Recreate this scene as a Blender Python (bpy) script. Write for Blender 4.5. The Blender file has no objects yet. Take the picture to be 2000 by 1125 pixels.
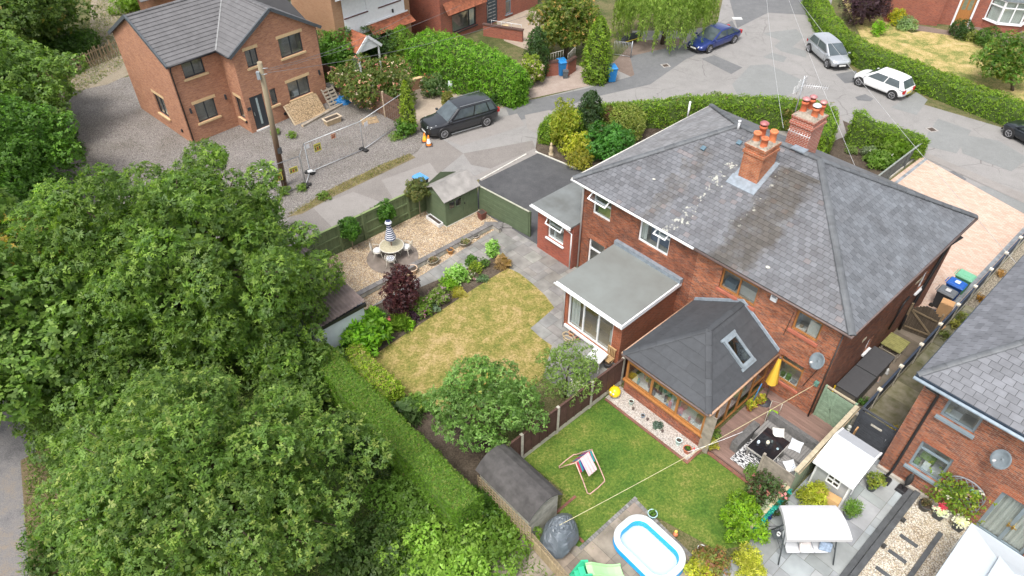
import bpy, bmesh, math, random
import numpy as np
from mathutils import Vector, Matrix
random.seed(7); RNG = np.random.default_rng(11)
SC = bpy.context.scene; COL = SC.collection
# ------------------------------------------------------------------ camera
CAMH = 23.0; PITCH = math.radians(41.567); FPX = 1387.2
cam = bpy.data.cameras.new('camera'); cam.sensor_width = 36; cam.lens = 36*FPX/2000
cam.clip_end = 2000
co = bpy.data.objects.new('camera', cam); COL.objects.link(co)
co.location = (0, 0, CAMH); co.rotation_euler = (math.pi/2-PITCH, 0, 0); SC.camera = co
# ------------------------------------------------------------------ light
SUN_EL, SUN_AZ = 62, 210          # azimuth: compass-like angle measured from +Y clockwise, where the sun stands
w = bpy.data.worlds.new("World"); SC.world = w; w.use_nodes = True
nt = w.node_tree; bg = nt.nodes['Background']
sky = nt.nodes.new('ShaderNodeTexSky'); sky.sky_type = 'NISHITA'; sky.sun_disc = False
sky.sun_elevation = math.radians(SUN_EL); sky.sun_rotation = math.radians(SUN_AZ)
sky.air_density = 1.0; sky.dust_density = 4.0; sky.ozone_density = 0.6
hs = nt.nodes.new('ShaderNodeHueSaturation'); hs.inputs['Saturation'].default_value = 0.35
nt.links.new(sky.outputs[0], hs.inputs['Color']); nt.links.new(hs.outputs[0], bg.inputs[0])
bg.inputs[1].default_value = 0.15
sl = bpy.data.lights.new('sun', 'SUN'); sl.energy = 1.45; sl.angle = math.radians(16); sl.color = (1, .965, .91)
so = bpy.data.objects.new('sun', sl); COL.objects.link(so)
az = math.radians(SUN_AZ); el = math.radians(SUN_EL)
sd = Vector((math.sin(az)*math.cos(el), math.cos(az)*math.cos(el), math.sin(el)))
so.rotation_euler = sd.to_track_quat('Z', 'Y').to_euler(); so.location = (0, 0, 60)
SC.view_settings.view_transform = 'Standard'; SC.view_settings.look = 'None'
SC.view_settings.exposure = 0.95; SC.view_settings.gamma = 1
# ------------------------------------------------------------------ surveying helpers: photo pixel -> point on a level plane
SP, CP = math.sin(PITCH), math.cos(PITCH)
def G(px, py, z=0.0):
    a = (px-1000)/FPX; b = -(py-562.5)/FPX
    d = Vector((a, b*SP+CP, b*CP-SP)); t = (z-CAMH)/d.z
    return Vector((0, 0, CAMH))+d*t
class Frame:
    def __init__(s, o, yaw):
        s.o = Vector((o[0], o[1], 0)); s.yaw = math.radians(yaw)
        s.u = Vector((math.cos(s.yaw), math.sin(s.yaw), 0)); s.v = Vector((-math.sin(s.yaw), math.cos(s.yaw), 0))
    def W(s, x, y, z=0): return s.o+s.u*x+s.v*y+Vector((0, 0, z))
    def L(s, px, py, z=0):
        d = G(px, py, z)-s.o; return (d.dot(s.u), d.dot(s.v))
M = Frame((3.28995, 27.63398), -47.79)      # semi-detached pair and the gardens behind it
N = Frame((-20.18772, 39.6836), 47.17)      # new brick house
# ------------------------------------------------------------------ object helpers
def props(o, label=None, cat=None, group=None, kind=None):
    if label: o['label'] = label
    if cat: o['category'] = cat
    if group: o['group'] = group
    if kind: o['kind'] = kind
    return o
def thing(name, label, cat, loc=(0, 0, 0), rz=0.0, group=None):
    o = bpy.data.objects.new(name, None); COL.objects.link(o); o.empty_display_size = .2
    o.location = loc; o.rotation_euler = (0, 0, rz)
    return props(o, label, cat, group)
def mthing(name, label, cat, x=0, y=0, z=0, rz=0, fr=None, group=None):
    fr = fr or M
    return thing(name, label, cat, fr.W(x, y, z), fr.yaw+math.radians(rz), group)
def copytree(o, parent=None, data=None):
    c = o.copy(); COL.objects.link(c)
    if parent: c.parent = parent
    for ch in list(o.children): copytree(ch, c)
    return c
def dup(o, loc, rz, label, scale=None):
    c = copytree(o); c.location = loc; c.rotation_euler = (0, 0, rz); c['label'] = label
    if scale: c.scale = (scale,)*3
    return c
class Plane:
    """vertical wall plane: a runs along it, z is up, d sticks out of it"""
    def __init__(s, p0, dr, n): s.p=Vector((p0[0],p0[1],0)); s.d=Vector((dr[0],dr[1],0)).normalized(); s.n=Vector((n[0],n[1],0)).normalized()
    def P(s, a, z, d=0): return s.p+s.d*a+s.n*d+Vector((0,0,z))
class MB:
    def __init__(s): s.v=[]; s.f=[]; s.m=[]; s.c=[]; s.sm=[]
    def add(s, vs, fs, m=0, c=None, smooth=False):
        b=len(s.v); s.v+= [tuple(v) for v in vs]
        for f in fs: s.f.append([b+i for i in f]); s.m.append(m); s.c.append(c or (1,1,1)); s.sm.append(smooth)
        return s
    def quad(s, a,b,c_,d,m=0,c=None): return s.add([a,b,c_,d],[(0,1,2,3)],m,c)
    def hexa(s, p, m=0, c=None):   # p: 8 points, bottom 4 then top 4 (counter-clockwise)
        return s.add(p, [(3,2,1,0),(4,5,6,7),(0,1,5,4),(1,2,6,5),(2,3,7,6),(3,0,4,7)], m, c)
    def box(s, x0,y0,z0,x1,y1,z1,m=0,c=None):
        return s.hexa([(x0,y0,z0),(x1,y0,z0),(x1,y1,z0),(x0,y1,z0),(x0,y0,z1),(x1,y0,z1),(x1,y1,z1),(x0,y1,z1)],m,c)
    def cbox(s, cx,cy,z0,sx,sy,h,rz=0,m=0,c=None,tilt=None):
        r=Matrix.Rotation(rz,3,'Z')
        if tilt is not None: r = r@tilt
        pts=[Vector((cx,cy,z0))+r@Vector((a*sx/2,b*sy/2,z)) for z in (0,h) for a,b in ((-1,-1),(1,-1),(1,1),(-1,1))]
        return s.hexa(pts,m,c)
    def pbox(s, pl,a0,a1,z0,z1,d0,d1,m=0,c=None):
        P=pl.P; pts=[P(a0,z0,d1),P(a1,z0,d1),P(a1,z0,d0),P(a0,z0,d0),P(a0,z1,d1),P(a1,z1,d1),P(a1,z1,d0),P(a0,z1,d0)]
        return s.hexa(pts,m,c)
    def bar(s, p0,p1,w,h,m=0,c=None,up=(0,0,1)):
        p0=Vector(p0);p1=Vector(p1);d=(p1-p0).normalized();u=Vector(up)
        if abs(d.dot(u))>.98: u=Vector((1,0,0))
        a=d.cross(u).normalized();b=a.cross(d).normalized()
        pts=[p+a*x*w/2+b*y*h/2 for p in(p0,p1) for x,y in((-1,-1),(1,-1),(1,1),(-1,1))]
        return s.hexa(pts,m,c)
    def tube(s, pts, r, n=8, m=0, c=None, cap=True, smooth=True):
        pts=[Vector(p) for p in pts]; rs=r if isinstance(r,(list,tuple)) else [r]*len(pts); vs=[];fs=[]
        ref=None
        for i,p in enumerate(pts):
            d=(pts[min(i+1,len(pts)-1)]-pts[max(i-1,0)]).normalized()
            if ref is None: ref=Vector((0,0,1)) if abs(d.z)<.9 else Vector((1,0,0))
            a=d.cross(ref).normalized(); b=a.cross(d).normalized(); ref=b
            for k in range(n):
                t=2*math.pi*k/n; vs.append(p+(a*math.cos(t)+b*math.sin(t))*rs[i])
        for i in range(len(pts)-1):
            for k in range(n):
                fs.append((i*n+k,i*n+(k+1)%n,(i+1)*n+(k+1)%n,(i+1)*n+k))
        s.add(vs,fs,m,c,smooth)
        if cap:
            b=len(s.v)-len(vs)
            for ring in (list(range(n))[::-1], [(len(pts)-1)*n+k for k in range(n)]):
                s.f.append([b+i for i in ring]); s.m.append(m); s.c.append(c or (1,1,1)); s.sm.append(False)
        return s
    def lathe(s, cx,cy,prof,n=20,m=0,c=None,smooth=True,sx=1,sy=1,cfn=None):
        vs=[];fs=[]
        for r,z in prof:
            for k in range(n):
                t=2*math.pi*k/n; vs.append((cx+r*math.cos(t)*sx,cy+r*math.sin(t)*sy,z))
        for i in range(len(prof)-1):
            for k in range(n): fs.append((i*n+k,i*n+(k+1)%n,(i+1)*n+(k+1)%n,(i+1)*n+k))
        s.add(vs,fs,m,c,smooth); return s
    def disc(s, cx,cy,z,r,n=20,m=0,c=None,sx=1,sy=1):
        return s.add([(cx+r*sx*math.cos(2*math.pi*k/n),cy+r*sy*math.sin(2*math.pi*k/n),z) for k in range(n)],[tuple(range(n))],m,c)
    def prism(s, poly, z0, z1, m=0, c=None):
        n=len(poly); vs=[(p[0],p[1],z0) for p in poly]+[(p[0],p[1],z1) for p in poly]
        return s.add(vs,[tuple(range(n))[::-1],tuple(range(n,2*n))]+[(i,(i+1)%n,n+(i+1)%n,n+i) for i in range(n)],m,c)
    def build(s, name, mats, parent=None, subsurf=0, bevel=0, recalc=False):
        me=bpy.data.meshes.new(name); me.from_pydata(s.v,[],s.f)
        if not isinstance(mats,(list,tuple)): mats=[mats]
        for m in mats: me.materials.append(m)
        np_=len(me.polygons)
        me.polygons.foreach_set('material_index', s.m); me.polygons.foreach_set('use_smooth', s.sm)
        nl=len(me.loops)
        lt=np.empty(np_,'i'); me.polygons.foreach_get('loop_total',lt)
        nrm=np.empty(np_*3,'f'); me.polygons.foreach_get('normal',nrm); nrm=nrm.reshape(-1,3)
        t=np.stack([-nrm[:,1],nrm[:,0],np.zeros(np_)],1); L=np.linalg.norm(t,axis=1)
        flat=L<.02; t[flat]=(1,0,0); L[flat]=1; t/=L[:,None]
        b=np.cross(nrm,t)
        vi=np.empty(nl,'i'); me.loops.foreach_get('vertex_index',vi)
        vc=np.empty(len(me.vertices)*3,'f'); me.vertices.foreach_get('co',vc); vc=vc.reshape(-1,3)[vi]
        fi=np.repeat(np.arange(np_),lt)
        uv=np.stack([(vc*t[fi]).sum(1),(vc*b[fi]).sum(1)],1).astype('f')
        me.uv_layers.new(name='uv').data.foreach_set('uv',uv.ravel())
        ca=me.color_attributes.new('col','FLOAT_COLOR','CORNER')
        cc=np.ones((nl,4),'f'); cc[:,:3]=np.array(s.c,'f').reshape(-1,3)[fi]; ca.data.foreach_set('color',cc.ravel())
        o=bpy.data.objects.new(name,me); COL.objects.link(o)
        if parent is not None: o.parent=parent
        if recalc:
            bm=bmesh.new(); bm.from_mesh(me); bmesh.ops.recalc_face_normals(bm,faces=bm.faces); bm.to_mesh(me); bm.free()
        if bevel:
            md=o.modifiers.new('bevel','BEVEL'); md.width=bevel; md.segments=2; md.limit_method='ANGLE'
        if subsurf:
            md=o.modifiers.new('sub','SUBSURF'); md.levels=subsurf; md.render_levels=subsurf
        return o
# ------------------------------------------------------------------ materials
MATS={}
def node(nt, t, **k):
    n=nt.nodes.new(t)
    for a,b in k.items(): setattr(n,a,b)
    return n
def newmat(name):
    m=bpy.data.materials.new(name); m.use_nodes=True; nt=m.node_tree
    p=nt.nodes['Principled BSDF']; return m,nt,p
def c4(c): return (c[0],c[1],c[2],1)
def mixc(nt,a,b,fac=None,mode='MIX',f=.5):
    n=node(nt,'ShaderNodeMix',data_type='RGBA',blend_type=mode)
    n.inputs[0].default_value=f
    if fac is not None: nt.links.new(fac,n.inputs[0])
    for i,x in ((6,a),(7,b)):
        if isinstance(x,(tuple,list)): n.inputs[i].default_value=c4(x)
        else: nt.links.new(x,n.inputs[i])
    return n.outputs[2]
def noise(nt,vec,scale,detail=4,rough=.55,dist=0):
    n=node(nt,'ShaderNodeTexNoise'); n.inputs['Scale'].default_value=scale; n.inputs['Detail'].default_value=detail
    n.inputs['Roughness'].default_value=rough; n.inputs['Distortion'].default_value=dist
    nt.links.new(vec,n.inputs['Vector']); return n.outputs['Fac']
def ramp(nt,x,stops,interp='LINEAR'):
    n=node(nt,'ShaderNodeValToRGB'); cr=n.color_ramp; cr.interpolation=interp
    while len(cr.elements)<len(stops): cr.elements.new(.5)
    for e,(p,c) in zip(cr.elements,stops):
        e.position=p; e.color=c4(c) if isinstance(c,(tuple,list)) else (c,c,c,1)
    nt.links.new(x,n.inputs[0]); return n.outputs[0]
def vecs(nt,kind='obj',scale=None):
    t=node(nt,'ShaderNodeTexCoord'); o=t.outputs['Object' if kind=='obj' else 'UV']
    if scale:
        mp=node(nt,'ShaderNodeMapping'); mp.inputs['Scale'].default_value=scale; nt.links.new(o,mp.inputs[0]); o=mp.outputs[0]
    return o
def bump(nt,p,h,dist=.01,st=.6):
    b=node(nt,'ShaderNodeBump'); b.inputs['Distance'].default_value=dist; b.inputs['Strength'].default_value=st
    nt.links.new(h,b.inputs['Height']); nt.links.new(b.outputs[0],p.inputs['Normal'])
def plain(name,c,rough=.6,metal=0,var=.25,ns=6,attr=True,bd=0,stretch=None,c2=None,spec=None,coat=0,trans=0):
    """mottled surface: c..c2 by noise, times the per-face tint"""
    if name in MATS: return MATS[name]
    m,nt,p=newmat(name); v=vecs(nt,'obj',stretch)
    n=noise(nt,v,ns)
    if c2 is None: c2=tuple(x*(1-var) for x in c); c=tuple(min(1,x*(1+var*.5)) for x in c)
    col=mixc(nt,c2,c,ramp(nt,n,[(.3,0.),(.7,1.)]))
    if attr:
        a=node(nt,'ShaderNodeAttribute',attribute_name='col'); col=mixc(nt,col,a.outputs['Color'],mode='MULTIPLY',f=1)
    nt.links.new(col,p.inputs['Base Color']); p.inputs['Roughness'].default_value=rough; p.inputs['Metallic'].default_value=metal
    if spec is not None: p.inputs['Specular IOR Level'].default_value=spec
    if coat: p.inputs['Coat Weight'].default_value=coat; p.inputs['Coat Roughness'].default_value=.05
    if bd: bump(nt,p,noise(nt,v,ns*4),bd)
    MATS[name]=m; return m
def brickmat(name,ca,cb,mortar,bw=.225,bh=.075,ms=.012,dirt=(.5,.5,.5),vary=.5,off=.5,big=.6,msm=.3):
    if name in MATS: return MATS[name]
    m,nt,p=newmat(name); v=vecs(nt,'uv')
    b=node(nt,'ShaderNodeTexBrick'); b.offset=off; b.inputs['Scale'].default_value=1
    b.inputs['Brick Width'].default_value=bw; b.inputs['Row Height'].default_value=bh; b.inputs['Mortar Size'].default_value=ms
    b.inputs['Mortar Smooth'].default_value=msm
    b.inputs['Color1'].default_value=c4(ca); b.inputs['Color2'].default_value=c4(cb); b.inputs['Mortar'].default_value=c4(mortar)
    nt.links.new(v,b.inputs['Vector'])
    # stretched noise gives bricks of other firings
    mp=node(nt,'ShaderNodeMapping'); mp.inputs['Scale'].default_value=(1/bw,1/bh,1); nt.links.new(v,mp.inputs[0])
    n1=noise(nt,mp.outputs[0],1.1,2); n2=noise(nt,v,big,5,.65)
    col=mixc(nt,b.outputs['Color'],tuple(x*.38 for x in ca),ramp(nt,n1,[(.52,0.),(.68,vary)]))
    col=mixc(nt,col,dirt,ramp(nt,n2,[(.38,0.),(.75,1.)]),mode='MULTIPLY')
    a=node(nt,'ShaderNodeAttribute',attribute_name='col'); col=mixc(nt,col,a.outputs['Color'],mode='MULTIPLY',f=1)
    nt.links.new(col,p.inputs['Base Color']); p.inputs['Roughness'].default_value=.85
    inv=node(nt,'ShaderNodeMath',operation='SUBTRACT'); inv.inputs[0].default_value=1; nt.links.new(b.outputs['Fac'],inv.inputs[1])
    bump(nt,p,inv.outputs[0],.008)
    MATS[name]=m; return m
def speckle(name,cols,scale=40,rough=.9,bd=.02,big=None,bigc=(1,1,1),bigs=.8,bigr=(.45,.65)):
    """gravel: every stone its own colour"""
    if name in MATS: return MATS[name]
    m,nt,p=newmat(name); v=vecs(nt,'obj')
    vo=node(nt,'ShaderNodeTexVoronoi'); vo.inputs['Scale'].default_value=scale; nt.links.new(v,vo.inputs['Vector'])
    sep=node(nt,'ShaderNodeSeparateColor'); nt.links.new(vo.outputs['Color'],sep.inputs[0])
    k=len(cols); col=ramp(nt,sep.outputs[0],[(i/k,c) for i,c in enumerate(cols)],'CONSTANT')
    edge=ramp(nt,vo.outputs['Distance'],[(.35,1.),(.75,.45)]); col=mixc(nt,col,edge,mode='MULTIPLY',f=1)
    n=noise(nt,v,bigs,6,.7); col=mixc(nt,col,bigc,ramp(nt,n,[(bigr[0],0.),(bigr[1],1.)]),mode='MULTIPLY' if big is None else 'MIX')
    nt.links.new(col,p.inputs['Base Color']); p.inputs['Roughness'].default_value=rough
    iv=node(nt,'ShaderNodeMath',operation='SUBTRACT'); iv.inputs[0].default_value=1; nt.links.new(vo.outputs['Distance'],iv.inputs[1])
    bump(nt,p,iv.outputs[0],bd,.8)
    MATS[name]=m; return m
def ground_mat(name,stops,s1=.35,s2=14,fine=.35,rough=.95,bd=.02,s3=2.2,w2=.45,w3=.35,contrast=1.7,crack=0):
    """patchy ground: three sizes of noise pick along a colour ramp"""
    if name in MATS: return MATS[name]
    m,nt,p=newmat(name); v=vecs(nt,'obj')
    a=noise(nt,v,s1,4,.6,.4); b=noise(nt,v,s3,4,.65); c=noise(nt,v,s2,3,.7)
    def wsum(x,y,w):
        n=node(nt,'ShaderNodeMix',data_type='FLOAT'); n.inputs[0].default_value=w; nt.links.new(x,n.inputs[2]); nt.links.new(y,n.inputs[3]); return n.outputs[0]
    f=wsum(wsum(a,b,w2),c,w3)
    ct_=node(nt,'ShaderNodeMapRange'); ct_.inputs[1].default_value=.5-.5/contrast; ct_.inputs[2].default_value=.5+.5/contrast; nt.links.new(f,ct_.inputs[0]); f=ct_.outputs[0]
    col=ramp(nt,f,stops)
    d=ramp(nt,c,[(.3,1-fine),(.7,1.)]); col=mixc(nt,col,d,mode='MULTIPLY',f=1)
    if crack:
        dn=node(nt,'ShaderNodeTexNoise'); dn.inputs['Scale'].default_value=.9; nt.links.new(v,dn.inputs['Vector']); dv=mixc(nt,v,dn.outputs['Color'],f=.35)
        vo=node(nt,'ShaderNodeTexVoronoi',feature='DISTANCE_TO_EDGE'); vo.inputs['Scale'].default_value=crack; nt.links.new(dv,vo.inputs['Vector'])
        gate=ramp(nt,noise(nt,v,.25,2),[(.45,0.),(.6,.55)]); ln_=ramp(nt,vo.outputs['Distance'],[(.0,1.),(.012,0.)]); ml=node(nt,'ShaderNodeMath',operation='MULTIPLY'); nt.links.new(gate,ml.inputs[0]); nt.links.new(ln_,ml.inputs[1])
        col=mixc(nt,col,(.06,.055,.05),ml.outputs[0]); st=ramp(nt,noise(nt,v,.6,5,.75,1.),[(.55,0.),(.75,.45)]); col=mixc(nt,col,(.12,.115,.11),st)
    nt.links.new(col,p.inputs['Base Color']); p.inputs['Roughness'].default_value=rough; p.inputs['Specular IOR Level'].default_value=.2
    bump(nt,p,c,bd,.9)
    MATS[name]=m; return m
def glassmat(name,tint=(.9,.93,.93),refl=.0):
    if name in MATS: return MATS[name]
    m,nt,p=newmat(name); nt.nodes.remove(p); out=nt.nodes['Material Output']
    tr=node(nt,'ShaderNodeBsdfTransparent'); tr.inputs[0].default_value=c4(tint)
    gl=node(nt,'ShaderNodeBsdfGlossy'); gl.inputs['Roughness'].default_value=.03; gl.inputs[0].default_value=(.9,.95,1,1)
    fr=node(nt,'ShaderNodeLayerWeight'); fr.inputs[0].default_value=.5
    pw=node(nt,'ShaderNodeMath',operation='POWER'); pw.inputs[1].default_value=3.5; nt.links.new(fr.outputs['Facing'],pw.inputs[0])
    ad=node(nt,'ShaderNodeMath',operation='MULTIPLY_ADD'); ad.inputs[1].default_value=.7; ad.inputs[2].default_value=.07+refl; nt.links.new(pw.outputs[0],ad.inputs[0])
    mx=node(nt,'ShaderNodeMixShader'); nt.links.new(ad.outputs[0],mx.inputs[0]); nt.links.new(tr.outputs[0],mx.inputs[1]); nt.links.new(gl.outputs[0],mx.inputs[2])
    nt.links.new(mx.outputs[0],out.inputs[0]); MATS[name]=m; return m
def leafmat(name,trans=.45):
    if name in MATS: return MATS[name]
    m,nt,p=newmat(name); out=nt.nodes['Material Output']
    a=node(nt,'ShaderNodeAttribute',attribute_name='col')
    nt.links.new(a.outputs['Color'],p.inputs['Base Color']); p.inputs['Roughness'].default_value=.5; p.inputs['Specular IOR Level'].default_value=.35
    tl=node(nt,'ShaderNodeBsdfTranslucent'); br=mixc(nt,a.outputs['Color'],(1.5,1.7,.6),mode='MULTIPLY',f=1); nt.links.new(br,tl.inputs[0])
    mx=node(nt,'ShaderNodeMixShader'); mx.inputs[0].default_value=trans
    nt.links.new(p.outputs[0],mx.inputs[1]); nt.links.new(tl.outputs[0],mx.inputs[2]); nt.links.new(mx.outputs[0],out.inputs[0])
    MATS[name]=m; return m
B_OLD=brickmat('brick old',(.44,.13,.05),(.15,.055,.04),(.26,.18,.13),vary=.9,dirt=(.50,.45,.43),ms=.014,big=1.6)
B_ORANGE=brickmat('brick orange',(.44,.12,.05),(.26,.07,.035),(.36,.22,.15),vary=.3,dirt=(.8,.75,.7))
B_BUFF=brickmat('brick mixed new',(.50,.235,.125),(.34,.145,.085),(.38,.24,.17),vary=.4,dirt=(.85,.8,.78),big=1.5)
B_TAN=brickmat('brick tan',(.42,.24,.13),(.36,.19,.10),(.36,.25,.17),vary=.15,dirt=(.85,.82,.8))
B_RED=brickmat('brick red',(.38,.10,.055),(.27,.075,.05),(.27,.16,.12),vary=.5,dirt=(.75,.7,.7))
WHITE=plain('white upvc',(.78,.79,.80),.35,var=.06)
OAK=plain('oak effect frame',(.38,.165,.05),.45,var=.25,ns=3,stretch=(6,6,1))
ANTH=plain('anthracite',(.035,.042,.05),.45,var=.1)
GREYF=plain('grey frame',(.20,.25,.28),.45,var=.1)
SANDST=plain('sandstone',(.60,.43,.24),.85,var=.15,ns=8)
BLACKP=plain('black plastic',(.02,.02,.022),.45,var=.2)
GLASS=glassmat('window glass')
INT=plain('room',(.42,.38,.33),.9,var=.35,ns=1.2)
INTW=plain('pale curtain',(.62,.62,.58),.9,var=.25,ns=2,stretch=(9,9,.3))
LEAF=leafmat('leaf'); BARK=plain('bark',(.10,.075,.05),.95,var=.5,ns=7,bd=.02,stretch=(3,3,.6))
TERRA=plain('terracotta',(.50,.17,.08),.85,var=.25)
WOODG=plain('weathered wood',(.30,.26,.21),.85,var=.35,ns=4,stretch=(1,1,1))
WOODY=plain('new timber',(.50,.33,.16),.8,var=.3,ns=4)
CONC=plain('concrete',(.42,.39,.34),.9,var=.3,ns=5,bd=.006)
RUBBER=plain('rubber',(.02,.02,.02),.75,var=.2)
STEEL=plain('galvanised steel',(.42,.44,.46),.4,.7,var=.2)
SOIL=ground_mat('soil',[(.3,(.055,.04,.03)),(.55,(.11,.085,.065)),(.75,(.16,.13,.10))],bd=.05)
# ------------------------------------------------------------------ builders: walls with openings, windows, slated roofs
def wall(mb, pl, L0, L1, z0, z1, holes, m=0, mi=1, depth=.75, rev=.12, c=None, top=None):
    """brick skin with real openings; each opening has reveals and a shallow room behind it (material mi)"""
    xs=sorted({L0,L1}|{h[0] for h in holes}|{h[1] for h in holes}); zs=sorted({z0,z1}|{h[2] for h in holes}|{h[3] for h in holes})
    P=pl.P
    for i in range(len(xs)-1):
        for j in range(len(zs)-1):
            cx=(xs[i]+xs[i+1])/2; cz=(zs[j]+zs[j+1])/2
            if any(h[0]<cx<h[1] and h[2]<cz<h[3] for h in holes): continue
            mb.quad(P(xs[i],zs[j]),P(xs[i+1],zs[j]),P(xs[i+1],zs[j+1]),P(xs[i],zs[j+1]),m,c)
    for h in holes:
        a0,a1,b0,b1=h[:4]
        for d0,d1,mm in ((0,-rev,m),(-rev,-depth,mi)):
            mb.quad(P(a0,b0,d0),P(a1,b0,d0),P(a1,b0,d1),P(a0,b0,d1),mm); mb.quad(P(a0,b1,d0),P(a1,b1,d0),P(a1,b1,d1),P(a0,b1,d1),mm)
            mb.quad(P(a0,b0,d0),P(a0,b1,d0),P(a0,b1,d1),P(a0,b0,d1),mm); mb.quad(P(a1,b0,d0),P(a1,b1,d0),P(a1,b1,d1),P(a1,b0,d1),mm)
        mb.quad(P(a0,b0,-depth),P(a1,b0,-depth),P(a1,b1,-depth),P(a0,b1,-depth),mi)
def window(parent, pl, a0,a1,b0,b1, mat, fw=.06, vbars=(), hbars=(), sill=None, sillmat=None, sillout=.1, head=None, headmat=None,
           openers=(), dep=-.08, curtain=None, blind=None, glass=None, name='window', silld=.07, sillw=.08, inside=None):
    f=MB(); d0,d1=dep-.06,dep
    f.pbox(pl,a0,a1,b1-fw,b1,d0,d1); f.pbox(pl,a0,a1,b0,b0+fw,d0,d1)
    f.pbox(pl,a0,a0+fw,b0+fw,b1-fw,d0,d1); f.pbox(pl,a1-fw,a1,b0+fw,b1-fw,d0,d1)
    for x in vbars: f.pbox(pl,a0+x*(a1-a0)-fw/2,a0+x*(a1-a0)+fw/2,b0+fw,b1-fw,d0,d1+.002)
    for hb in hbars:
        z,x0,x1=(hb if isinstance(hb,tuple) else (hb,0,1)); xa=a0+fw+(a1-a0-2*fw)*x0; xb=a1-fw-(a1-a0-2*fw)*(1-x1)
        f.pbox(pl,xa,xb,b0+z*(b1-b0)-fw/2,b0+z*(b1-b0)+fw/2,d0,d1+.004)
    o=f.build(name,mat,parent)
    g=MB(); g.pbox(pl,a0+fw*.5,a1-fw*.5,b0+fw*.5,b1-fw*.5,dep-.035,dep-.03); g.build('pane',glass or GLASS,o)
    if sill is not False:
        s=MB(); s.pbox(pl,a0-sillw,a1+sillw,b0-silld,b0-.002,-.1,sillout); s.build('sill',sillmat or mat,o)
    if headmat is not None:
        s=MB(); s.pbox(pl,a0-.12,a1+.12,b1+.002,b1+(head or .2),-.05,.012); s.build('lintel',headmat,o)
    for (x0,x1,z0,z1,ang) in openers:     # top-hung sash standing open
        s=MB(); X0=a0+(a1-a0)*x0; X1=a0+(a1-a0)*x1; Z0=b0+(b1-b0)*z0; Z1=b0+(b1-b0)*z1; h=Z1-Z0
        def Q(a,t,e,base=(X0,X1,Z1)):
            ca,sa=math.cos(ang),math.sin(ang)
            return pl.P(a, base[2]-t*ca+e*sa, dep+.02+t*sa+e*ca)
        def qb(A0,A1,T0,T1): s.hexa([Q(A0,T1,0),Q(A1,T1,0),Q(A1,T1,.04),Q(A0,T1,.04),Q(A0,T0,0),Q(A1,T0,0),Q(A1,T0,.04),Q(A0,T0,.04)])
        qb(X0,X1,0,.06); qb(X0,X1,h-.06,h); qb(X0,X0+.06,.06,h-.06); qb(X1-.06,X1,.06,h-.06)
        sa=s.build('opening_sash',mat,o)
        s=MB(); s.hexa([Q(X0+.05,h-.05,.015),Q(X1-.05,h-.05,.015),Q(X1-.05,h-.05,.02),Q(X0+.05,h-.05,.02),Q(X0+.05,.05,.015),Q(X1-.05,.05,.015),Q(X1-.05,.05,.02),Q(X0+.05,.05,.02)])
        s.build('sash_pane',glass or GLASS,o)
    if curtain:
        s=MB()
        for (x0,x1) in curtain:
            n=max(2,int((x1-x0)*(a1-a0)/.08)); 
            for i in range(n):
                xa=a0+(a1-a0)*(x0+(x1-x0)*i/n); xb=a0+(a1-a0)*(x0+(x1-x0)*(i+1)/n); q=.05*(i%2); r=.05*((i+1)%2)
                s.quad(pl.P(xa,b0+.04,-.22-q),pl.P(xb,b0+.04,-.22-r),pl.P(xb,b1-.04,-.22-r),pl.P(xa,b1-.04,-.22-q))
        s.build('curtain',INTW,o)
    if blind:
        s=MB(); z=b1-(b1-b0)*blind; s.pbox(pl,a0+fw,a1-fw,z,b1-fw,-.2,-.19); s.build('blind',INTW,o)
    if inside:
        s=MB()
        for (xa,xb,za,zb,da,db,cc) in inside: s.pbox(pl,a0+(a1-a0)*xa,a0+(a1-a0)*xb,b0+za,b0+zb,-db,-da,0,cc)
        s.build('window_ornament',plain('ornaments',(.8,.8,.8),.6,var=.1),o)
    return o
def clip2(poly, conv):
    """Sutherland-Hodgman, conv counter-clockwise"""
    out=list(poly)
    for i in range(len(conv)):
        a=conv[i]; b=conv[(i+1)%len(conv)]; inp=out; out=[]
        if not inp: break
        def side(p): return (b[0]-a[0])*(p[1]-a[1])-(b[1]-a[1])*(p[0]-a[0])
        for k in range(len(inp)):
            p=inp[k]; q=inp[(k+1)%len(inp)]; sp,sq=side(p),side(q)
            if sp>=-1e-9: out.append(p)
            if (sp>1e-9 and sq<-1e-9) or (sp<-1e-9 and sq>1e-9):
                t=sp/(sp-sq); out.append((p[0]+(q[0]-p[0])*t,p[1]+(q[1]-p[1])*t))
    return out
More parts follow.
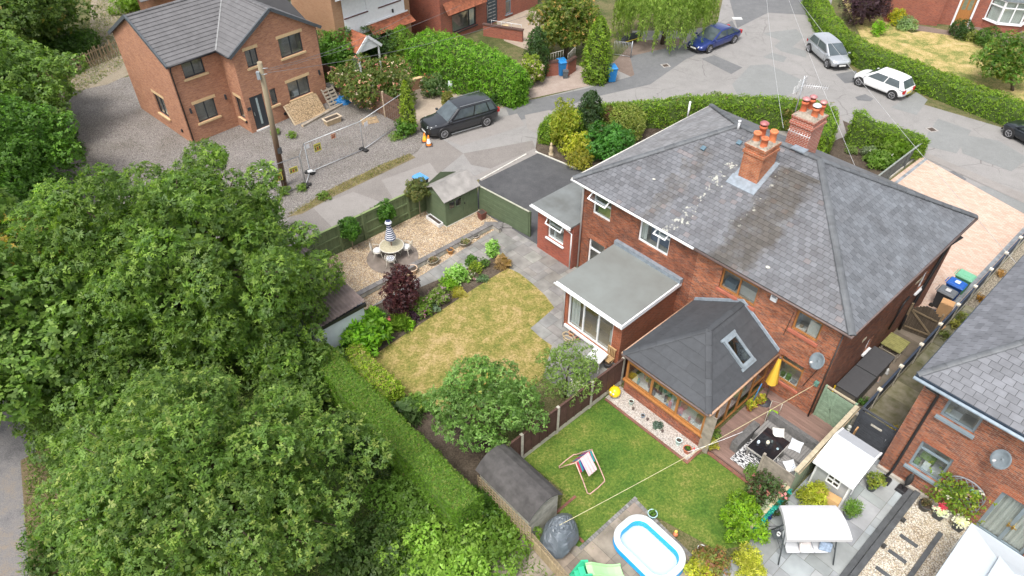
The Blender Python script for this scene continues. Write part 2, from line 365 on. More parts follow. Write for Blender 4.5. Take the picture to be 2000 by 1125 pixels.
def slates(mb, pts, rowh=.22, sw=.3, th=.014, m=0, jit=.25, cfn=None, bond=.5, gap=.012, hvar=0.0):
    """cover the flat convex polygon pts (eave edge first, counter-clockwise from outside) with overlapping slates"""
    pts=[Vector(p) for p in pts]; t=(pts[1]-pts[0]).normalized(); n=(pts[1]-pts[0]).cross(pts[2]-pts[0]).normalized(); b=n.cross(t)
    o=pts[0]; uv=[((p-o).dot(t),(p-o).dot(b)) for p in pts]
    H=max(p[1] for p in uv); U0=min(p[0] for p in uv); U1=max(p[0] for p in uv)
    rows=int(H/rowh)+1
    for j in range(rows):
        off=(j%2)*sw*bond+ random.uniform(-.01,.01)
        k=0; u=U0-sw+off
        while u<U1:
            wd=sw*(1+random.uniform(-hvar,hvar)); a0,a1=u+gap/2,u+wd-gap/2; v0=j*rowh+random.uniform(-.006,.006)*jit*4; v1=(j+1)*rowh+.012
            poly=clip2([(a0,v0),(a1,v0),(a1,v1),(a0,v1)],uv); u+=wd
            if len(poly)<3: continue
            lift=th+random.uniform(0,.006)*jit
            c=(random.uniform(.75,1.2),)*3
            cc=cfn(((a0+a1)/2,(v0+v1)/2),(U1-U0,H)) if cfn else c
            def Z(p): return max(0.0,1-(p[1]-v0)/rowh)*lift+.004
            vs=[o+t*p[0]+b*p[1]+n*Z(p) for p in poly]; bs=[o+t*p[0]+b*p[1]-n*.002 for p in poly]; q=len(vs)
            mb.add(vs+bs,[tuple(range(q))]+[(i,q+i,q+(i+1)%q,(i+1)%q) for i in range(q) if abs(poly[i][1]-v0)<.004 or abs(poly[(i+1)%q][1]-v0)<.004],m,cc)
    mb.add(pts,[tuple(range(len(pts)))],m,(.3,.3,.3))
def ridge_tiles(mb, a, b, r=.13, seg=.45, c=(1,1,1), m=0, lift=.02, flat=.55):
    a=Vector(a); b=Vector(b); L=(b-a).length; n=max(1,int(L/seg)); d=(b-a)/n
    s=d.cross(Vector((0,0,1))).normalized(); up=s.cross(d).normalized()
    for i in range(n):
        p=a+d*i; q=p+d*.985; k=random.uniform(.8,1.15); cc=tuple(x*k for x in c); vs=[]
        for e,(pp,rr) in enumerate(((p,r*1.05),(q,r*.97))):
            for g in range(7):
                t=math.pi*g/6; vs.append(pp+s*math.cos(t)*rr+up*(math.sin(t)*rr*flat+lift-.03))
        mb.add(vs,[(g,g+1,8+g,7+g) for g in range(6)]+[(6,5,4,3,2,1,0),(7,8,9,10,11,12,13)],m,cc)
def gutter(name,parent,pts,mat,r=.055):
    g=MB(); g.tube(pts,r,8); return g.build(name,mat,parent)
# ------------------------------------------------------------------ foliage
def unit(a): return a/np.maximum(1e-9,np.linalg.norm(a,axis=1))[:,None]
class Leaves:
    def __init__(s): s.V=[]; s.C=[]
    def add(s, P, Nn, ln, pal, k=5, wd=.42, spread=1.0, up=.5, rnd=.7, bright=(.75,1.25), clump=None, fold=0, droop=0):
        P=np.asarray(P,float); n=len(P)
        if n==0: return
        R=RNG; nn=unit(Nn*.6+np.array([0,0,up])+R.normal(0,rnd*.6,(n,3)))
        t=unit(np.cross(nn,R.normal(0,1,(n,3)))); sd=np.cross(nn,t)
        if droop: t=unit(t*.4+np.array([0,0,-droop])); sd=unit(np.cross(nn,t)); nn=np.cross(t,sd)
        pal=np.array(pal,float); base=pal[R.integers(0,len(pal),n)]; br=R.uniform(*bright,n)
        if clump is not None: br=br*clump
        ln=ln*R.uniform(.7,1.25,n)
        for i in range(k):
            if k==1: ang=np.zeros(n); off=np.zeros(n)
            else:
                ang=(i-(k-1)/2)/(k-1)*2*spread+R.normal(0,.25,n); off=np.abs(ang)*0
            ax=t*np.cos(ang)[:,None]+sd*np.sin(ang)[:,None]+nn*R.normal(0,.18,n)[:,None]; pe=np.cross(nn,ax)
            b=P+R.normal(0,.12,(n,3))*ln[:,None]; tip=b+ax*ln[:,None]; mid=b+ax*(ln*.5)[:,None]+nn*(ln*.08)[:,None]
            w=(ln*wd*.5)[:,None]
            q=np.stack([b,mid+pe*w,tip,mid-pe*w],1)
            s.V.append(q); c=base*(br*R.uniform(.88,1.12,n))[:,None]; s.C.append(c)
    def build(s,name,parent=None,mat=None):
        V=np.concatenate(s.V).astype('f'); C=np.concatenate(s.C).astype('f'); n=len(V)
        me=bpy.data.meshes.new(name); me.vertices.add(n*4); me.vertices.foreach_set('co',V.ravel())
        me.loops.add(n*4); me.loops.foreach_set('vertex_index',np.arange(n*4,dtype='i'))
        me.polygons.add(n); me.polygons.foreach_set('loop_start',np.arange(0,n*4,4,dtype='i'))
        try: me.polygons.foreach_set('loop_total',np.full(n,4,'i'))
        except Exception: pass
        me.materials.append(mat or LEAF)
        ca=me.color_attributes.new('col','FLOAT_COLOR','CORNER'); cc=np.ones((n*4,4),'f'); cc[:,:3]=np.repeat(C,4,0)
        ca.data.foreach_set('color',cc.ravel()); me.update(calc_edges=True); me.validate()
        o=bpy.data.objects.new(name,me); COL.objects.link(o)
        if parent is not None: o.parent=parent
        return o
def blobs_on(c,r,k,fr=(.18,.3),zmin=-.5,seed=None,sy=1):
    """clumps spread over an ellipsoid"""
    out=[]; i=0
    for i in range(k):
        z=1-(i+.5)/k*(1-zmin); ph=i*2.399963+RNG.uniform(-.35,.35); s=math.sqrt(max(0,1-z*z))
        f=RNG.uniform(*fr); rad=RNG.uniform(.62,1.02)*(1+.10*math.sin(ph*3+z*2+k)+.07*math.sin(ph*5-z*3))
        d=np.array([s*math.cos(ph),s*math.sin(ph),z])
        out.append((np.array(c)+d*np.array(r)*rad,np.array(r)*f*RNG.uniform(.85,1.2)))
    return out
def blob_points(bl,dens,rad=(.76,1.1),low=-.6):
    """points on the outsides of blobs, those buried inside another dropped; returns P,N,clump brightness"""
    P=[];Nn=[];Cl=[]
    for c,r in bl:
        a=4*math.pi*((r[0]*r[1]+r[0]*r[2]+r[1]*r[2])/3); n=max(6,int(a*dens)); d=unit(RNG.normal(0,1,(n,3))); d=d[d[:,2]>low]
        P.append(c+d*r*RNG.uniform(*rad,len(d))[:,None]); Nn.append(unit(d/r)); Cl.append(np.full(len(d),RNG.uniform(.78,1.22)))
    P=np.concatenate(P);Nn=np.concatenate(Nn);Cl=np.concatenate(Cl); keep=np.ones(len(P),bool)
    for c,r in bl: keep&=(((P-c)/(r*.72))**2).sum(1)>1
    return P[keep],Nn[keep],Cl[keep]
def core_mesh(mb,c,r,k=.62,n=14,col=(.04,.06,.02)):
    pr=[]; vs=[];fs=[]
    for i in range(n+1):
        th=math.pi*i/n
        for j in range(2*n):
            ph=math.pi*j/n; q=k*random.uniform(.9,1.08)
            vs.append((c[0]+r[0]*q*math.sin(th)*math.cos(ph),c[1]+r[1]*q*math.sin(th)*math.sin(ph),c[2]+r[2]*q*math.cos(th)))
    for i in range(n):
        for j in range(2*n): fs.append((i*2*n+j,(i+1)*2*n+j,(i+1)*2*n+(j+1)%(2*n),i*2*n+(j+1)%(2*n)))
    mb.add(vs,fs,0,col)
def core_leaves(lv,c,r,pal,ln,dens,k=.7):
    a=4*math.pi*((r[0]*r[1]+r[0]*r[2]+r[1]*r[2])/3)*k*k; n=int(a*dens); d=unit(RNG.normal(0,1,(n,3)))
    lv.add(np.array(c)+d*np.array(r)*(k*RNG.uniform(.85,1.1,n))[:,None],d,ln,pal,k=2,wd=.8,up=.2,rnd=.5)
def tree(name,label,cat,base,c,r,pal,ln=.16,dens=26,nb=60,fr=(.18,.3),k=5,trunk=.2,limbs=7,zmin=-.45,accent=None,group=None,spread=1.1,wd=.42,up=.5,droop=0,low=-.6,rnd=.7,coredens=30,bright=(.75,1.25),jit=None):
    c=np.array(c,float); r=np.array(r,float); rt=thing(name,label,cat,(base[0],base[1],0),0,group); off=np.array([base[0],base[1],0])
    c=c-off; bl=blobs_on(c,r,nb,fr,zmin)
    P,Nn,Cl=blob_points(bl,dens,low=low); lv=Leaves()
    lv.add(P,Nn,ln,pal,k=k,spread=spread,wd=wd,clump=Cl,up=up,droop=droop,rnd=rnd,bright=bright)
    core_leaves(lv,c,r,pal,ln*1.7,coredens,.66)
    if accent:
        pal2,frac,ctr,rr=accent; q=RNG.random(len(P))<frac
        if ctr is not None: q&=np.linalg.norm(P-(np.array(ctr)-off),axis=1)<rr
        lv.add(P[q]+Nn[q]*RNG.uniform(.02,.22,(q.sum(),1)),Nn[q],ln*.95,pal2,k=k,spread=spread,wd=wd,up=up)
    lv.build('crown',rt)
    t=MB(); top=Vector(c)+Vector((0,0,r[2]*.2)); b0=Vector((0,0,0)); mid=Vector((c[0]*.4,c[1]*.4,max(.3,(c[2]-r[2]*.6))))
    t.tube([b0,b0.lerp(mid,.5)+Vector((trunk*.3,0,0)),mid,top],[trunk*1.25,trunk,trunk*.85,trunk*.3],9)
    for i in range(limbs):
        j=bl[(i*7+3)%len(bl)]; e=Vector(j[0])+(Vector(j[0])-Vector(c)).normalized()*float(j[1][0])*.8; s=mid.lerp(top,random.uniform(0,.6)); m_=s.lerp(e,.5)+Vector((0,0,.1*r[2]))
        t.tube([s,m_,e],[trunk*.34,trunk*.2,trunk*.05],6)
    t.build('trunk',BARK,rt)
    return rt
def bush(name,label,cat,px,py,h,rad,pal,z=0,ln=.09,dens=120,nb=16,fr=(.3,.5),k=3,wd=.5,fr_=None,accent=None,group=None,up=.5,loc=None,sz=None,rnd=.8,droop=0,bright=(.75,1.25)):
    """leafy shrub standing at photo pixel (px,py) of its foot"""
    p=G(px,py,z) if loc is None else Vector(loc); rt=thing(name,label,cat,p,0,group); rr=rad if isinstance(rad,(tuple,list)) else (rad,rad)
    c=np.array([0,0,h*.5]); r=np.array([rr[0],rr[1],h*.52])
    bl=blobs_on(c,r,nb,fr,-.7); P,Nn,Cl=blob_points(bl,dens,low=-.8); ok=P[:,2]>.01; P,Nn,Cl=P[ok],Nn[ok],Cl[ok]
    lv=Leaves(); lv.add(P,Nn,ln,pal,k=k,wd=wd,clump=Cl,up=up,rnd=rnd,droop=droop,bright=bright); core_leaves(lv,c,r*.98,pal,ln*1.5,50,.62)
    if accent:
        q=RNG.random(len(P))<accent[1]; lv.add(P[q]+Nn[q]*.04,Nn[q],accent[2] if len(accent)>2 else ln,accent[0],k=3,wd=.8,spread=2.5)
    lv.build('foliage',rt); s=MB()
    for i in range(4):
        a=i*1.7; s.tube([(0,0,0),(math.cos(a)*rr[0]*.2,math.sin(a)*rr[0]*.2,h*.3),(math.cos(a)*rr[0]*.5,math.sin(a)*rr[0]*.5,h*.6)],[.02,.015,.008],5)
    s.build('stem',BARK,rt)
    return rt
def spow(x,p): return np.sign(x)*np.abs(x)**p
def hedge(name,label,path,pal,ln=.07,dens=150,rnd=.3,group=None,core=(.05,.09,.02),k=3,jit=.05,accent=None,sq=.32,z0=0,wd=.55,topc=None):
    """clipped hedge along a path of (x, y, height, width) in world metres"""
    p=np.array(path,float); o=p[0,:2].copy(); rt=thing(name,label,'hedge',(o[0],o[1],z0),0,group); p[:,:2]-=o
    seg=np.linalg.norm(np.diff(p[:,:2],axis=0),axis=1); S=np.concatenate([[0],np.cumsum(seg)]); L=S[-1]
    def at(s):
        q=[np.interp(s,S,p[:,i]) for i in range(4)]; e=.15
        dx=np.interp(np.minimum(s+e,L),S,p[:,0])-np.interp(np.maximum(s-e,0),S,p[:,0]); dy=np.interp(np.minimum(s+e,L),S,p[:,1])-np.interp(np.maximum(s-e,0),S,p[:,1])
        l=np.hypot(dx,dy)+1e-9; return q,(dy/l,-dx/l),(dx/l,dy/l)
    def surf(s,th,f=1.0):
        q,sd,tg=at(s); a=spow(np.cos(th),sq)*q[3]/2*f; z=spow(np.sin(th),sq)*q[2]*f
        return np.stack([q[0]+sd[0]*a,q[1]+sd[1]*a,z],-1),sd,tg
    ns=max(4,int(L/.35)); nt_=14; mb=MB(); vs=[]
    ss=np.linspace(0,L,ns)
    for i,s in enumerate(ss):
        th=np.linspace(0,math.pi,nt_); s_=np.full(nt_,min(max(s,.08),L-.08)); v,_,_=surf(s_,th,.95); v+=RNG.normal(0,.012,v.shape); vs+= [tuple(x) for x in v]
    fs=[(i*nt_+j,i*nt_+j+1,(i+1)*nt_+j+1,(i+1)*nt_+j) for i in range(ns-1) for j in range(nt_-1)]+[tuple(range(nt_)),tuple(range((ns-1)*nt_,ns*nt_))[::-1]]
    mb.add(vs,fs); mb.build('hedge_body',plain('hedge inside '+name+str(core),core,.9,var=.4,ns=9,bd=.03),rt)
    wmean=p[:,3].mean(); hm=p[:,2].mean(); n=int(L*(wmean+2*hm)*dens); s=RNG.uniform(0,L,n); u=RNG.random(n)*(wmean+2*hm)
    # angle for sides or top
    z=np.where(u<hm,u/hm,np.where(u<hm+wmean,1.,(wmean+2*hm-u)/hm)); side=np.where(u<hm,1,np.where(u<hm+wmean,0,-1))
    a=np.where(side==0,((u-hm)/wmean*2-1),side.astype(float)); th=np.arctan2(z**(1/sq)*1.0,spow(a,1/sq))
    P,sd,tg=surf(s,th); Nn=np.stack([sd[0]*np.where(side==0,0,side),sd[1]*np.where(side==0,0,side),np.where(side==0,1.,.15)],-1)
    # lumpy surface
    lump=.04*np.sin(s*2.1+P[:,2]*3)+.03*np.sin(s*5.3+P[:,2]*4+u); P=P+Nn*(lump+RNG.normal(0,jit,n))[:,None]
    # ends
    ne=int(wmean*hm*dens*1.1)
    EP=[P];EN=[Nn]
    for e,sg in ((0,-1),(L,1)):
        q,sd2,tg2=at(np.full(ne,e*1.0)); a=RNG.uniform(-1,1,ne)*q[3]/2; zz=RNG.random(ne)*q[2]
        X=np.stack([q[0]+sd2[0]*a,q[1]+sd2[1]*a,zz],-1)+np.stack([tg2[0],tg2[1],tg2[0]*0],-1)*(sg*RNG.normal(0.0,jit,ne))[:,None]
        EP.append(X);EN.append(np.stack([tg2[0]*sg,tg2[1]*sg,tg2[0]*0+.1],-1))
    P=np.concatenate(EP);Nn=np.concatenate(EN)
    lv=Leaves(); lv.add(P,Nn,ln,pal,k=k,wd=wd,spread=1.6,up=.15,rnd=rnd+.4)
    for ac in (accent or []):
        m_=RNG.random(len(P))<ac[1]
        if len(ac)>2 and ac[2]=='top': m_&=Nn[:,2]>.8
        lv.add(P[m_]+Nn[m_]*.02,Nn[m_],ln,ac[0],k=k,wd=wd,spread=1.6,up=.15)
    lv.build('hedge_leaves',rt); return rt
def grass_tufts(name,label,poly_px,n,h,pal,kind='stuff',z=0,frw=None):
    """many single blades"""
    P=[]; pts=[G(*q,z) for q in poly_px]; xs=[p.x for p in pts]; ys=[p.y for p in pts]
    poly=[(p.x,p.y) for p in pts]
    def inside(x,y):
        r=False; j=len(poly)-1
        for i in range(len(poly)):
            xi,yi=poly[i]; xj,yj=poly[j]
            if (yi>y)!=(yj>y) and x<(xj-xi)*(y-yi)/(yj-yi)+xi: r=not r
            j=i
        return r
    while len(P)<n:
        x=random.uniform(min(xs),max(xs)); y=random.uniform(min(ys),max(ys))
        if inside(x,y): P.append((x,y,z+.01))
    P=np.array(P); lv=Leaves(); R=RNG
    lv.add(P,np.tile([0,0,1.],(n,1)),h,pal,k=2,wd=.16,up=-.2,rnd=1.2)
    for q in lv.V: q[:,:,2]=np.abs(q[:,:,2]-z)+z
    o=lv.build(name); props(o,label,'grass' if 'grass' in name else 'plants',None,kind); return o
def sheet(name,poly,z,mat,kind='structure',label=None,fr=None,px=True):
    vs=[]
    for q in poly:
        v=G(q[0],q[1]) if px else fr.W(q[0],q[1]); vs.append((v.x,v.y,z))
    mb=MB(); mb.add(vs,[tuple(range(len(vs)))])
    o=mb.build(name,mat,recalc=True); 
    if o.data.polygons[0].normal.z<0:
        o.data.flip_normals()
    return props(o,label,None,None,kind)
# ================================================================== GROUND
g=MB(); g.add([(-160,-30,0),(160,-30,0),(160,230,0),(-160,230,0)],[(0,1,2,3)])
props(g.build('ground',ground_mat('rough grass',[(.25,(.05,.07,.02)),(.45,(.10,.115,.04)),(.6,(.20,.17,.085)),(.75,(.10,.11,.05))],bd=.05)),None,None,None,'structure')
ROADM=ground_mat('worn asphalt',[(.3,(.22,.212,.205)),(.5,(.275,.265,.255)),(.7,(.32,.305,.295))],s1=.12,s2=25,fine=.25,bd=.006,s3=1.1,crack=.5,contrast=1.3)
LANEM=ground_mat('lane asphalt',[(.2,(.18,.165,.155)),(.5,(.235,.215,.20)),(.8,(.28,.26,.24))],s1=.3,s2=22,fine=.3,bd=.008,s3=1.5)
PATCHD=ground_mat('dark tarmac repair',[(.3,(.13,.132,.135)),(.6,(.17,.172,.175)),(.75,(.20,.20,.20))],s2=30,fine=.2,bd=.004)
PATCHG=ground_mat('grey tarmac repair',[(.3,(.205,.21,.205)),(.6,(.24,.245,.24)),(.75,(.27,.27,.265))],s2=30,fine=.2,bd=.004)
PATCHL=ground_mat('pale concrete road',[(.2,(.215,.198,.186)),(.5,(.26,.242,.228)),(.8,(.30,.28,.265))],s2=26,fine=.15,bd=.004)
sheet('road',[(430,560),(590,400),(745,330),(815,298),(850,250),(1000,205),(1150,168),(1232,112),(1235,60),(1330,60),(1400,50),(1425,-60),(1640,-60),(1612,55),(1650,130),(1790,200),(1960,250),(2090,262),(2090,470),(1800,306),(1640,246),(1500,300),(1300,265),(1060,262),(1050,300),(935,350),(820,400),(640,470),(560,600)],.006,ROADM)
def patch(poly,m,z=.010,name='road_patch'): return sheet(name,poly,z,m)
patch([(590,400),(745,330),(815,298),(850,262),(905,300),(830,362),(640,455),(560,520),(480,520)],LANEM)
patch([(745,352),(840,318),(862,350),(770,392)],PATCHL,.014); patch([(610,405),(690,375),(745,395),(650,445)],PATCHL,.014)
patch([(850,262),(1010,222),(1025,245),(900,285)],PATCHL,.014); patch([(905,300),(1040,275),(1050,300),(960,330),(920,322)],LANEM,.014)
patch([(985,205),(1100,183),(1150,172),(1232,150),(1330,100),(1345,112),(1270,165),(1160,190),(1040,228),(1000,240)],PATCHD,.012)
patch([(1025,225),(1075,215),(1090,240),(1050,262),(1030,252)],PATCHL,.018)
patch([(1490,65),(1555,57),(1570,72),(1548,92),(1575,100),(1575,113),(1525,100),(1512,90),(1525,80)],PATCHG,.012)
patch([(1465,128),(1500,126),(1570,158),(1560,178),(1520,192),(1440,185),(1430,165)],PATCHG,.012)
patch([(1490,112),(1508,103),(1537,112),(1530,122)],PATCHG,.014)
patch([(1632,145),(1672,138),(1680,160),(1650,163)],PATCHD,.012)
patch([(1740,210),(1790,180),(1812,195),(1790,225)],PATCHG,.012)
patch([(1670,190),(1690,184),(1706,193),(1700,198),(1675,196)],PATCHD,.014)
patch([(1832,232),(1897,255),(1868,300),(1808,285),(1812,260)],PATCHG,.012)
patch([(1872,262),(1950,275),(2010,310),(1975,335),(1880,300)],PATCHG,.013)
patch([(1830,340),(1862,334),(1888,350),(1872,362)],PATCHD,.013); patch([(1890,368),(1950,360),(2010,385),(2010,420),(1960,400)],PATCHG,.013)
patch([(1370,115),(1395,108),(1450,132),(1428,145)],PATCHD,.012)
patch([(1425,0),(1600,-20),(1590,30),(1500,25),(1440,55)],PATCHD,.011)
patch([(1230,110),(1330,88),(1430,40),(1440,60),(1350,112),(1240,150)],PATCHD,.013)
# drain covers and other iron set in the road
for px,py in ((1820,253),(1693,28),(1300,128),(1536,240)):
    p=G(px,py,.02); t=thing('manhole_cover',{1820:'square rusty iron cover set in the grey road repair near the corner hedge',1693:'iron cover in the road beside the purple tree',1300:'worn iron cover in the tarmac below the willow tree',1536:'iron cover in the road behind the chimneys'}[px],'manhole cover',p,.3,'covers in the road')
    b=MB(); b.box(-.3,-.3,-.02,.3,.3,.004); b.build('frame',plain('worn concrete collar',(.33,.31,.29),.9),t)
    b=MB(); b.box(-.2,-.2,.004,.2,.2,.009)
    for k in range(5): b.box(-.18,-.17+k*.08,.009,.18,-.13+k*.08,.013)
    b.build('lid',plain('rusty iron',(.10,.075,.06),.8,.3),t)
GRAVEL=speckle('yard gravel',[(.20,.18,.17),(.29,.27,.25),(.16,.145,.135),(.31,.285,.26),(.24,.21,.19),(.35,.32,.30)],27,bd=.03,bigc=(.78,.77,.73),bigs=.4)
sheet('gravel_yard',[(60,540),(95,330),(110,215),(140,170),(250,150),(330,100),(640,120),(790,190),(850,250),(850,262),(815,298),(745,330),(590,400),(430,560)],.004,GRAVEL)
EDGE=ground_mat('dry verge',[(.3,(.10,.09,.045)),(.5,(.22,.18,.10)),(.65,(.30,.25,.13)),(.8,(.12,.13,.05))],s2=30,bd=.03)
sheet('verge',[(560,425),(640,372),(745,322),(800,300),(812,308),(745,340),(650,385),(590,418)],.016,EDGE)
sheet('verge',[(95,230),(150,140),(175,60),(180,-30),(290,-30),(255,60),(265,140),(210,165),(140,180)],.010,ground_mat('scrubby track',[(.25,(.14,.13,.07)),(.42,(.30,.25,.18)),(.6,(.36,.31,.24)),(.68,(.13,.15,.06)),(.8,(.09,.13,.04))],s1=.5,s3=2.5,s2=16,bd=.06))
sheet('path',[(-200,1160),(-60,700),(0,760),(60,800),(70,880),(50,960),(90,1040),(110,1160)],.008,ground_mat('worn path',[(.3,(.13,.125,.13)),(.55,(.22,.21,.21)),(.68,(.26,.21,.16)),(.8,(.30,.24,.17))],s2=30,bd=.01))
sheet('verge',[(40,900),(110,860),(150,1160),(60,1160)],.010,ground_mat('dry leafy verge',[(.3,(.07,.07,.03)),(.5,(.20,.15,.09)),(.7,(.13,.12,.06)),(.8,(.25,.16,.08))],s2=20,bd=.04))
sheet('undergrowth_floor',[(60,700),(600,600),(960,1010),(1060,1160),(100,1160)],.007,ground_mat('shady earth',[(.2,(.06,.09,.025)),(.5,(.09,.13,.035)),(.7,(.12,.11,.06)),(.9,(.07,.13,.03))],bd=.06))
# drives and pavings
TARMAC=ground_mat('driveway tarmac',[(.2,(.06,.061,.065)),(.5,(.088,.089,.093)),(.85,(.13,.13,.132))],s1=.5,s2=30,fine=.2,bd=.004)
sheet('driveway',[(936,352),(1045,297),(1128,330),(1240,400),(1150,520),(1032,470),(928,412)],.008,TARMAC)
k=MB()
for a,b in (((938,351),(1028,301)),((1046,296),(1126,329))):
    k.bar(G(*a,.03),G(*b,.03),.09,.05)
props(k.build('driveway_edging',plain('pale edging',(.55,.53,.48),.8)),'','',None,'structure')
sheet('pavement',[(925,345),(1045,290),(1052,299),(940,354)],.018,PATCHL)
sheet('pavement',[(1015,170),(1050,140),(1100,120),(1170,140),(1150,168),(1040,192)],.016,ground_mat('pinkish concrete',[(.3,(.30,.235,.20)),(.6,(.38,.31,.27)),(.8,(.42,.36,.31))],s2=26,fine=.2,bd=.004))
sheet('pavement',[(790,170),(850,150),(1000,165),(1040,192),(1000,205),(850,250),(815,255),(800,215)],.012,ground_mat('beige concrete',[(.3,(.30,.24,.19)),(.6,(.40,.33,.26)),(.8,(.46,.39,.31))],s2=26,fine=.2,bd=.004))
sheet('pavement',[(960,20),(1080,20),(1060,110),(985,80)],.010,ground_mat('beige concrete',[],1))
sheet('pavement',[(1190,130),(1240,80),(1330,75),(1340,95),(1232,150)],.010,ground_mat('brown paving',[(.3,(.16,.12,.10)),(.7,(.26,.20,.17))],s2=30,bd=.004))
def poly_inside(poly,x,y):
    r=False; j=len(poly)-1
    for i in range(len(poly)):
        xi,yi=poly[i]; xj,yj=poly[j]
        if (yi>y)!=(yj>y) and x<(xj-xi)*(y-yi)/(yj-yi)+xi: r=not r
        j=i
    return r
def slabs(name,conv,unit_,mat,jointmat,z=.02,sizes=((2,2),(2,2),(1,1),(2,1),(1,2),(3,2)),tint=((.7,1.25),),fr=M,gap=.012,th=.012,hue=.04):
    """random-size flags on a grid, clipped to a convex outline given in frame coordinates"""
    x0=min(p[0] for p in conv);x1=max(p[0] for p in conv);y0=min(p[1] for p in conv);y1=max(p[1] for p in conv)
    nx=int((x1-x0)/unit_)+2;ny=int((y1-y0)/unit_)+2;used=set(); mb=MB()
    for j in range(ny):
        for i in range(nx):
            if (i,j) in used: continue
            random.shuffle(s_:=list(sizes))
            for a,b in s_+[(1,1)]:
                cells=[(i+p,j+q) for p in range(a) for q in range(b)]
                if all(c not in used for c in cells): break
            used.update(cells); X=x0+i*unit_;Y=y0+j*unit_
            pl_=clip2([(X+gap/2,Y+gap/2),(X+a*unit_-gap/2,Y+gap/2),(X+a*unit_-gap/2,Y+b*unit_-gap/2),(X+gap/2,Y+b*unit_-gap/2)],conv)
            if len(pl_)<3: continue
            k=random.uniform(*tint[0]); cc=(k*(1+random.uniform(-hue,hue)),k,k*(1+random.uniform(-hue,hue)))
            zz=z+random.uniform(0,.003); mb.prism(pl_,z-th,zz,0,cc)
    o=mb.build(name,[mat]); o.location=fr.o; o.rotation_euler=(0,0,fr.yaw); props(o,None,None,None,'structure')
    s=MB(); s.add([(p[0],p[1],z-.008) for p in conv],[tuple(range(len(conv)))]); q=s.build(name+'_bed',jointmat); q.location=fr.o; q.rotation_euler=(0,0,fr.yaw); props(q,None,None,None,'structure')
    return o
JOINT=plain('joint sand',(.13,.12,.10),.95,var=.3,ns=10)
FLAG=plain('grey flags',(.25,.24,.225),.85,var=.35,ns=1.5,bd=.004)
SLATEP=plain('slate grey porcelain',(.30,.32,.33),.6,var=.25,ns=1.2)
BROWNF=plain('brown flags',(.28,.235,.19),.9,var=.35,ns=1.8,bd=.004)
MOSSF=plain('mossy flags',(.27,.25,.18),.9,var=.4,ns=2.5,bd=.004,c2=(.13,.13,.06))
slabs('garden_path',[(-4.45,-9.3),(-3.15,-9.3),(-3.15,-2.3),(-2.0,-2.3),(-2.0,-.36),(-5.05,-.36),(-5.05,-1.15),(-4.45,-2.0)][0:3]+[(-3.15,-.36),(-5.05,-.36),(-5.05,-1.2)],.38,FLAG,JOINT,.022,tint=((.8,1.12),))
slabs('garden_path',[(-3.5,-2.3),(-1.9,-2.85),(1.35,-3.05),(2.6,-3.08),(2.6,-.01),(-3.5,-.36)],.38,FLAG,JOINT,.026,tint=((.8,1.12),))
slabs('garden_path',[(1.7,-4.85),(6.55,-6.4),(6.55,-3.5),(2.5,-3.0),(1.35,-3.0)],.42,FLAG,JOINT,.030,tint=((.8,1.15),))
slabs('garden_path',[(3.0,-6.4),(6.55,-6.4),(6.55,-4.5),(3.0,-4.7)],.42,FLAG,JOINT,.024,tint=((.8,1.15),))
PEA=speckle('golden gravel',[(.50,.36,.22),(.62,.50,.35),(.38,.25,.15),(.70,.60,.46),(.46,.36,.27),(.66,.48,.27),(.32,.24,.18)],26,bd=.02,bigc=(.74,.72,.70),bigs=.9)
sheet('gravel_garden',[(-8.95,-12),(-5.3,-12),(-5.3,-1.1),(-5.0,-.5),(-7.1,-.5),(-8.95,-.5)],.012,PEA,fr=M,px=False)
sheet('gravel_strip',[(-5.2,-12),(-4.3,-12),(-4.3,-1.1),(-5.2,-1.1)],.014,PEA,fr=M,px=False)
sheet('flower_bed',[(-4.42,-9.5),(-3.2,-2.1),(-2.2,-2.5),(-1.2,-11.9),(-4.4,-11.9)][0:5],.030,SOIL,fr=M,px=False)
sheet('flower_bed',[(-2.2,-10.9),(3.4,-10.2),(8.0,-10.4),(8.0,-13.2),(-2.6,-13.2)],.018,SOIL,fr=M,px=False)
LAWN1=ground_mat('parched lawn',[(.15,(.12,.16,.035)),(.38,(.21,.21,.05)),(.54,(.33,.27,.09)),(.68,(.44,.33,.15)),(.88,(.52,.39,.21))],s1=.45,contrast=2.3,s3=1.9,s2=13,fine=.4,bd=.03,w2=.5,w3=.3)
sheet('lawn',[(992,524),(1015,535),(1040,555),(1065,578),(1083,602),(1060,622),(1036,642),(1055,660),(1078,676),(1060,740),(1000,790),(900,815),(846,804),(812,785),(775,760),(722,700),(850,615),(930,562)],.036,LAWN1)
LAWN2=ground_mat('green lawn',[(.12,(.05,.12,.018)),(.38,(.085,.165,.025)),(.58,(.145,.205,.035)),(.74,(.25,.245,.07)),(.92,(.40,.30,.15))],s1=.4,contrast=2.2,s3=1.2,s2=12,fine=.4,bd=.03,w2=.4,w3=.3)
sheet('lawn',[(1022,896),(1195,766),(1200,790),(1345,894),(1386,884),(1480,945),(1520,990),(1500,1060),(1400,1075),(1256,996),(1130,1098),(1112,1080),(1085,1055),(1100,960)],.020,LAWN2)
slabs('pool_patio',[(10.75,-10.9),(13.9,-10.9),(13.9,-8.35),(10.75,-8.05)],.45,BROWNF,JOINT,.034,sizes=((2,2),(1,1),(2,1)),tint=((.75,1.15),))
slabs('pool_patio',[(9.0,-14),(13.9,-14),(13.9,-10.9),(10.75,-10.9),(9.0,-11.5)],.45,BROWNF,JOINT,.030,sizes=((2,2),(1,1),(2,1)),tint=((.75,1.15),))
ed=MB()
for i in range(26): ed.box(10.62,-8.0-i*.115-.1,.0,10.75,-8.0-i*.115,.045,0,(random.uniform(.6,1.1),)*3)
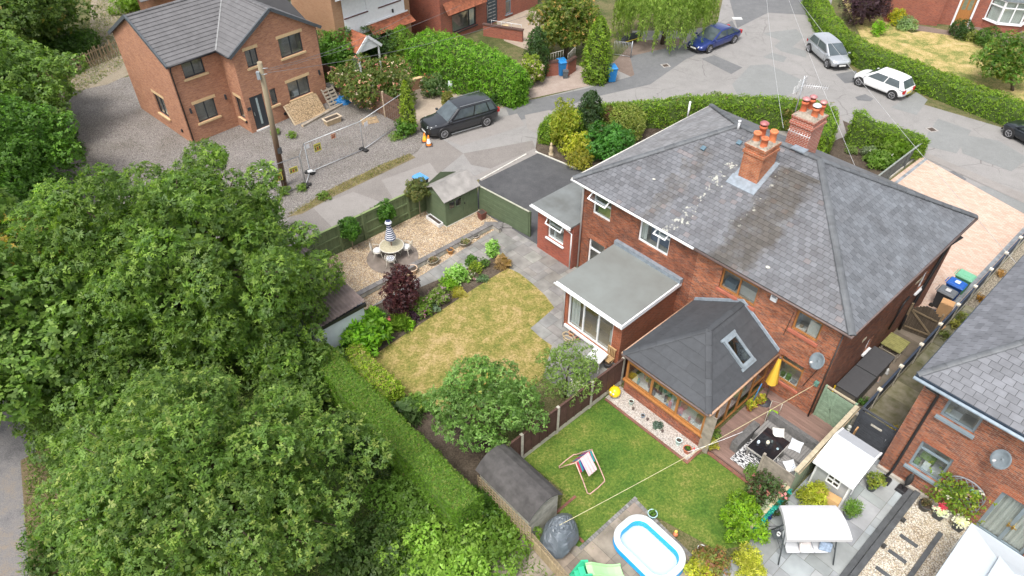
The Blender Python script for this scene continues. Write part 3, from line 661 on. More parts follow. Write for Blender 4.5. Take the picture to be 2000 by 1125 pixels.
for i in range(28): ed.box(10.7+i*.115,-8.2-i*.01,.0,10.8+i*.115,-8.05-i*.01,.046,0,(random.uniform(.6,1.1),)*3)
o=ed.build('patio_edging',plain('granite setts',(.25,.24,.23),.9)); o.location=M.o; o.rotation_euler=(0,0,M.yaw); props(o,None,None,None,'structure')
RED_ED=brickmat('brick edging',(.30,.11,.07),(.22,.09,.06),(.16,.12,.10),.11,.2,.01)
ed=MB(); ed.box(6.8,-5.45,.0,11.05,-5.34,.06); ed.box(10.95,-5.34,.0,11.05,-4.3,.058); ed.box(11.05,-4.5,0,14.3,-4.36,.06); ed.box(9.1,-10.75,0,9.2,-9.6,.05); ed.box(9.2,-10.75,0,10.6,-10.65,.05)
o=ed.build('lawn_edging',RED_ED); o.location=M.o; o.rotation_euler=(0,0,M.yaw); props(o,None,None,None,'structure')
sheet('gravel_border',[(6.75,-5.34),(10.95,-5.34),(10.95,-4.4),(6.75,-4.4)],.030,speckle('white chippings',[(.55,.50,.45),(.70,.66,.62),(.42,.38,.34),(.62,.56,.5)],40,bigc=(.85,.83,.8)),fr=M,px=False)
slabs('patio',[(14.42,-11.5),(17.4,-11.5),(17.4,.15),(14.42,.15)],.42,SLATEP,JOINT,.026,sizes=((3,2),(2,2),(1,1),(2,1),(2,3),(1,2),(3,3)),tint=((.8,1.18),))
sheet('gravel_garden',[(17.4,-11.5),(24,-11.5),(24,-.15),(17.4,-.15)],.012,speckle('cream gravel',[(.52,.45,.34),(.66,.60,.48),(.40,.33,.24),(.58,.52,.44),(.72,.68,.60)],24,bd=.02,bigc=(.85,.80,.74)),fr=M,px=False)
slabs('alley_floor',[(13.0,.2),(14.35,.2),(14.35,8.0),(13.0,8.0)],1.2,plain('dirty concrete',(.20,.165,.135),.9,var=.5,ns=1.3,c2=(.10,.085,.06)),JOINT,.016,sizes=((1,1),),gap=.008)
slabs('alley_path',[(14.45,.2),(15.95,.2),(15.95,11.6),(14.45,11.6)],.55,MOSSF,JOINT,.018,sizes=((2,1),(1,1),(2,2)),tint=((.75,1.2),))
sheet('gravel_strip',[(14.45,11.6),(15.95,11.6),(15.95,26),(14.45,26)],.010,speckle('alley shingle',[(.30,.26,.2),(.40,.35,.27),(.22,.19,.14)],22),fr=M,px=False)
# block paved drive in front of the right-hand half
BLOCK=brickmat('block paving',(.50,.34,.26),(.56,.44,.36),(.32,.25,.20),.22,.11,.006,vary=.0,dirt=(.9,.87,.85),big=1.2)
d=MB(); d.add([(9.6,10.1,.016),(13.0,10.1,.016),(13.0,8.0,.016),(14.3,8.0,.016),(14.3,18.0,.016),(9.6,17.2,.016)],[(0,1,2,3,4,5)])
def drive(poly,name,m,z):
    b=MB(); b.add([(x,y,z) for x,y in poly],[tuple(range(len(poly)))]); o=b.build(name,m,recalc=True)
    if o.data.polygons[0].normal.z<0: o.data.flip_normals()
    o.location=M.o; o.rotation_euler=(0,0,M.yaw); return props(o,None,None,None,'structure')
drive([(6.85,10.3),(11.5,10.3),(11.5,8.0),(14.3,8.0),(14.3,21.3),(7.0,23.3)],'driveway',BLOCK,.022)
e=MB()
for i in range(60): e.box(13.95,9+i*.21,.0,14.15,9.2+i*.21,.03,0,(random.uniform(.8,1.2),)*3)
for i in range(26): e.box(7.2,18.6+i*.18,.0,7.38,18.77+i*.18,.031,0,(random.uniform(.8,1.2),)*3)
o=e.build('driveway_border',plain('charcoal blocks',(.24,.26,.28),.85)); o.location=M.o; o.rotation_euler=(0,0,M.yaw); props(o,None,None,None,'structure')
sheet('kerb_strip',[(1800,306),(1812,300),(2060,405),(2060,425)],.026,PATCHL)
drive([(-1,10),(6.8,10),(6.7,23.4),(1.2,24),(1.5,17)],'flower_bed',SOIL,.018)
drive([(-3,17),(1.6,17),(2.6,22.3),(1.0,24.5),(-.2,22.5)],'front_path',PATCHL,.024)
drive([(1.9,16.0),(6.7,16.0),(6.6,19.0),(4.6,19.0),(2.6,19.3)],'lawn',ground_mat('dead lawn',[(.3,(.40,.25,.08)),(.6,(.55,.36,.13)),(.8,(.45,.36,.14))],s2=20,bd=.03),.030)
sheet('flower_bed',[(1045,296),(1052,250),(1120,210),(1500,210),(1380,330),(1128,328)],.012,SOIL)
# far corner garden across the road
sheet('lawn',[(1640,-10),(1780,65),(1830,55),(1960,90),(2060,130),(2060,220),(1960,200),(1800,140),(1690,90)],.020,ground_mat('parched front lawn',[(.30,(.12,.17,.04)),(.43,(.22,.24,.07)),(.52,(.42,.34,.13)),(.62,(.55,.42,.20)),(.75,(.58,.44,.26))],s1=.5,s3=1.5,s2=14,fine=.35,bd=.03,w2=.4,w3=.3))
sheet('front_path',[(1770,45),(1850,60),(1870,42),(2010,62),(2030,100),(1960,95),(1860,70),(1775,58)],.026,ground_mat('brown paving',[],1))
# ================================================================== BUILDINGS
SLATE=plain('roof slate',(.145,.15,.16),.55,var=.28,ns=1.3,c2=(.105,.105,.11),bd=.004,stretch=(1,1,1))
SLATE2=plain('roof slate pale',(.15,.155,.17),.6,var=.2,ns=2.5,bd=.004)
LEAD=plain('lead flashing',(.25,.29,.33),.5,.2,var=.25)
RIDGE=plain('ridge tile',(.105,.112,.12),.6,var=.25,ns=4)
MORTAR=plain('lichen and mortar',(.55,.54,.47),.95,var=.4,ns=9)
# ---- semi-detached pair
hs_=mthing('semi_detached_house','pair of old red brick semi-detached houses with hipped slate roof and two chimneys','house')
W0,W1,D0,D1,EZ=0,12.98,0,10.1,5.1
rear=Plane((0,0),(1,0),(0,-1)); side=Plane((W1,0),(0,1),(1,0)); left=Plane((0,0),(0,1),(-1,0)); front=Plane((0,D1),(1,0),(0,1))
H_W1=(.68,1.76,3.62,4.93); H_W2=(3.42,5.08,3.60,4.97); H_W3=(.62,1.62,.1,2.15); H_W4=(7.74,9.42,3.62,4.97); H_W5=(11.08,12.15,3.68,4.92); H_W6=(11.09,12.12,.92,2.27)
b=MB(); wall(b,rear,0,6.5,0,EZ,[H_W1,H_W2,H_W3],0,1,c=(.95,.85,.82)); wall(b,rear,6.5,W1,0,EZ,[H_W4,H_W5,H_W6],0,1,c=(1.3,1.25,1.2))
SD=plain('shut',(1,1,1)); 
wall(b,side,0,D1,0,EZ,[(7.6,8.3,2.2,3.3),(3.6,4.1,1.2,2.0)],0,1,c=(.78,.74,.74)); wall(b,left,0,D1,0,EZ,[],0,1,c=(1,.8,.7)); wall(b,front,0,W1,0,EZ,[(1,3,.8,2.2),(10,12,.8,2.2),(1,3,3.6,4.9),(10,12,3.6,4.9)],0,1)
b.box(.05,.05,EZ-.04,W1-.05,D1-.05,EZ-.02,1)
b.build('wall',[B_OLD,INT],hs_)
# soldier-course heads and red sills
for h in (H_W5,H_W6,H_W3,(7.72,9.43,0,4.973)):
    ob=MB(); ob.pbox(rear,h[0]-.12,h[1]+.12,h[3]+.002,min(h[3]+.24,5.085),-.02,.012); ob.build('lintel',B_ORANGE,hs_)
RSILL=plain('red sill',(.42,.13,.08),.8,var=.2)
window(hs_,rear,*H_W1,WHITE,.07,sill=False,openers=[(0,1,.55,1,1.0)],hbars=(.55,),inside=[(.1,.9,0,.5,.3,.5,(.35,.4,.15))])
window(hs_,rear,*H_W2,WHITE,.07,vbars=(.62,),hbars=((.62,.62,1),),sill=False,openers=[(.6,1,.62,1,1.0)],curtain=[(0,.2)],inside=[(.2,.95,0,.75,.5,.9,(.08,.13,.25))])
window(hs_,rear,*H_W3,WHITE,.08,vbars=(),hbars=(.7,),sill=False)
window(hs_,rear,*H_W4,OAK,.075,vbars=(.5,),hbars=(.72,),sillmat=RSILL,silld=.13,sillout=.06,inside=[(.45,.9,0,.45,.35,.7,(.75,.72,.68)),(.05,.35,.0,.3,.3,.6,(.2,.25,.3))])
window(hs_,rear,*H_W5,OAK,.075,hbars=(.75,),sillmat=RSILL,silld=.13,sillout=.06,inside=[(.5,.88,0,.7,.2,.5,(.8,.78,.72)),(.1,.45,0,.12,.15,.4,(.75,.7,.65)),(.2,.3,0,.25,.2,.3,(.4,.3,.2))])
window(hs_,rear,*H_W6,OAK,.075,hbars=(.75,),sillmat=RSILL,silld=.13,sillout=.06,inside=[(.1,.9,0,.04,.15,.5,(.85,.85,.82)),(.15,.3,0,.25,.2,.35,(.12,.2,.06)),(.38,.55,0,.3,.2,.35,(.15,.3,.08)),(.6,.8,0,.12,.2,.4,(.3,.3,.3))])
window(hs_,side,7.6,8.3,2.2,3.3,WHITE,.06); window(hs_,side,3.6,4.1,1.2,2.0,WHITE,.05)
# roof
ex0,ex1,ey0,ey1=-.42,13.28,-.3,10.32; RZ=7.82; ra=(4.3,5.0,RZ); rb=(8.15,5.0,RZ); ez=5.12
A_,B_,C_,D_=(ex0,ey0,ez),(ex1,ey0,ez),(ex1,ey1,ez),(ex0,ey1,ez)
def mossy_slate():
    m=SLATE.copy(); m.name='lichened slate'; nt=m.node_tree; p=nt.nodes['Principled BSDF']; src=p.inputs['Base Color'].links[0].from_socket
    ob=vecs(nt,'obj'); sp=node(nt,'ShaderNodeSeparateXYZ'); nt.links.new(ob,sp.inputs[0])
    def band(x0,w,y1,thr,sc,soft=.03,y0=-1):
        def mth(op,a,b):
            n=node(nt,'ShaderNodeMath',operation=op)
            for i,v in enumerate((a,b)):
                if isinstance(v,(int,float)): n.inputs[i].default_value=v
                else: nt.links.new(v,n.inputs[i])
            return n.outputs[0]
        wob=mth('MULTIPLY',mth('SUBTRACT',noise(nt,ob,1.1,3,.6),.5),1.6); d=mth('ABSOLUTE',mth('SUBTRACT',mth('ADD',sp.outputs[0],wob),x0),0); k=mth('SUBTRACT',1,mth('DIVIDE',d,w)); k=mth('MAXIMUM',k,0)
        yy=mth('MULTIPLY',mth('LESS_THAN',sp.outputs[1],y1),mth('GREATER_THAN',sp.outputs[1],y0)); nz=noise(nt,ob,sc,6,.7)
        f=mth('MULTIPLY',mth('MULTIPLY',mth('MINIMUM',mth('MULTIPLY',k,1.8),1),yy),nz); return ramp(nt,f,[(thr,0.),(thr+soft,1.)])
    c=mixc(nt,src,(.62,.55,.45),band(8.0,1.3,4.2,.20,1.6,.3),mode='MULTIPLY'); c=mixc(nt,c,(.8,.74,.66),band(3.9,.8,3.6,.34,2.2,.3),mode='MULTIPLY')
    c=mixc(nt,c,(.40,.40,.35),band(5.25,.5,3.4,.555,4.5,.04)); c=mixc(nt,c,(.36,.35,.30),band(7.3,.5,4.3,.59,4.5,.05,y0=1.2))
    c=mixc(nt,c,(.40,.39,.33),band(6.5,9,9,.71,5))
    nt.links.new(c,p.inputs['Base Color']); return m
MSLATE=mossy_slate()
def slcol(uv,sz):
    u,v=uv; k=random.uniform(.80,1.2); c=[k,k*1.0,k*1.02]
    x=u+ex0
    if random.random()<.06: c=[k*1.15,k*1.02,k*.98]
    
    return tuple(c)
r=MB(); slates(r,[A_,B_,rb,ra],.205,.26,cfn=slcol,gap=.016,th=.018); slates(r,[B_,C_,rb],.205,.26,gap=.016,th=.018,cfn=lambda a,b:(lambda k:(k*.96,k,k*1.03))(random.uniform(.82,1.22))); slates(r,[C_,D_,ra,rb],.215,.27)
r.build('roof',MSLATE,hs_)
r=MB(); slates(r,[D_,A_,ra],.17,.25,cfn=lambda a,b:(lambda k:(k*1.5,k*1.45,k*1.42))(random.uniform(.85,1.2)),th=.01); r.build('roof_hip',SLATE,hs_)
r=MB(); r.box(ex0+.06,ey0+.06,ez-.16,ex1-.06,ey1-.06,ez-.012); r.build('soffit',plain('soffit grey',(.35,.34,.33)),hs_)
rt=MB()
for a,c in ((A_,ra),(B_,rb),(C_,rb),(D_,ra)): ridge_tiles(rt,c,(a[0],a[1],a[2]+.03),.15,.45)
ridge_tiles(rt,ra,rb,.16,.45); rt.build('ridge_tiles',RIDGE,hs_)
fl=MB(); sl_=(RZ-ez)/(5.0-ey0)
def rz(y): return ez+(y-ey0)*sl_
fl.hexa([(5.6,2.55,rz(2.55)+.0),(6.95,2.55,rz(2.55)+.0),(6.95,3.0,rz(3.0)),(5.6,3.0,rz(3.0)),(5.6,2.55,rz(2.55)+.04),(6.95,2.55,rz(2.55)+.04),(6.95,3.0,rz(3.0)+.04),(5.6,3.0,rz(3.0)+.04)])
for x0,x1 in ((5.66,5.85),(6.75,6.94)): fl.hexa([(x0,3.0,rz(3.0)),(x1,3.0,rz(3.0)),(x1,4.15,rz(4.15)),(x0,4.15,rz(4.15)),(x0,3.0,rz(3.0)+.045),(x1,3.0,rz(3.0)+.045),(x1,4.15,rz(4.15)+.045),(x0,4.15,rz(4.15)+.045)])
fl.box(6.9,4.8,RZ+.04,7.5,5.2,RZ+.09)
fl.build('lead_flashing',LEAD,hs_)
POTR=plain('chimney pot',(.62,.20,.09),.8,var=.25,ns=5); CEM=plain('mossy cement',(.30,.26,.21),.95,var=.5,ns=7,bd=.02)
STK=brickmat('chimney brick orange',(.54,.16,.06),(.38,.10,.045),(.42,.29,.19),vary=.3,dirt=(.5,.42,.38),big=2.0,ms=.014)
STK2=brickmat('chimney brick red',(.44,.12,.065),(.34,.09,.055),(.55,.42,.36),vary=.35,dirt=(.85,.8,.75))
def chimney(x0,y0,x1,y1,zb,zt,mat,pots,kind):
    c=MB(); c.box(x0,y0,zb,x1,y1,zt-.42); c.box(x0-.05,y0-.05,zt-.42,x1+.05,y1+.05,zt-.30); c.box(x0-.01,y0-.01,zt-.30,x1+.01,y1+.01,zt-.12)
    c.box(x0-.04,y0-.04,zt-.12,x1+.04,y1+.04,zt-.03); o=c.build('chimney',mat,hs_)
    f=MB(); f.hexa([(x0-.02,y0-.02,zt-.03),(x1+.02,y0-.02,zt-.03),(x1+.02,y1+.02,zt-.03),(x0-.02,y1+.02,zt-.03),(x0+.18,y0+.2,zt+.1),(x1-.18,y0+.2,zt+.1),(x1-.18,y1-.2,zt+.1),(x0+.18,y1-.2,zt+.1)])
    f.build('flaunching',CEM,o)
    for (px_,py_,h,r_,col,cap) in pots:
        p=MB(); z=zt+.02; p.lathe(px_,py_,[(r_*1.1,z),(r_*.98,z+.05),(r_*.9,z+h*.75),(r_*1.12,z+h*.8),(r_*1.12,z+h*.92),(r_*.95,z+h),(r_*.75,z+h),(r_*.7,z+h*.6)],18,0,col)
        p.disc(px_,py_,z+h*.62,r_*.7,12,0,(.1,.08,.08))
        q=p.build('chimney_pot',POTR,o)
        if cap:
            for k in range(4): a=k*1.57+.4; 
            m2=MB()
            for k in range(4):
                a=k*1.5708+.4; m2.tube([(px_+math.cos(a)*r_*.8,py_+math.sin(a)*r_*.8,z+h-.03),(px_+math.cos(a)*r_*.8,py_+math.sin(a)*r_*.8,z+h+.1)],.012,5,0,(.2,.2,.2))
            m2.lathe(px_,py_,[(r_*1.25,z+h+.09),(r_*1.25,z+h+.12),(r_*.8,z+h+.17),(.001,z+h+.19)],18,0,cap); m2.build('pot_cowl',plain('cowl',(.8,.8,.8),.5,.3),q)
chimney(5.85,3.0,6.75,4.08,6.6,8.4,STK,[(6.08,3.32,.42,.15,(1,1,1),None),(6.5,3.22,.38,.145,(.95,.8,.75),None),(6.02,3.8,.5,.15,(.9,.7,.65),(.55,.2,.2)),(6.52,3.78,.5,.15,(1.15,1.1,1),None)],0)
chimney(6.0,6.15,7.0,7.2,6.7,8.6,STK2,[(6.2,6.55,.5,.14,(.9,.7,.65),(.6,.28,.28)),(6.75,6.5,.42,.145,(1,.9,.85),(.9,.9,.9)),(6.3,6.95,.5,.13,(.9,.7,.7),(.6,.28,.28)),(6.8,6.92,.45,.13,(.95,.8,.8),(.6,.3,.28))],0)
# roof vents, soil pipe, gutters
v=MB()
for x,y in ((3.75,3.4),(4.9,4.25)): v.cbox(x,y,rz(y)+.03,.2,.2,.07,0,0,None,Matrix.Rotation(math.atan(sl_),3,'X'))
v.build('roof_vent',plain('blue grey vent',(.10,.17,.22),.5),hs_)
v=MB(); v.tube([(4.42,4.75,7.7),(4.42,4.75,8.15)],.05,10); v.tube([(4.42,4.75,8.1),(4.42,4.75,8.16)],.065,10); v.tube([(-.9,9.0,4.6),(-.9,9.0,5.6)],.05,8); v.build('vent_pipe',WHITE,hs_)
for (x,y,s_) in ((9.35,.35,1),(2.9,1.3,.8)):
    v=MB(); v.disc(x,y,rz(y)+.05,.09*s_,10); v.build('lichen_spot',MORTAR,hs_)
gutter('gutter',hs_,[(ex0-.03,ey0-.05,ez-.05),(6.45,ey0-.05,ez-.05)],WHITE); gutter('gutter',hs_,[(6.5,ey0-.05,ez-.05),(ex1,ey0-.05,ez-.05),(ex1+.05,ey1,ez-.05)],plain('brown gutter',(.14,.10,.09),.6))
gutter('gutter',hs_,[(ex0-.05,ey0,ez-.05),(ex0-.05,ey1,ez-.05)],plain('cream gutter',(.6,.58,.52),.6))
gutter('downpipe',hs_,[(.12,-.33,ez-.1),(.12,-.1,4.75),(.12,-.1,0.05)],WHITE,.04)
gutter('downpipe',hs_,[(W1-.04,-.06,4.95),(W1-.04,-.06,.05)],plain('brown pipe',(.05,.035,.03),.5),.035)
gutter('soil_pipe',hs_,[(W1+.08,9.3,4.6),(W1+.35,9.25,4.62),(W1+.1,8.9,4.2),(W1+.1,7.7,.9),(W1+.1,7.6,.02)],BLACKP,.065)
gutter('waste_pipe',hs_,[(W1+.1,6.4,2.8),(W1+.1,6.0,2.6),(W1+.08,5.7,1.3)],BLACKP,.04)
v=MB(); v.pbox(side,6.9,7.5,3.1,3.2,.0,.02); v.pbox(side,2.7,3.0,2.5,2.62,0,.02); v.build('wall_plate',plain('cream render patch',(.6,.55,.4)),hs_)
# wires and aerial on the stack
ae=mthing('tv_aerial','metal television aerial on a long pole behind the ridge beside the chimneys','aerial',5.75,6.9,0)
v=MB(); v.tube([(0,0,7.2),(-.1,0.1,9.9)],.025,6); v.build('mast',STEEL,ae)
v=MB(); v.tube([(-.1,.1,9.5),(.85,.45,9.6)],.018,5)
for i in range(12):
    t=i/11; x=-.1+.95*t; y=.1+.35*t; v.tube([(x+.07,y-.2,9.5+t*.1),(x-.07,y+.2,9.5+t*.1)],.009,4)
for s_ in (-1,1):
    for k in range(5): v.tube([(-.15+s_*.06,.0-.35,9.5+s_*k*.07),(-.15+s_*.06,.45,9.5+s_*k*.07)],.009,4)
    v.tube([(-.1,-.2,9.5),(-.1,-.2,9.5+s_*.35)],.009,4); v.tube([(-.1,.3,9.5),(-.1,.3,9.5+s_*.35)],.009,4)
v.build('antenna',plain('white metal',(.7,.7,.7),.4,.5),ae)
ae=mthing('tv_aerial','small white rod aerial lying across the front of the rear chimney','aerial',6.4,5.95,7.95)
v=MB(); v.tube([(-.35,0,.0),(.7,0,.02)],.014,5)
for i in range(9): x=-.3+i*.12; v.tube([(x,-.05,-.08),(x,.05,.1)],.01,4)
v.build('antenna',plain('white metal',(.7,.7,.7),.4,.5),ae)
# left side extension (kitchen) with flat felt roof
sx0,sx1,sy0,sy1,sz=-2.45,0,-.45,3.3,2.62
Pse=Plane((sx0,sy0),(1,0),(0,-1)); b=MB()
wall(b,Pse,0,sx1-sx0-.0,0,sz,[(.72,1.82,1.1,2.46)],0,1,c=(1.15,1,1)); wall(b,Plane((sx0,sy0),(0,1),(-1,0)),0,sy1-sy0,0,sz,[],0,1); wall(b,Plane((sx0,sy1),(1,0),(0,1)),0,sx1-sx0,0,sz,[],0,1); wall(b,Plane((0.003,sy0),(0,1),(1,0)),0,.45,0,sz,[],0,1)
b.build('extension_wall',[B_RED,INT],hs_)
window(hs_,Pse,.72,1.82,1.1,2.46,WHITE,.07,hbars=(.62,),sillmat=WHITE,openers=[(0,1,.62,1,.55)],inside=[(.2,.3,0,.35,.25,.35,(.85,.85,.85))])
FELT=plain('grey felt',(.17,.185,.185),.85,var=.35,ns=1.2,c2=(.11,.115,.11),bd=.004)
b=MB(); b.box(sx0-.25,sy0-.2,sz,sx1,sy1+.1,sz+.09); b.build('flat_roof',FELT,hs_)
b=MB(); b.box(sx0-.28,sy0-.26,sz-.1,sx1-.0,sy0-.2,sz+.07); b.build('fascia',WHITE,hs_)
gutter('gutter',hs_,[(sx0-.3,sy0-.3,sz-.0),(-.1,sy0-.3,sz-.02)],WHITE,.05); gutter('downpipe',hs_,[(-.45,sy0-.3,sz-.05),(-.3,sy0-.06,sz-.35),(-.06,sy0-.06,sz-.4),(-.06,sy0-.06,.05)],WHITE,.035)
# rear flat-roofed extension with wide window
fx0,fx1,fy0,fz=2.55,5.88,-3.6,2.62
Pfe=Plane((fx0,fy0),(1,0),(0,-1)); b=MB(); hw=(.22,2.86,.28,2.36)
wall(b,Pfe,0,fx1-fx0,0,fz,[hw],0,1,depth=2.4,c=(1,.9,.85)); wall(b,Plane((fx1,fy0),(0,1),(1,0)),0,-fy0,0,fz,[],0,1,c=(.9,.9,.9)); wall(b,Plane((fx0,fy0),(0,1),(-1,0)),0,-fy0,0,fz,[],0,1)
b.build('extension_wall',[B_ORANGE,plain('warm room',(.36,.26,.15),.9,var=.3,ns=1)],hs_)
window(hs_,Pfe,*hw,WHITE,.08,vbars=(.34,.67),sillmat=WHITE,silld=.12,curtain=[(.03,.2)],inside=[(.42,.72,0,.55,.9,1.6,(.5,.36,.18)),(.48,.52,0,.8,.6,.7,(.8,.8,.78)),(.78,.84,0,.7,.6,.75,(.85,.82,.75)),(.88,.93,0,.6,.7,.8,(.5,.4,.25)),(0,1,-.24,-.2,.1,2.2,(.55,.5,.2))])
b=MB(); b.hexa([(fx0-.25,fy0-.25,fz+.0),(fx1+.12,fy0-.25,fz+.0),(fx1+.12,0,fz+.12),(fx0-.25,0,fz+.12),(fx0-.25,fy0-.25,fz+.1),(fx1+.12,fy0-.25,fz+.1),(fx1+.12,0,fz+.22),(fx0-.25,0,fz+.22)])
b.build('flat_roof',plain('pale grey felt',(.185,.20,.19),.85,var=.25,ns=.9,c2=(.15,.155,.145),bd=.003),hs_)
b=MB(); b.box(fx0-.28,fy0-.31,fz-.12,fx1+.18,fy0-.252,fz+.08); b.hexa([(fx1+.122,fy0-.25,fz-.12),(fx1+.18,fy0-.25,fz-.12),(fx1+.18,0,fz),(fx1+.122,0,fz),(fx1+.122,fy0-.25,fz+.085),(fx1+.18,fy0-.25,fz+.085),(fx1+.18,0,fz+.2),(fx1+.122,0,fz+.2)]); b.build('fascia',WHITE,hs_)
b=MB(); b.box(fx0-.25,-.2,fz+.2,fx1+.2,-.01,fz+.42); b.build('lead_flashing',LEAD,hs_)
gutter('gutter',hs_,[(fx0-.35,fy0-.35,fz-.02),(fx1+.1,fy0-.35,fz)],WHITE,.05); gutter('downpipe',hs_,[(fx0-.1,fy0-.33,fz-.06),(fx0+.05,fy0-.06,fz-.4),(fx0+.05,fy0-.06,.05)],WHITE,.035)
# conservatory with tiled roof
cx0,cx1,cy0,cz=6.98,10.82,-4.48,2.25
Pc=Plane((cx0,cy0),(1,0),(0,-1)); b=MB(); wall(b,Pc,0,cx1-cx0,0,.72,[],0,1,c=(1.15,1,1)); wall(b,Plane((cx0,cy0),(0,1),(-1,0)),0,-cy0,0,cz,[],0,1); wall(b,Plane((cx1,cy0),(0,1),(1,0)),0,.0001+0.5,0,.5,[],0,1)
b.build('conservatory_wall',B_OLD,hs_)
b=MB(); b.box(cx0+.12,cy0+.12,.5,cx1-.12,0,.52,0,(.9,.85,.8)); 
for i in range(46): x=random.uniform(cx0+.4,cx1-.4); y=random.uniform(cy0+.25,cy0+1.0) if i<34 else random.uniform(cy0+1,-.5); s_=random.uniform(.08,.28); b.cbox(x,y,.52,s_,s_*.8,random.uniform(.1,.5),random.random()*3,0,random.choice([(.7,.72,.75),(.15,.35,.6),(.8,.3,.35),(.75,.7,.6),(.2,.45,.45),(.9,.9,.9),(.35,.25,.2),(.1,.1,.12),(.7,.55,.25)]))
b.build('conservatory_contents',plain('household things',(.85,.85,.85),.7,var=.1),hs_)
window(hs_,Pc,0,cx1-cx0,.74,cz-.05,OAK,.1,vbars=(.335,.665),hbars=(.72,),sillmat=OAK,sillout=.07,dep=-.02)
b=MB()
for x0,x1 in ((.1,1.22),(1.35,2.5),(2.62,3.74)): b.pbox(Pc,x0,x1,1.88,2.12,-.14,-.13)
b.build('blind',INTW,hs_)
Pcs=Plane((cx1,cy0),(0,1),(1,0))
window(hs_,Pcs,.1,4.42,.05,cz-.05,OAK,.09,vbars=(.2,.38,.56,.78),hbars=((.33,0,.18),(.33,.79,1)),sill=False,dep=-.02)
b=MB(); b.pbox(Pc,3.86,4.28,0,cz-.1,.005,.05); b.build('timber_panel',WOODG,hs_)
rz0=cz+.05; rp=(8.95,-2.3,3.62); rw=(8.95,-.02,3.62); a0=(cx0-.15,cy0-.2,rz0); a1=(cx1+.15,cy0-.2,rz0); a2=(cx1+.15,-.02,rz0); a3=(cx0-.15,-.02,rz0)
CTILE=plain('charcoal roof panel',(.052,.056,.062),.75,var=.15,ns=5,bd=.003)
ck=lambda a,b:(random.uniform(.9,1.12),)*3
b=MB(); slates(b,[a0,a1,rp],.42,1.2,th=.02,cfn=ck,gap=.004); slates(b,[a1,a2,rw,rp],.42,1.2,th=.02,cfn=ck,gap=.004); slates(b,[a3,a0,rp,rw],.42,1.2,th=.02,cfn=ck,gap=.004); co_=b.build('conservatory_roof',CTILE,hs_)
b=MB()
for p,q in ((a0,rp),(a1,rp),(rp,rw)): ridge_tiles(b,q,p,.13,.6,flat=.28)
b.build('ridge_cap',CTILE,co_)
b=MB(); 
for p,q in ((a3,rw),(rw,a2)):
    p=Vector(p);q=Vector(q); n=14
    for i in range(n): s0=p.lerp(q,i/n); s1=p.lerp(q,(i+.96)/n); b.hexa([s0+Vector((0,-.06,.03)),s1+Vector((0,-.06,.03)),s1+Vector((0,-.005,.03)),s0+Vector((0,-.005,.03)),s0+Vector((0,-.03,.16)),s1+Vector((0,-.03,.16)),s1+Vector((0,-.005,.18)),s0+Vector((0,-.005,.18))])
b.build('lead_flashing',LEAD,co_)
# roof window on the right slope
ux=Vector((0,1,0)); sl=(Vector(a1)-Vector((rp[0],a1[1],rp[2]))); sl.normalize(); nrm=sl.cross(ux)*-1
if nrm.z<0: nrm=-nrm
c0=Vector((10.08,-1.75,0)); c0.z=rp[2]+(c0.x-rp[0])*(rz0-rp[2])/(a1[0]-rp[0])+.03
def rw_box(b,u0,u1,v0,v1,n0,n1,c=None): b.hexa([c0+ux*u+sl*v_+nrm*n for n in (n0,n1) for u,v_ in ((u0,v1),(u1,v1),(u1,v0),(u0,v0))],0,c)
b=MB(); 
for u0,u1,v0,v1 in ((-.38,.38,-.62,-.5),(-.38,.38,.5,.62),(-.38,-.28,-.5,.5),(.28,.38,-.5,.5)): rw_box(b,u0,u1,v0,v1,-.05,.1)
rw_box(b,-.46,.46,-.72,-.62,0,.05); rw_box(b,-.46,.46,.62,.74,0,.04)
o=b.build('roof_window',plain('skylight frame',(.22,.26,.29),.5),hs_)
b=MB(); rw_box(b,-.28,.28,-.5,.5,.04,.045); b.build('pane',glassmat('sky glass',(.45,.47,.47),.12),o)
b=MB(); rw_box(b,-.28,.28,-.5,.5,.0,.012,(.42,.40,.36)); rw_box(b,-.1,.28,-.5,-.3,.012,.02,(.6,.58,.5)); b.build('skylight_shaft',plain('shaft',(.8,.8,.8),.9),o)
gutter('gutter',hs_,[(a0[0],a0[1]-.05,a0[2]-.03),(a1[0]+.03,a1[1]-.05,a1[2]-.03)],plain('brown gutter',(.14,.10,.09),.6),.045); gutter('gutter',hs_,[(a1[0]+.05,a1[1],a1[2]-.03),(a2[0]+.05,a2[1]-.1,a2[2]-.03)],plain('tan gutter',(.42,.26,.17),.6),.045); gutter('gutter',hs_,[(a0[0]-.04,a0[1],a0[2]-.03),(a3[0]-.04,a3[1]-.1,a3[2]-.03)],plain('tan gutter',(.42,.26,.17),.6),.045)
b=MB(); b.pbox(rear,9.98,10.24,4.5,4.85,.0,.09,0,(1,1,1)); b.pbox(rear,10.02,10.2,4.68,4.8,.09,.095,0,(.35,.35,.38)); o=b.build('alarm_box',WHITE,hs_)
b=MB(); b.tube([(12.62,-.03,3.0),(12.58,-.03,2.6),(12.3,-.03,1.4)],.012,5); b.tube([(11.0,-.03,4.5),(10.9,-.03,3.2)],.01,4); b.build('cable',BLACKP,hs_)
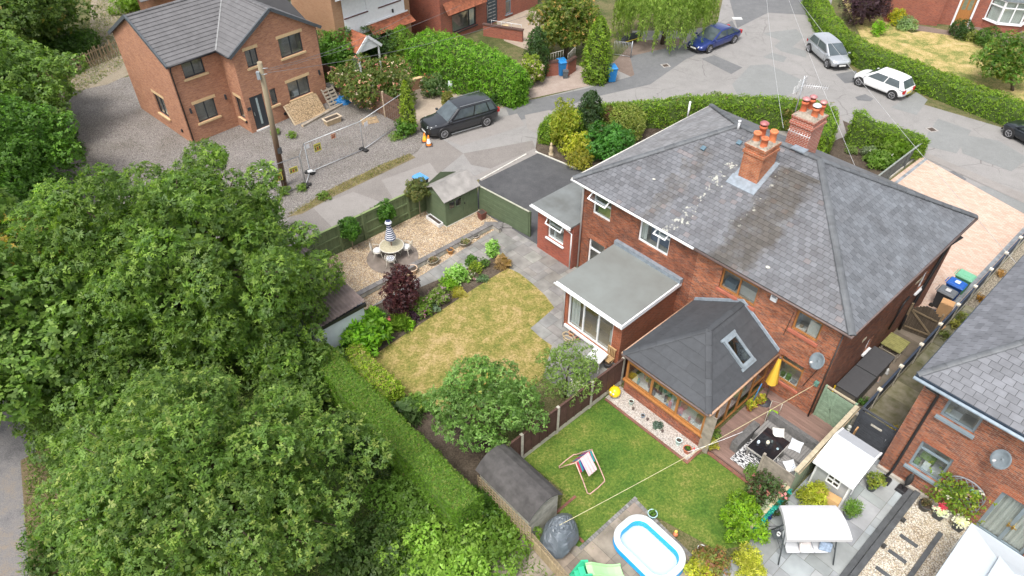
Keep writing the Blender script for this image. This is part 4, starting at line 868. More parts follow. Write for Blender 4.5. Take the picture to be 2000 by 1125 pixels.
def dish(fr,x,y,z,lab,face=(-.5,-1,.35)):
    t=mthing('satellite_dish',lab,'satellite dish',x,y,z,0,fr); q=Vector(face).normalized().to_track_quat('Z','Y').to_matrix()
    b=MB(); vs=[]; fs=[]; n=20
    ctr=Vector((-.05,-.35,.15))
    for i in range(5):
        r_=.31*i/4
        for k in range(n): a=k*2*math.pi/n; vs.append(ctr+q@Vector((r_*math.cos(a),r_*1.1*math.sin(a),.10*(r_/.31)**2)))
    for i in range(4):
        for k in range(n): fs.append((i*n+k,i*n+(k+1)%n,(i+1)*n+(k+1)%n,(i+1)*n+k))
    b.add(vs,fs,0,None,True); o=b.build('reflector',plain('dish grey',(.16,.19,.21),.5),t)
    md=o.modifiers.new('s','SOLIDIFY'); md.thickness=.015
    b=MB(); b.tube([(0,0,-.1),(0,-.2,-.05),tuple(ctr)],.02,6); e=ctr+q@Vector((0,-.1,.42)); b.tube([tuple(ctr+q@Vector((0,-.38,.1))),tuple(e)],.012,5); b.build('bracket',STEEL,t)
    b=MB(); b.tube([tuple(e),tuple(e+q@Vector((0,.03,-.1)))],.035,8); b.build('receiver',plain('dish grey light',(.6,.6,.6)),t)
dish(M,12.62,0,3.15,'grey satellite dish on the brick wall above the decking and sage green gate',(-.35,-1,.55))
# ---- new brick house
nh=mthing('new_brick_house','new orange brick detached house with grey tiled roof and anthracite windows beside gravel yard','house',fr=N)
TILE=plain('concrete roof tile',(.125,.122,.125),.7,var=.15,ns=2,bd=.003)
eN=5.3; dp=7.0; wx0,wx1,wy=3.3,9.3,-1.6
Pf=Plane((0,0),(1,0),(0,-1)); Pw=Plane((0,wy),(1,0),(0,-1)); Pl=Plane((0,0),(0,1),(-1,0)); Ps=Plane((wx0,wy),(0,1),(-1,0)); Pr=Plane((wx1,wy),(0,1),(1,0)); Pb=Plane((0,dp),(1,0),(0,1))
NW=[(.82,2.16,4.06,5.26),(.82,2.16,1.14,2.38)]; WW=[(4.14,4.94,4.13,5.2),(6.5,8.17,3.99,5.23),(6.46,8.08,1.13,2.33),(5.12,5.57,1.26,2.35),(3.66,4.6,.1,2.33)]
b=MB(); wall(b,Pf,0,wx0,0,eN,NW,0,1); wall(b,Pw,wx0,wx1,0,eN,WW,0,1); wall(b,Pl,0,dp,0,eN,[(2.4,3.8,.86,2.24)],0,1); wall(b,Ps,0,-wy,0,eN,[(.45,1.15,.8,2.25)],0,1)
wall(b,Pr,0,dp-wy,0,eN,[],0,1); wall(b,Pb,0,wx1,0,eN,[],0,1); b.box(.03,.03,eN-.05,wx1-.03,dp-.03,eN-.03,1)
gz=1.78; gx=(wx0+wx1)/2; b.add([(wx0,wy,eN),(wx1,wy,eN),(gx,wy,eN+gz)],[(0,1,2)]); b.add([(0,0,eN),(0,dp,eN),(0,dp/2,eN+gz)],[(0,2,1)])
b.build('wall',[B_BUFF,INT],nh)
for h in NW: window(nh,Pf,*h,ANTH,.06,vbars=(.5,),sillmat=SANDST,silld=.12,sillw=.12,headmat=None if h is NW[0] else SANDST)
for h in WW[:4]: window(nh,Pw,*h,ANTH,.06,vbars=((.5,) if h is not WW[3] else ()),sillmat=SANDST,silld=.12,sillw=.1,headmat=SANDST if h is not WW[3] else None,curtain=None,inside=[(.3,.6,0,.3,.3,.6,(.8,.8,.82))] if h is WW[2] else None)
window(nh,Pl,2.4,3.8,.86,2.24,ANTH,.06,vbars=(.5,),sillmat=SANDST,silld=.12,headmat=SANDST); window(nh,Ps,.45,1.15,.8,2.25,ANTH,.05,sillmat=SANDST,headmat=SANDST)
b=MB(); b.pbox(Pw,3.66,4.6,.1,2.33,-.1,-.04); o=b.build('door',ANTH,nh)
b=MB(); b.pbox(Pw,4.08,4.22,.35,2.15,-.039,-.034); b.build('door_glass',plain('frosted glass',(.35,.42,.42),.2),o); b=MB(); b.pbox(Pw,3.76,3.8,1.05,1.3,-.04,.0); b.build('handle',STEEL,o)
b=MB(); b.pbox(Pw,3.6,4.66,.0,.09,-.05,.08); b.build('step',plain('white step',(.7,.7,.68)),nh)
for x,z,pl_ in ((2.85,2.0,Pf),(.45,1.95,Pf),(8.9,2.1,Pw)):
    b=MB(); b.pbox(pl_,x,x+.1,z,z+.32,.0,.1); b.build('wall_light',ANTH,nh)
b=MB(); b.pbox(Pw,3.38,3.6,1.55,1.75,0,.05); b.build('meter_box',ANTH,nh)
for pl_,a,z in ((Pl,.9,.5),(Ps,.3,.62),(Pw,5.75,.35)): b=MB(); b.pbox(pl_,a,a+.16,z,z+.16,0,.08); b.build('vent_cap',BLACKP,nh)
zr=eN+gz+.12; ov=.28; e0=eN+.03-.12; my=dp/2; sl1=(zr-e0)/(my+ov)
tcol=lambda a,b:(random.uniform(.93,1.06),)*3
# wing roof meets main roof in valleys
vy=(lambda z:(z-e0)/sl1-ov)
wz=zr; wE=e0; slw=(wz-wE)/(gx-(wx0-ov)); vtop=(gx,my,zr); 
vx0=wx0-ov; vbl=(vx0,-ov,e0); vbr=(wx1+ov,-ov,e0); wyo=wy-.18
b=MB(); T=dict(rowh=.3,sw=.33,th=.035,jit=.1,cfn=tcol,bond=0,gap=.004)
slates(b,[(-.12,-ov,e0),vbl,vtop,(-.12,my,zr)],**T)
slates(b,[(vx0,-ov,e0),(vx0,wyo,wE),(gx,wyo,wz),vtop][0:4][::-1][::-1],**T) if False else None
slates(b,[vbl,(vx0,wyo,wE),(gx,wyo,wz),vtop][::-1][3:]+[vtop,(gx,wyo,wz),(vx0,wyo,wE)],**T) if False else None
def face(b,pts): slates(b,pts,**T)
face(b,[(vx0,-ov,e0),(vx0,wyo,wE),(gx,wyo,wz),vtop]) ; face(b,[(wx1+ov,wyo,wE),(wx1+ov,-ov,e0),vtop,(gx,wyo,wz)])
face(b,[(wx1+.12,dp+ov,e0),(-.12,dp+ov,e0),(-.12,my,zr),(wx1+.12,my,zr)]); face(b,[vbr,(wx1+.12+.16,-ov,e0),(wx1+.12,my,zr),vtop])
b.build('roof',TILE,nh)
b=MB(); ridge_tiles(b,(-.12,my,zr),(wx1+.12,my,zr),.13,.42); ridge_tiles(b,(gx,wyo,wz),vtop,.13,.42); b.build('ridge_tiles',TILE,nh)
b=MB(); b.bar((vx0,-ov,e0+.05),(gx,my,zr+.06),.09,.03); b.build('valley',plain('valley grey',(.22,.22,.22)),nh)
VG=plain('verge trim black',(.075,.085,.095),.6)
for p_,q_ in (((-.14,-ov-.04,e0-.04),(-.14,my,zr+.01)),((-.14,my,zr+.01),(-.14,dp+ov,e0-.04)),((vx0-.02,wyo-.02,wE-.04),(gx,wyo-.02,wz+.01)),((gx,wyo-.02,wz+.01),(wx1+ov+.02,wyo-.02,wE-.04))):
    b=MB(); b.bar(p_,q_,.11,.2); b.build('verge_trim',VG,nh)
b=MB(); b.box(0,-ov,e0-.1,vx0,-.0,e0-.03); b.box(wx0-ov+.02,wy,e0-.1,wx0-.002,-.01,e0-.03); b.build('soffit',BLACKP,nh)
gutter('gutter',nh,[(-.1,-ov-.06,e0-.02),(vx0,-ov-.06,e0-.02)],BLACKP,.06); gutter('gutter',nh,[(vx0-.05,-ov,e0-.02),(vx0-.05,wyo,wE-.02)],BLACKP,.05)
gutter('downpipe',nh,[(.08,-ov,e0-.06),(.08,-.06,e0-.4),(.08,-.06,.03)],BLACKP,.04); gutter('downpipe',nh,[(wx1+.05,wy+.1,e0),(wx1+.05,wy+.1,.03)],BLACKP,.04)
# ---- outbuilding roof behind it
ob_=mthing('grey_roofed_outbuilding','low brick outbuilding with grey tiled roof behind the new brick house','outbuilding',fr=N)
c0=N.L(275,5,3.0); x0,y0=c0; b=MB(); b.box(x0+1.6,y0+.8,0,x0+7,y0+5,3.0); b.build('wall',B_BUFF,ob_)
b=MB(); slates(b,[(x0,y0,3.0),(x0+7.3,y0,3.0),(x0+7.3,y0+2.8,4.2),(x0,y0+2.8,4.2)],**T); slates(b,[(x0+7.3,y0+5.6,3.0),(x0,y0+5.6,3.0),(x0,y0+2.8,4.2),(x0+7.3,y0+2.8,4.2)],**T); b.build('roof',TILE,ob_)
# ---- tan brick house with white render
th=mthing('rendered_house','tan brick house with white rendered front and red clay lean-to roof behind the rose fence','house',fr=N)
tx0,tx1,ty=12.55,19.4,1.1; Pt=Plane((tx0,ty),(1,0),(0,-1)); Ptl=Plane((tx0,ty),(0,1),(-1,0))
TW=[(.9,2.85,3.92,5.3),(3.95,5.95,3.9,5.3),(4.25,6.35,.6,2.1)]
b=MB(); wall(b,Pt,0,6.85,0,5.9,TW,0,1); wall(b,Ptl,0,8,0,5.9,[(5.2,6.5,3.6,4.9)],0,1); wall(b,Plane((tx1,ty),(0,1),(1,0)),0,8,0,5.9,[],0,1); wall(b,Plane((tx0,ty+8),(1,0),(0,1)),0,6.85,0,5.9,[],0,1)
b.build('wall',[B_TAN,INT],th)
REND=plain('white render',(.78,.79,.80),.9,var=.06)
b=MB(); wall(b,Plane((tx0+.78,ty-.04),(1,0),(0,-1)),0,5.55,2.45,5.9,[(h[0]-.78,h[1]-.78,h[2],h[3]) for h in TW[:2]],0,0,depth=.05,rev=.04); wall(b,Plane((tx0+.78,ty-.04),(1,0),(0,-1)),0,.9,0,2.45,[],0,0); b.build('render',REND,th)
MAR=plain('maroon frame',(.10,.025,.022),.5)
window(th,Pt,*TW[0],MAR,.09,vbars=(.36,.7),hbars=(.72,),curtain=[(.05,.95)]); window(th,Pt,*TW[1],MAR,.09,vbars=(.36,.7),hbars=(.72,),curtain=[(.05,.4)]); window(th,Pt,*TW[2],MAR,.1,vbars=(.33,.66),hbars=(.6,),curtain=[(.5,1)])
window(th,Ptl,5.2,6.5,3.6,4.9,plain('brown frame',(.12,.08,.06)),.07,vbars=(.5,))
CLAY=plain('clay tile',(.30,.10,.05),.85,var=.3,ns=3)
b=MB(); kw=dict(rowh=.16,sw=.17,th=.015,cfn=lambda a,b:(random.uniform(.75,1.25),)*3)
slates(b,[(tx0+2.6,.1,2.4),(tx1-.3,.1,2.4),(tx1-.3,ty-.05,2.95),(tx0+2.6,ty-.05,2.95)],**kw); b.build('lean_to_roof',CLAY,th)
b=MB(); b.box(tx0+2.6,ty-.12,2.94,tx1-.3,ty-.045,3.03); b.build('lean_to_flashing',WHITE,th)
b=MB(); gxm=tx0+1.2; slates(b,[(gxm-1.1,.9,2.15),(gxm-1.1,-.9,2.15),(gxm,-.9,3.1),(gxm,.9,3.1)],**kw); slates(b,[(gxm+1.1,-.9,2.15),(gxm+1.1,.9,2.15),(gxm,.9,3.1),(gxm,-.9,3.1)],**kw); b.build('porch_roof',CLAY,th)
b=MB(); b.bar((gxm-1.12,-.93,2.1),(gxm,-.93,3.08),.05,.2); b.bar((gxm,-.93,3.08),(gxm+1.12,-.93,2.1),.05,.2); b.add([(gxm-1,-.85,2.1),(gxm+1,-.85,2.1),(gxm,-.85,3.0)],[(0,1,2)]); b.build('porch_gable',WHITE,th)
b=MB(); 
for x in (gxm-.9,gxm+.9): b.box(x-.05,-.85,0,x+.05,-.75,2.1)
b.build('porch_post',WHITE,th)
b=MB(); b.pbox(Pt,5.1,5.2,3.2,3.45,.04,.14); b.build('wall_light',BLACKP,th)
b=MB(); slates(b,[(tx0-.2,ty-.9,5.85),(tx1+.2,ty-.9,5.85),(tx1+.2,ty+4,8.1),(tx0-.2,ty+4,8.1)],**T); slates(b,[(tx1+.2,ty+9,5.85),(tx0-.2,ty+9,5.85),(tx0-.2,ty+4,8.1),(tx1+.2,ty+4,8.1)],**T); b.build('roof',TILE,th)
b=MB(); b.box(tx0-.25,ty-.95,5.6,tx1+.25,ty-.9,5.85); b.build('fascia',WHITE,th)
# ---- red brick house with grey panelled door
rh=mthing('red_brick_house','red brick house with dark studded door and wide window behind the tall hedge','house',fr=N)
rx0,ry=21.3,-.2; Pd=Plane((rx0,ry),(1,0),(0,-1)); RWn=[(1.2,3.9,.5,1.95),(5.1,6.4,.05,2.4),(7.4,8.1,.3,2.4),(1.5,3.5,3.6,4.8)]
b=MB(); wall(b,Pd,0,11.5,0,5.6,RWn,0,1); wall(b,Plane((rx0,ry),(0,1),(-1,0)),0,8,0,5.6,[],0,1); wall(b,Plane((rx0+11.5,ry),(0,1),(1,0)),0,8,0,5.6,[],0,1); wall(b,Plane((rx0,ry+8),(1,0),(0,1)),0,11.5,0,5.6,[],0,1); b.box(rx0-.2,ry-.3,5.6,rx0+11.7,ry+8.2,5.75,0); b.build('wall',[B_RED,INT],rh)
window(rh,Pd,*RWn[0],ANTH,.09,vbars=(.72,),curtain=[(.74,.98)]); window(rh,Pd,*RWn[2],GREYF,.08,hbars=(.5,)); window(rh,Pd,*RWn[3],ANTH,.08,vbars=(.5,))
b=MB(); b.pbox(Pd,5.1,6.4,.05,2.4,-.12,-.05); o=b.build('door',plain('slate blue door',(.035,.06,.08),.5),rh); b=MB()
for i in range(7): b.pbox(Pd,5.35,5.75,.35+i*.28,.42+i*.28,-.05,-.042); b.pbox(Pd,5.85,6.2,.35+i*.28,.42+i*.28,-.05,-.042)
b.pbox(Pd,5.2,5.24,.6,1.7,-.05,.0); b.build('door_trim',STEEL,o)
b=MB(); slates(b,[(rx0+.3,ry-.6,2.3),(rx0+4.6,ry-.6,2.3),(rx0+4.6,ry-.02,3.1),(rx0+.3,ry-.02,3.1)],**kw); b.build('hung_tiles',CLAY,rh)
b=MB(); slates(b,[(rx0-.3,ry-.4,5.75),(rx0+11.8,ry-.4,5.75),(rx0+11.8,ry+4,8.0),(rx0-.3,ry+4,8.0)],**T); slates(b,[(rx0+11.8,ry+8.4,5.75),(rx0-.3,ry+8.4,5.75),(rx0-.3,ry+4,8.0),(rx0+11.8,ry+4,8.0)],**T); b.build('roof',TILE,rh)
# ---- house across the road, top right
F2=Frame(G(1750,40),-13.5)
fh=mthing('bay_fronted_house','red brick house with oak front door and white bay window across the road','house',fr=F2)
Pq=Plane((-1,0),(1,0),(0,-1)); FD=(5.4,6.5,.05,2.3); b=MB(); wall(b,Pq,0,14,0,5.4,[FD,(8.6,9.9,3.5,4.8)],0,1); wall(b,Plane((-1,0),(0,1),(-1,0)),0,8,0,5.4,[],0,1); wall(b,Plane((13,0),(0,1),(1,0)),0,8,0,5.4,[],0,1); wall(b,Plane((-1,8),(1,0),(0,1)),0,14,0,5.4,[],0,1)
b.box(-1.0,-.5,0,3.1,0,2.9,0); b.build('wall',[B_RED,INT],fh)
window(fh,Pq,8.6,9.9,3.5,4.8,WHITE,.08,vbars=(.5,))
b=MB(); b.pbox(Pq,5.4,6.5,.05,2.3,-.12,-.06); o=b.build('door',OAK,fh); b=MB()
for x in (5.6,6.05): b.pbox(Pq,x,x+.3,1.3,2.1,-.06,-.055)
b.build('door_glass',plain('leaded glass',(.2,.22,.15),.3),o); b=MB(); b.pbox(Pq,5.25,5.4,0,2.45,-.1,.06); b.pbox(Pq,6.5,6.65,0,2.45,-.1,.06); b.pbox(Pq,5.25,6.65,2.45,2.6,-.1,.06); b.build('door_frame',WHITE,fh)
bx0,bx1=6.55,9.6; bay=[(bx0,0),(bx0+.75,-1.0),(bx1-.6,-1.0),(bx1+.1,0)]
b=MB(); b.prism(bay,0,.75); b.build('bay_base',B_RED,fh)
for (p,q) in zip(bay[:-1],bay[1:]):
    p=Vector((*p,0));q=Vector((*q,0)); d=(q-p); n=Vector((d.y,-d.x,0)); Pb_=Plane((p.x,p.y),(d.x,d.y),(n.x,n.y)); L=d.length
    window(fh,Pb_,0,L,.78,2.55,WHITE,.09,vbars=((.5,) if L>1.6 else ()),hbars=(.7,),dep=.02,sillout=.1,curtain=None)
b=MB(); b.prism([(bx0+.15,-.1),(bx0+.85,-.8),(bx1-.7,-.8),(bx1-.05,-.1)],.76,2.5,0); b.build('net_curtain',INTW,fh)
b=MB(); b.prism([(x,y*1.12-.02) for x,y in bay],2.56,2.75); b.build('bay_roof',LEAD,fh)
b=MB(); slates(b,[(-1.4,-.4,5.4),(13.4,-.4,5.4),(9,4,7.8),(3,4,7.8)],.25,.3); slates(b,[(13.4,8.4,5.4),(-1.4,8.4,5.4),(3,4,7.8),(9,4,7.8)],.25,.3); b.build('roof',SLATE,fh)
# ---- right-hand neighbour
nb=mthing('brick_end_house','weathered red brick house with pale slate roof and grey windows on the right edge','house')
nx0,nx1,ny=15.95,28,-.15; Pn=Plane((0,ny),(1,0),(0,-1)); HN=[(16.76,17.86,3.86,5.14),(16.75,17.85,1.0,2.42),(19.45,21.0,.1,2.35),(20.6,22,3.9,5.1)]
b=MB(); wall(b,Pn,nx0,nx1,0,5.25,HN,0,1); wall(b,Plane((nx0,ny),(0,1),(-1,0)),0,10.2,0,5.25,[],0,1,c=(.85,.85,.85)); wall(b,Plane((nx0,10.05),(1,0),(0,1)),0,12,0,5.25,[],0,1); b.box(nx0+.05,ny+.05,5.2,nx1,10,5.23,1)
b.build('wall',[brickmat('weathered brick',(.44,.14,.06),(.17,.065,.045),(.30,.22,.17),vary=.8,dirt=(.6,.52,.5),big=1.6),INT],nb)
window(nb,Pn,*HN[0],GREYF,.08,hbars=(.62,),sillout=.12,silld=.1,blind=.45,curtain=None,inside=[(.1,.5,0,.1,.2,.5,(.8,.8,.8)),(.05,.2,0,.3,.2,.4,(.5,.45,.3))])
window(nb,Pn,*HN[1],GREYF,.08,hbars=(.72,),sillout=.12,silld=.1,inside=[(.1,.25,0,.3,.15,.3,(.2,.3,.08)),(.35,.55,0,.28,.15,.4,(.85,.85,.83)),(.65,.72,0,.22,.15,.2,(.9,.9,.9)),(.6,.95,0,.1,.3,.8,(.7,.7,.7)),(.15,.6,.3,.6,.35,.5,(.2,.3,.05))])
window(nb,Pn,*HN[2],GREYF,.12,vbars=(.5,),sill=False,curtain=[(.05,.95)]); window(nb,Pn,*HN[3],GREYF,.08)
for q in ((19.3,21.1,2.352,2.6),(16.65,17.95,2.422,2.66)): b=MB(); b.pbox(Pn,*q,-.02,.012); b.build('lintel',B_ORANGE,nb)
for x0,x1 in ((20.12,20.18),(20.27,20.33)):
    b=MB(); b.pbox(Pn,x0,x1,1.05,1.2,-.08,-.0); b.pbox(Pn,x0,x0+.14,1.12,1.16,-.02,.0); b.build('door_handle',plain('brass',(.6,.4,.12),.3,.8),nb)
nA,nB=(nx0-.3,ny-.3,5.2),(nx1,ny-.3,5.2); nC,nD=(nx1,5,8.0),(nx0+3.8,5,8.0)
b=MB(); ncf=lambda a,b:(random.uniform(.85,1.2),)*3
slates(b,[nA,nB,nC,nD],.24,.36,cfn=ncf,th=.02,gap=.018); slates(b,[(nx0-.3,10.35,5.2),nA,nD],.24,.36,cfn=ncf,th=.02,gap=.018); slates(b,[(nx1,10.35,5.2),(nx0-.3,10.35,5.2),nD,nC],.3,.42,cfn=ncf,th=.02); b.build('roof',SLATE2,nb)
b=MB(); ridge_tiles(b,nD,nA,.12,.45); ridge_tiles(b,nD,(nx0-.3,10.35,5.2),.12,.45); b.build('ridge_tiles',RIDGE,nb)
NAVY=plain('dark fascia',(.035,.05,.07),.5)
b=MB(); b.box(nx0-.3,ny-.34,5.05,nx1,ny-.30,5.2); b.box(nx0-.34,ny-.34,5.05,nx0-.30,10.3,5.2); b.build('fascia',NAVY,nb)
gutter('gutter',nb,[(nx0-.35,ny-.42,5.12),(nx1,ny-.42,5.12)],plain('pale gutter edge',(.35,.42,.48),.4),.06)
gutter('downpipe',nb,[(nx0+.1,ny-.38,5.0),(nx0+.5,ny-.3,4.9),(nx0+.5,ny-.08,4.6),(nx0+.5,ny-.08,.4),(nx0+.45,ny-.25,.06)],BLACKP,.05)
b=MB(); b.pbox(Pn,nx0,28,.0,.16,0,.12); b.build('plinth',CONC,nb)
dish(M,18.95,-.15,3.75,'grey satellite dish on the upper wall of the weathered house at the right edge',(-.5,-1,.6))
# ---- garage with corrugated roof
ga=mthing('white_garage','white rendered garage with brown corrugated roof half hidden by the big ash tree','garage')
gx0,gx1,gy0,gy1=-8.0,-2.75,-13.0,-10.65; b=MB(); b.box(gx0,gy0,0,gx1,gy1,2.15); b.build('wall',plain('white wall',(.62,.66,.70),.9,var=.15,ns=1.5),ga)
b=MB(); n=int((gx1-gx0+.3)/.045); vs=[];fs=[]
ys=((gy0-.1,2.2),(gy1+.12,2.42)); 
W_=gy1-gy0+.2; n=int(W_/.035)
for k in range(n+1):
    y=gy0-.1+k*.035; z=2.2+(y-gy0)*.07+.022*math.sin(k*1.2566)
    vs+= [(gx0-.1,y,z),(gx1+.12,y,z-.02)]
fs=[(2*k,2*k+1,2*k+3,2*k+2) for k in range(n)]; b.add(vs,fs,0,None,True); b.build('corrugated_roof',plain('brown sheet roof',(.17,.13,.12),.7,var=.25,ns=3),ga)
b=MB(); b.box(gx1+.002,gy0-.1,2.0,gx1+.12,gy1+.1,2.17); b.build('gutter',BLACKP,ga)
# ================================================================== VEGETATION
ASH=[(0.132, 0.224, 0.039), (0.16, 0.26, 0.044), (0.103, 0.181, 0.034), (0.217, 0.322, 0.058), (0.121, 0.208, 0.054)]
HAW=[(0.115, 0.2, 0.042), (0.149, 0.244, 0.05), (0.095, 0.169, 0.037), (0.135, 0.225, 0.044), (0.203, 0.294, 0.061)]
SYC=[(0.13, 0.218, 0.046), (0.156, 0.254, 0.053), (0.104, 0.177, 0.044), (0.195, 0.295, 0.061)]
MID=[(0.092, 0.198, 0.028), (0.115, 0.242, 0.033), (0.069, 0.154, 0.024), (0.149, 0.286, 0.044)]
LIME=[(.18,.36,.02),(.24,.44,.03),(.14,.28,.02),(.30,.48,.05)]
YEL=[(.38,.40,.03),(.46,.46,.05),(.30,.34,.03),(.52,.48,.08)]
DARK=[(.04,.09,.02),(.05,.11,.025),(.03,.07,.016)]
PRIV=[(0.157, 0.27, 0.022), (0.196, 0.319, 0.028), (0.123, 0.22, 0.02), (0.235, 0.352, 0.033)]
PURP=[(.065,.02,.026),(.095,.03,.035),(.045,.016,.02),(.14,.05,.05)]
OLIVE=[(.15,.21,.04),(.19,.23,.05),(.12,.17,.035),(.25,.25,.06)]
ROSE=[(.62,.22,.20),(.70,.42,.30),(.60,.50,.38)]
def ct(px,py,z): p=G(px,py,z); return (p.x,p.y,z)
def T_(name,label,c,r,pal,base=None,**k): return tree(name,label,'tree',base or (c[0],c[1]),c,r,pal,**k)
c=ct(355,520,4.5)
T_('ash_tree','largest leafy ash tree, its broad mid-green crown spreading beside the white garage',c,(5.15,5.0,4.2),ASH,ln=.15,dens=40,nb=210,fr=(.08,.18),k=7,spread=1.6,wd=.34,coredens=26,trunk=.28,limbs=40,zmin=-.85,low=-.85)
c=ct(405,975,3.4)
T_('hawthorn_tree','wide dark hawthorn with pale shoot tips in the bottom left corner below the ash',c,(4.55,4.0,3.4),HAW,ln=.125,dens=38,nb=170,fr=(.09,.19),k=6,spread=1.8,wd=.42,coredens=40,trunk=.22,limbs=40,accent=([(.24,.32,.07),(.30,.36,.10)],.09,None,0))
c=ct(50,610,3.8)
T_('sycamore_tree','sycamore with orange seed clusters on the left edge beside the path',c,(4.1,5.2,3.8),SYC,ln=.2,dens=20,nb=120,fr=(.11,.22),k=5,spread=1.5,wd=.6,coredens=26,trunk=.25,accent=([(.42,.27,.06),(.46,.32,.07),(.30,.28,.06)],.28,ct(75,520,5.0),2.3))
c=ct(0,330,2.6)
T_('ivy_clad_tree','dark bushy ivy-clad tree on the left edge beside the gravel yard',c,(3.1,4.6,2.8),MID,ln=.17,dens=24,nb=100,fr=(.16,.28),k=4,spread=1.5,wd=.6,coredens=26)
c=ct(-30,190,3.2)
T_('maple_tree','dense green tree on the left edge above the leaning timber fence',c,(4.6,5.0,3.6),SYC,ln=.2,dens=18,nb=100,fr=(.16,.28),k=4,spread=1.5,wd=.6,coredens=20)
c=ct(0,30,3.4)
T_('maple_tree','dense green tree filling the top left corner beside the grassy track',c,(5.6,5.5,3.8),[(.10,.17,.03),(.08,.14,.03),(.13,.20,.04)],ln=.22,dens=13,nb=80,fr=(.15,.26),k=4,spread=1.5,wd=.6,coredens=16,accent=([(.25,.20,.04),(.14,.2,.04)],.08,None,0))
c=ct(235,800,1.6)
T_('scrub_tree','low dark scrubby tree filling the gap between the ash, the sycamore and the hawthorn',c,(3.4,2.8,2.2),SYC,ln=.15,dens=30,nb=80,fr=(.12,.24),k=5,spread=1.6,wd=.5,coredens=40,zmin=-.3)
c=ct(575,760,1.0)
T_('scrub_tree','low scrubby tree in shade between the ash crown and the long hedge',c,(1.6,1.9,1.5),SYC,ln=.14,dens=34,nb=50,fr=(.15,.28),k=5,spread=1.6,wd=.5,coredens=40,zmin=-.3)
c=ct(540,690,2.3)
T_('scrub_tree','shaded sapling under the right side of the ash beside the white garage wall',c,(1.4,1.4,1.5),ASH,ln=.14,dens=36,nb=50,fr=(.15,.28),k=6,spread=1.6,wd=.36,coredens=40,zmin=-.6)
c=ct(952,795,1.95)
T_('apple_tree','rounded apple tree in the middle, overhanging the parched lawn and brown fence',c,(1.9,1.65,1.9),[(.13,.24,.05),(.16,.28,.065),(.10,.19,.045),(.20,.32,.09)],ln=.10,dens=60,nb=52,fr=(.12,.32),k=4,spread=1.6,wd=.55,coredens=24,limbs=16,trunk=.09,accent=([(.5,.5,.1),(.6,.4,.12)],.006,None,0))
c=ct(1108,725,1.6)
T_('young_apple_tree','small open-crowned tree between the parched lawn and the white bay window extension',c,(1.25,1.15,.9),[(.17,.26,.06),(.21,.30,.08),(.13,.21,.05)],ln=.09,dens=55,nb=30,fr=(.2,.38),k=3,spread=1.5,wd=.5,coredens=14,trunk=.05,limbs=9)
c=ct(782,568,1.35)
T_('purple_maple','dark purple acer shrub standing in the border below the round patio',c,(.82,.8,1.2),PURP,ln=.10,dens=80,nb=34,fr=(.14,.34),k=4,spread=1.8,wd=.5,coredens=60,trunk=.05,zmin=-.8)
c=ct(1695,8,1.7)
T_('purple_beech','dark purple tree behind the curved hedge at the road corner',c,(1.75,1.5,1.6),[(.075,.04,.055),(.10,.055,.07),(.055,.03,.04)],ln=.16,dens=36,nb=34,fr=(.2,.36),k=3,wd=.35,spread=1.2,coredens=30,trunk=.1,zmin=-.8)
c=ct(1968,120,1.9)
T_('garden_tree','bushy green tree on the right edge beside the curved hedge',c,(1.8,1.7,1.7),OLIVE+MID,base=(c[0]+.9,c[1]-.6),ln=.16,dens=30,nb=40,fr=(.2,.34),k=4,coredens=30,trunk=.1)
c=ct(1108,48,2.6)
T_('rowan_tree','rowan with orange-tinged leaves beside the garden gate and blue bin',c,(2.3,1.9,2.3),[(.14,.20,.03),(.18,.24,.04),(.10,.17,.03),(.22,.22,.05)],ln=.17,dens=30,nb=60,fr=(.18,.3),k=5,wd=.35,coredens=24,zmin=-.7,accent=([(.45,.26,.09),(.40,.30,.08)],.09,None,0))
# columnar and clipped trees
def conifer(label,px,py,h,r,pal,name='conifer',sharp=1.6,ln=.12,dens=110,grp=None):
    p=G(px,py); rt=thing(name,label,'conifer',p,0,grp); n=int(2*math.pi*r*h*dens); u=RNG.random(n); th=RNG.uniform(0,6.283,n)
    prof=np.clip((1-u**sharp),0,1)**.55*(.75+.25*np.minimum(1,u*4)); lump=1+.10*np.sin(th*5+u*18)+.06*np.sin(th*9-u*31)
    R_=r*prof*lump*RNG.uniform(.82,1.05,n); P=np.stack([R_*np.cos(th),R_*np.sin(th),u*h+.02],1); Nn=np.stack([np.cos(th),np.sin(th),np.full(n,.5)],1)
    lv=Leaves(); lv.add(P,Nn,ln,pal,k=3,wd=.4,up=.3,rnd=.6,clump=1+.2*np.sin(th*5+u*18)); lv.build('foliage',rt)
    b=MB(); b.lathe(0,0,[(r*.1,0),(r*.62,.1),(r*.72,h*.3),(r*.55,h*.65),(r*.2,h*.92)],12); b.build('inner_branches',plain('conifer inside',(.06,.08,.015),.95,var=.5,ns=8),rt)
    b=MB(); b.tube([(0,0,0),(0,0,h*.5)],.06,6); b.build('trunk',BARK,rt); return rt
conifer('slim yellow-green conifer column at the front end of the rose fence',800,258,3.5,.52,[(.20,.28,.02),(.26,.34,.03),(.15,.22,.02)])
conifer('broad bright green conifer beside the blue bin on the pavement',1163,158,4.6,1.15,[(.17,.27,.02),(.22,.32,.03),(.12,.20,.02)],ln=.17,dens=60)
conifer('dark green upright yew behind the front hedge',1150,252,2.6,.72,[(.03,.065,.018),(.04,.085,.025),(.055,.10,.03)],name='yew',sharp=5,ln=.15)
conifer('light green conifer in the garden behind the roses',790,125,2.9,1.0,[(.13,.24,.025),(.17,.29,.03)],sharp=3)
conifer('tall dark green shrub column beside the brown garden gate',1047,150,3.6,.9,[(.05,.10,.025),(.035,.08,.02),(.07,.13,.03)],sharp=3,ln=.17,dens=60)
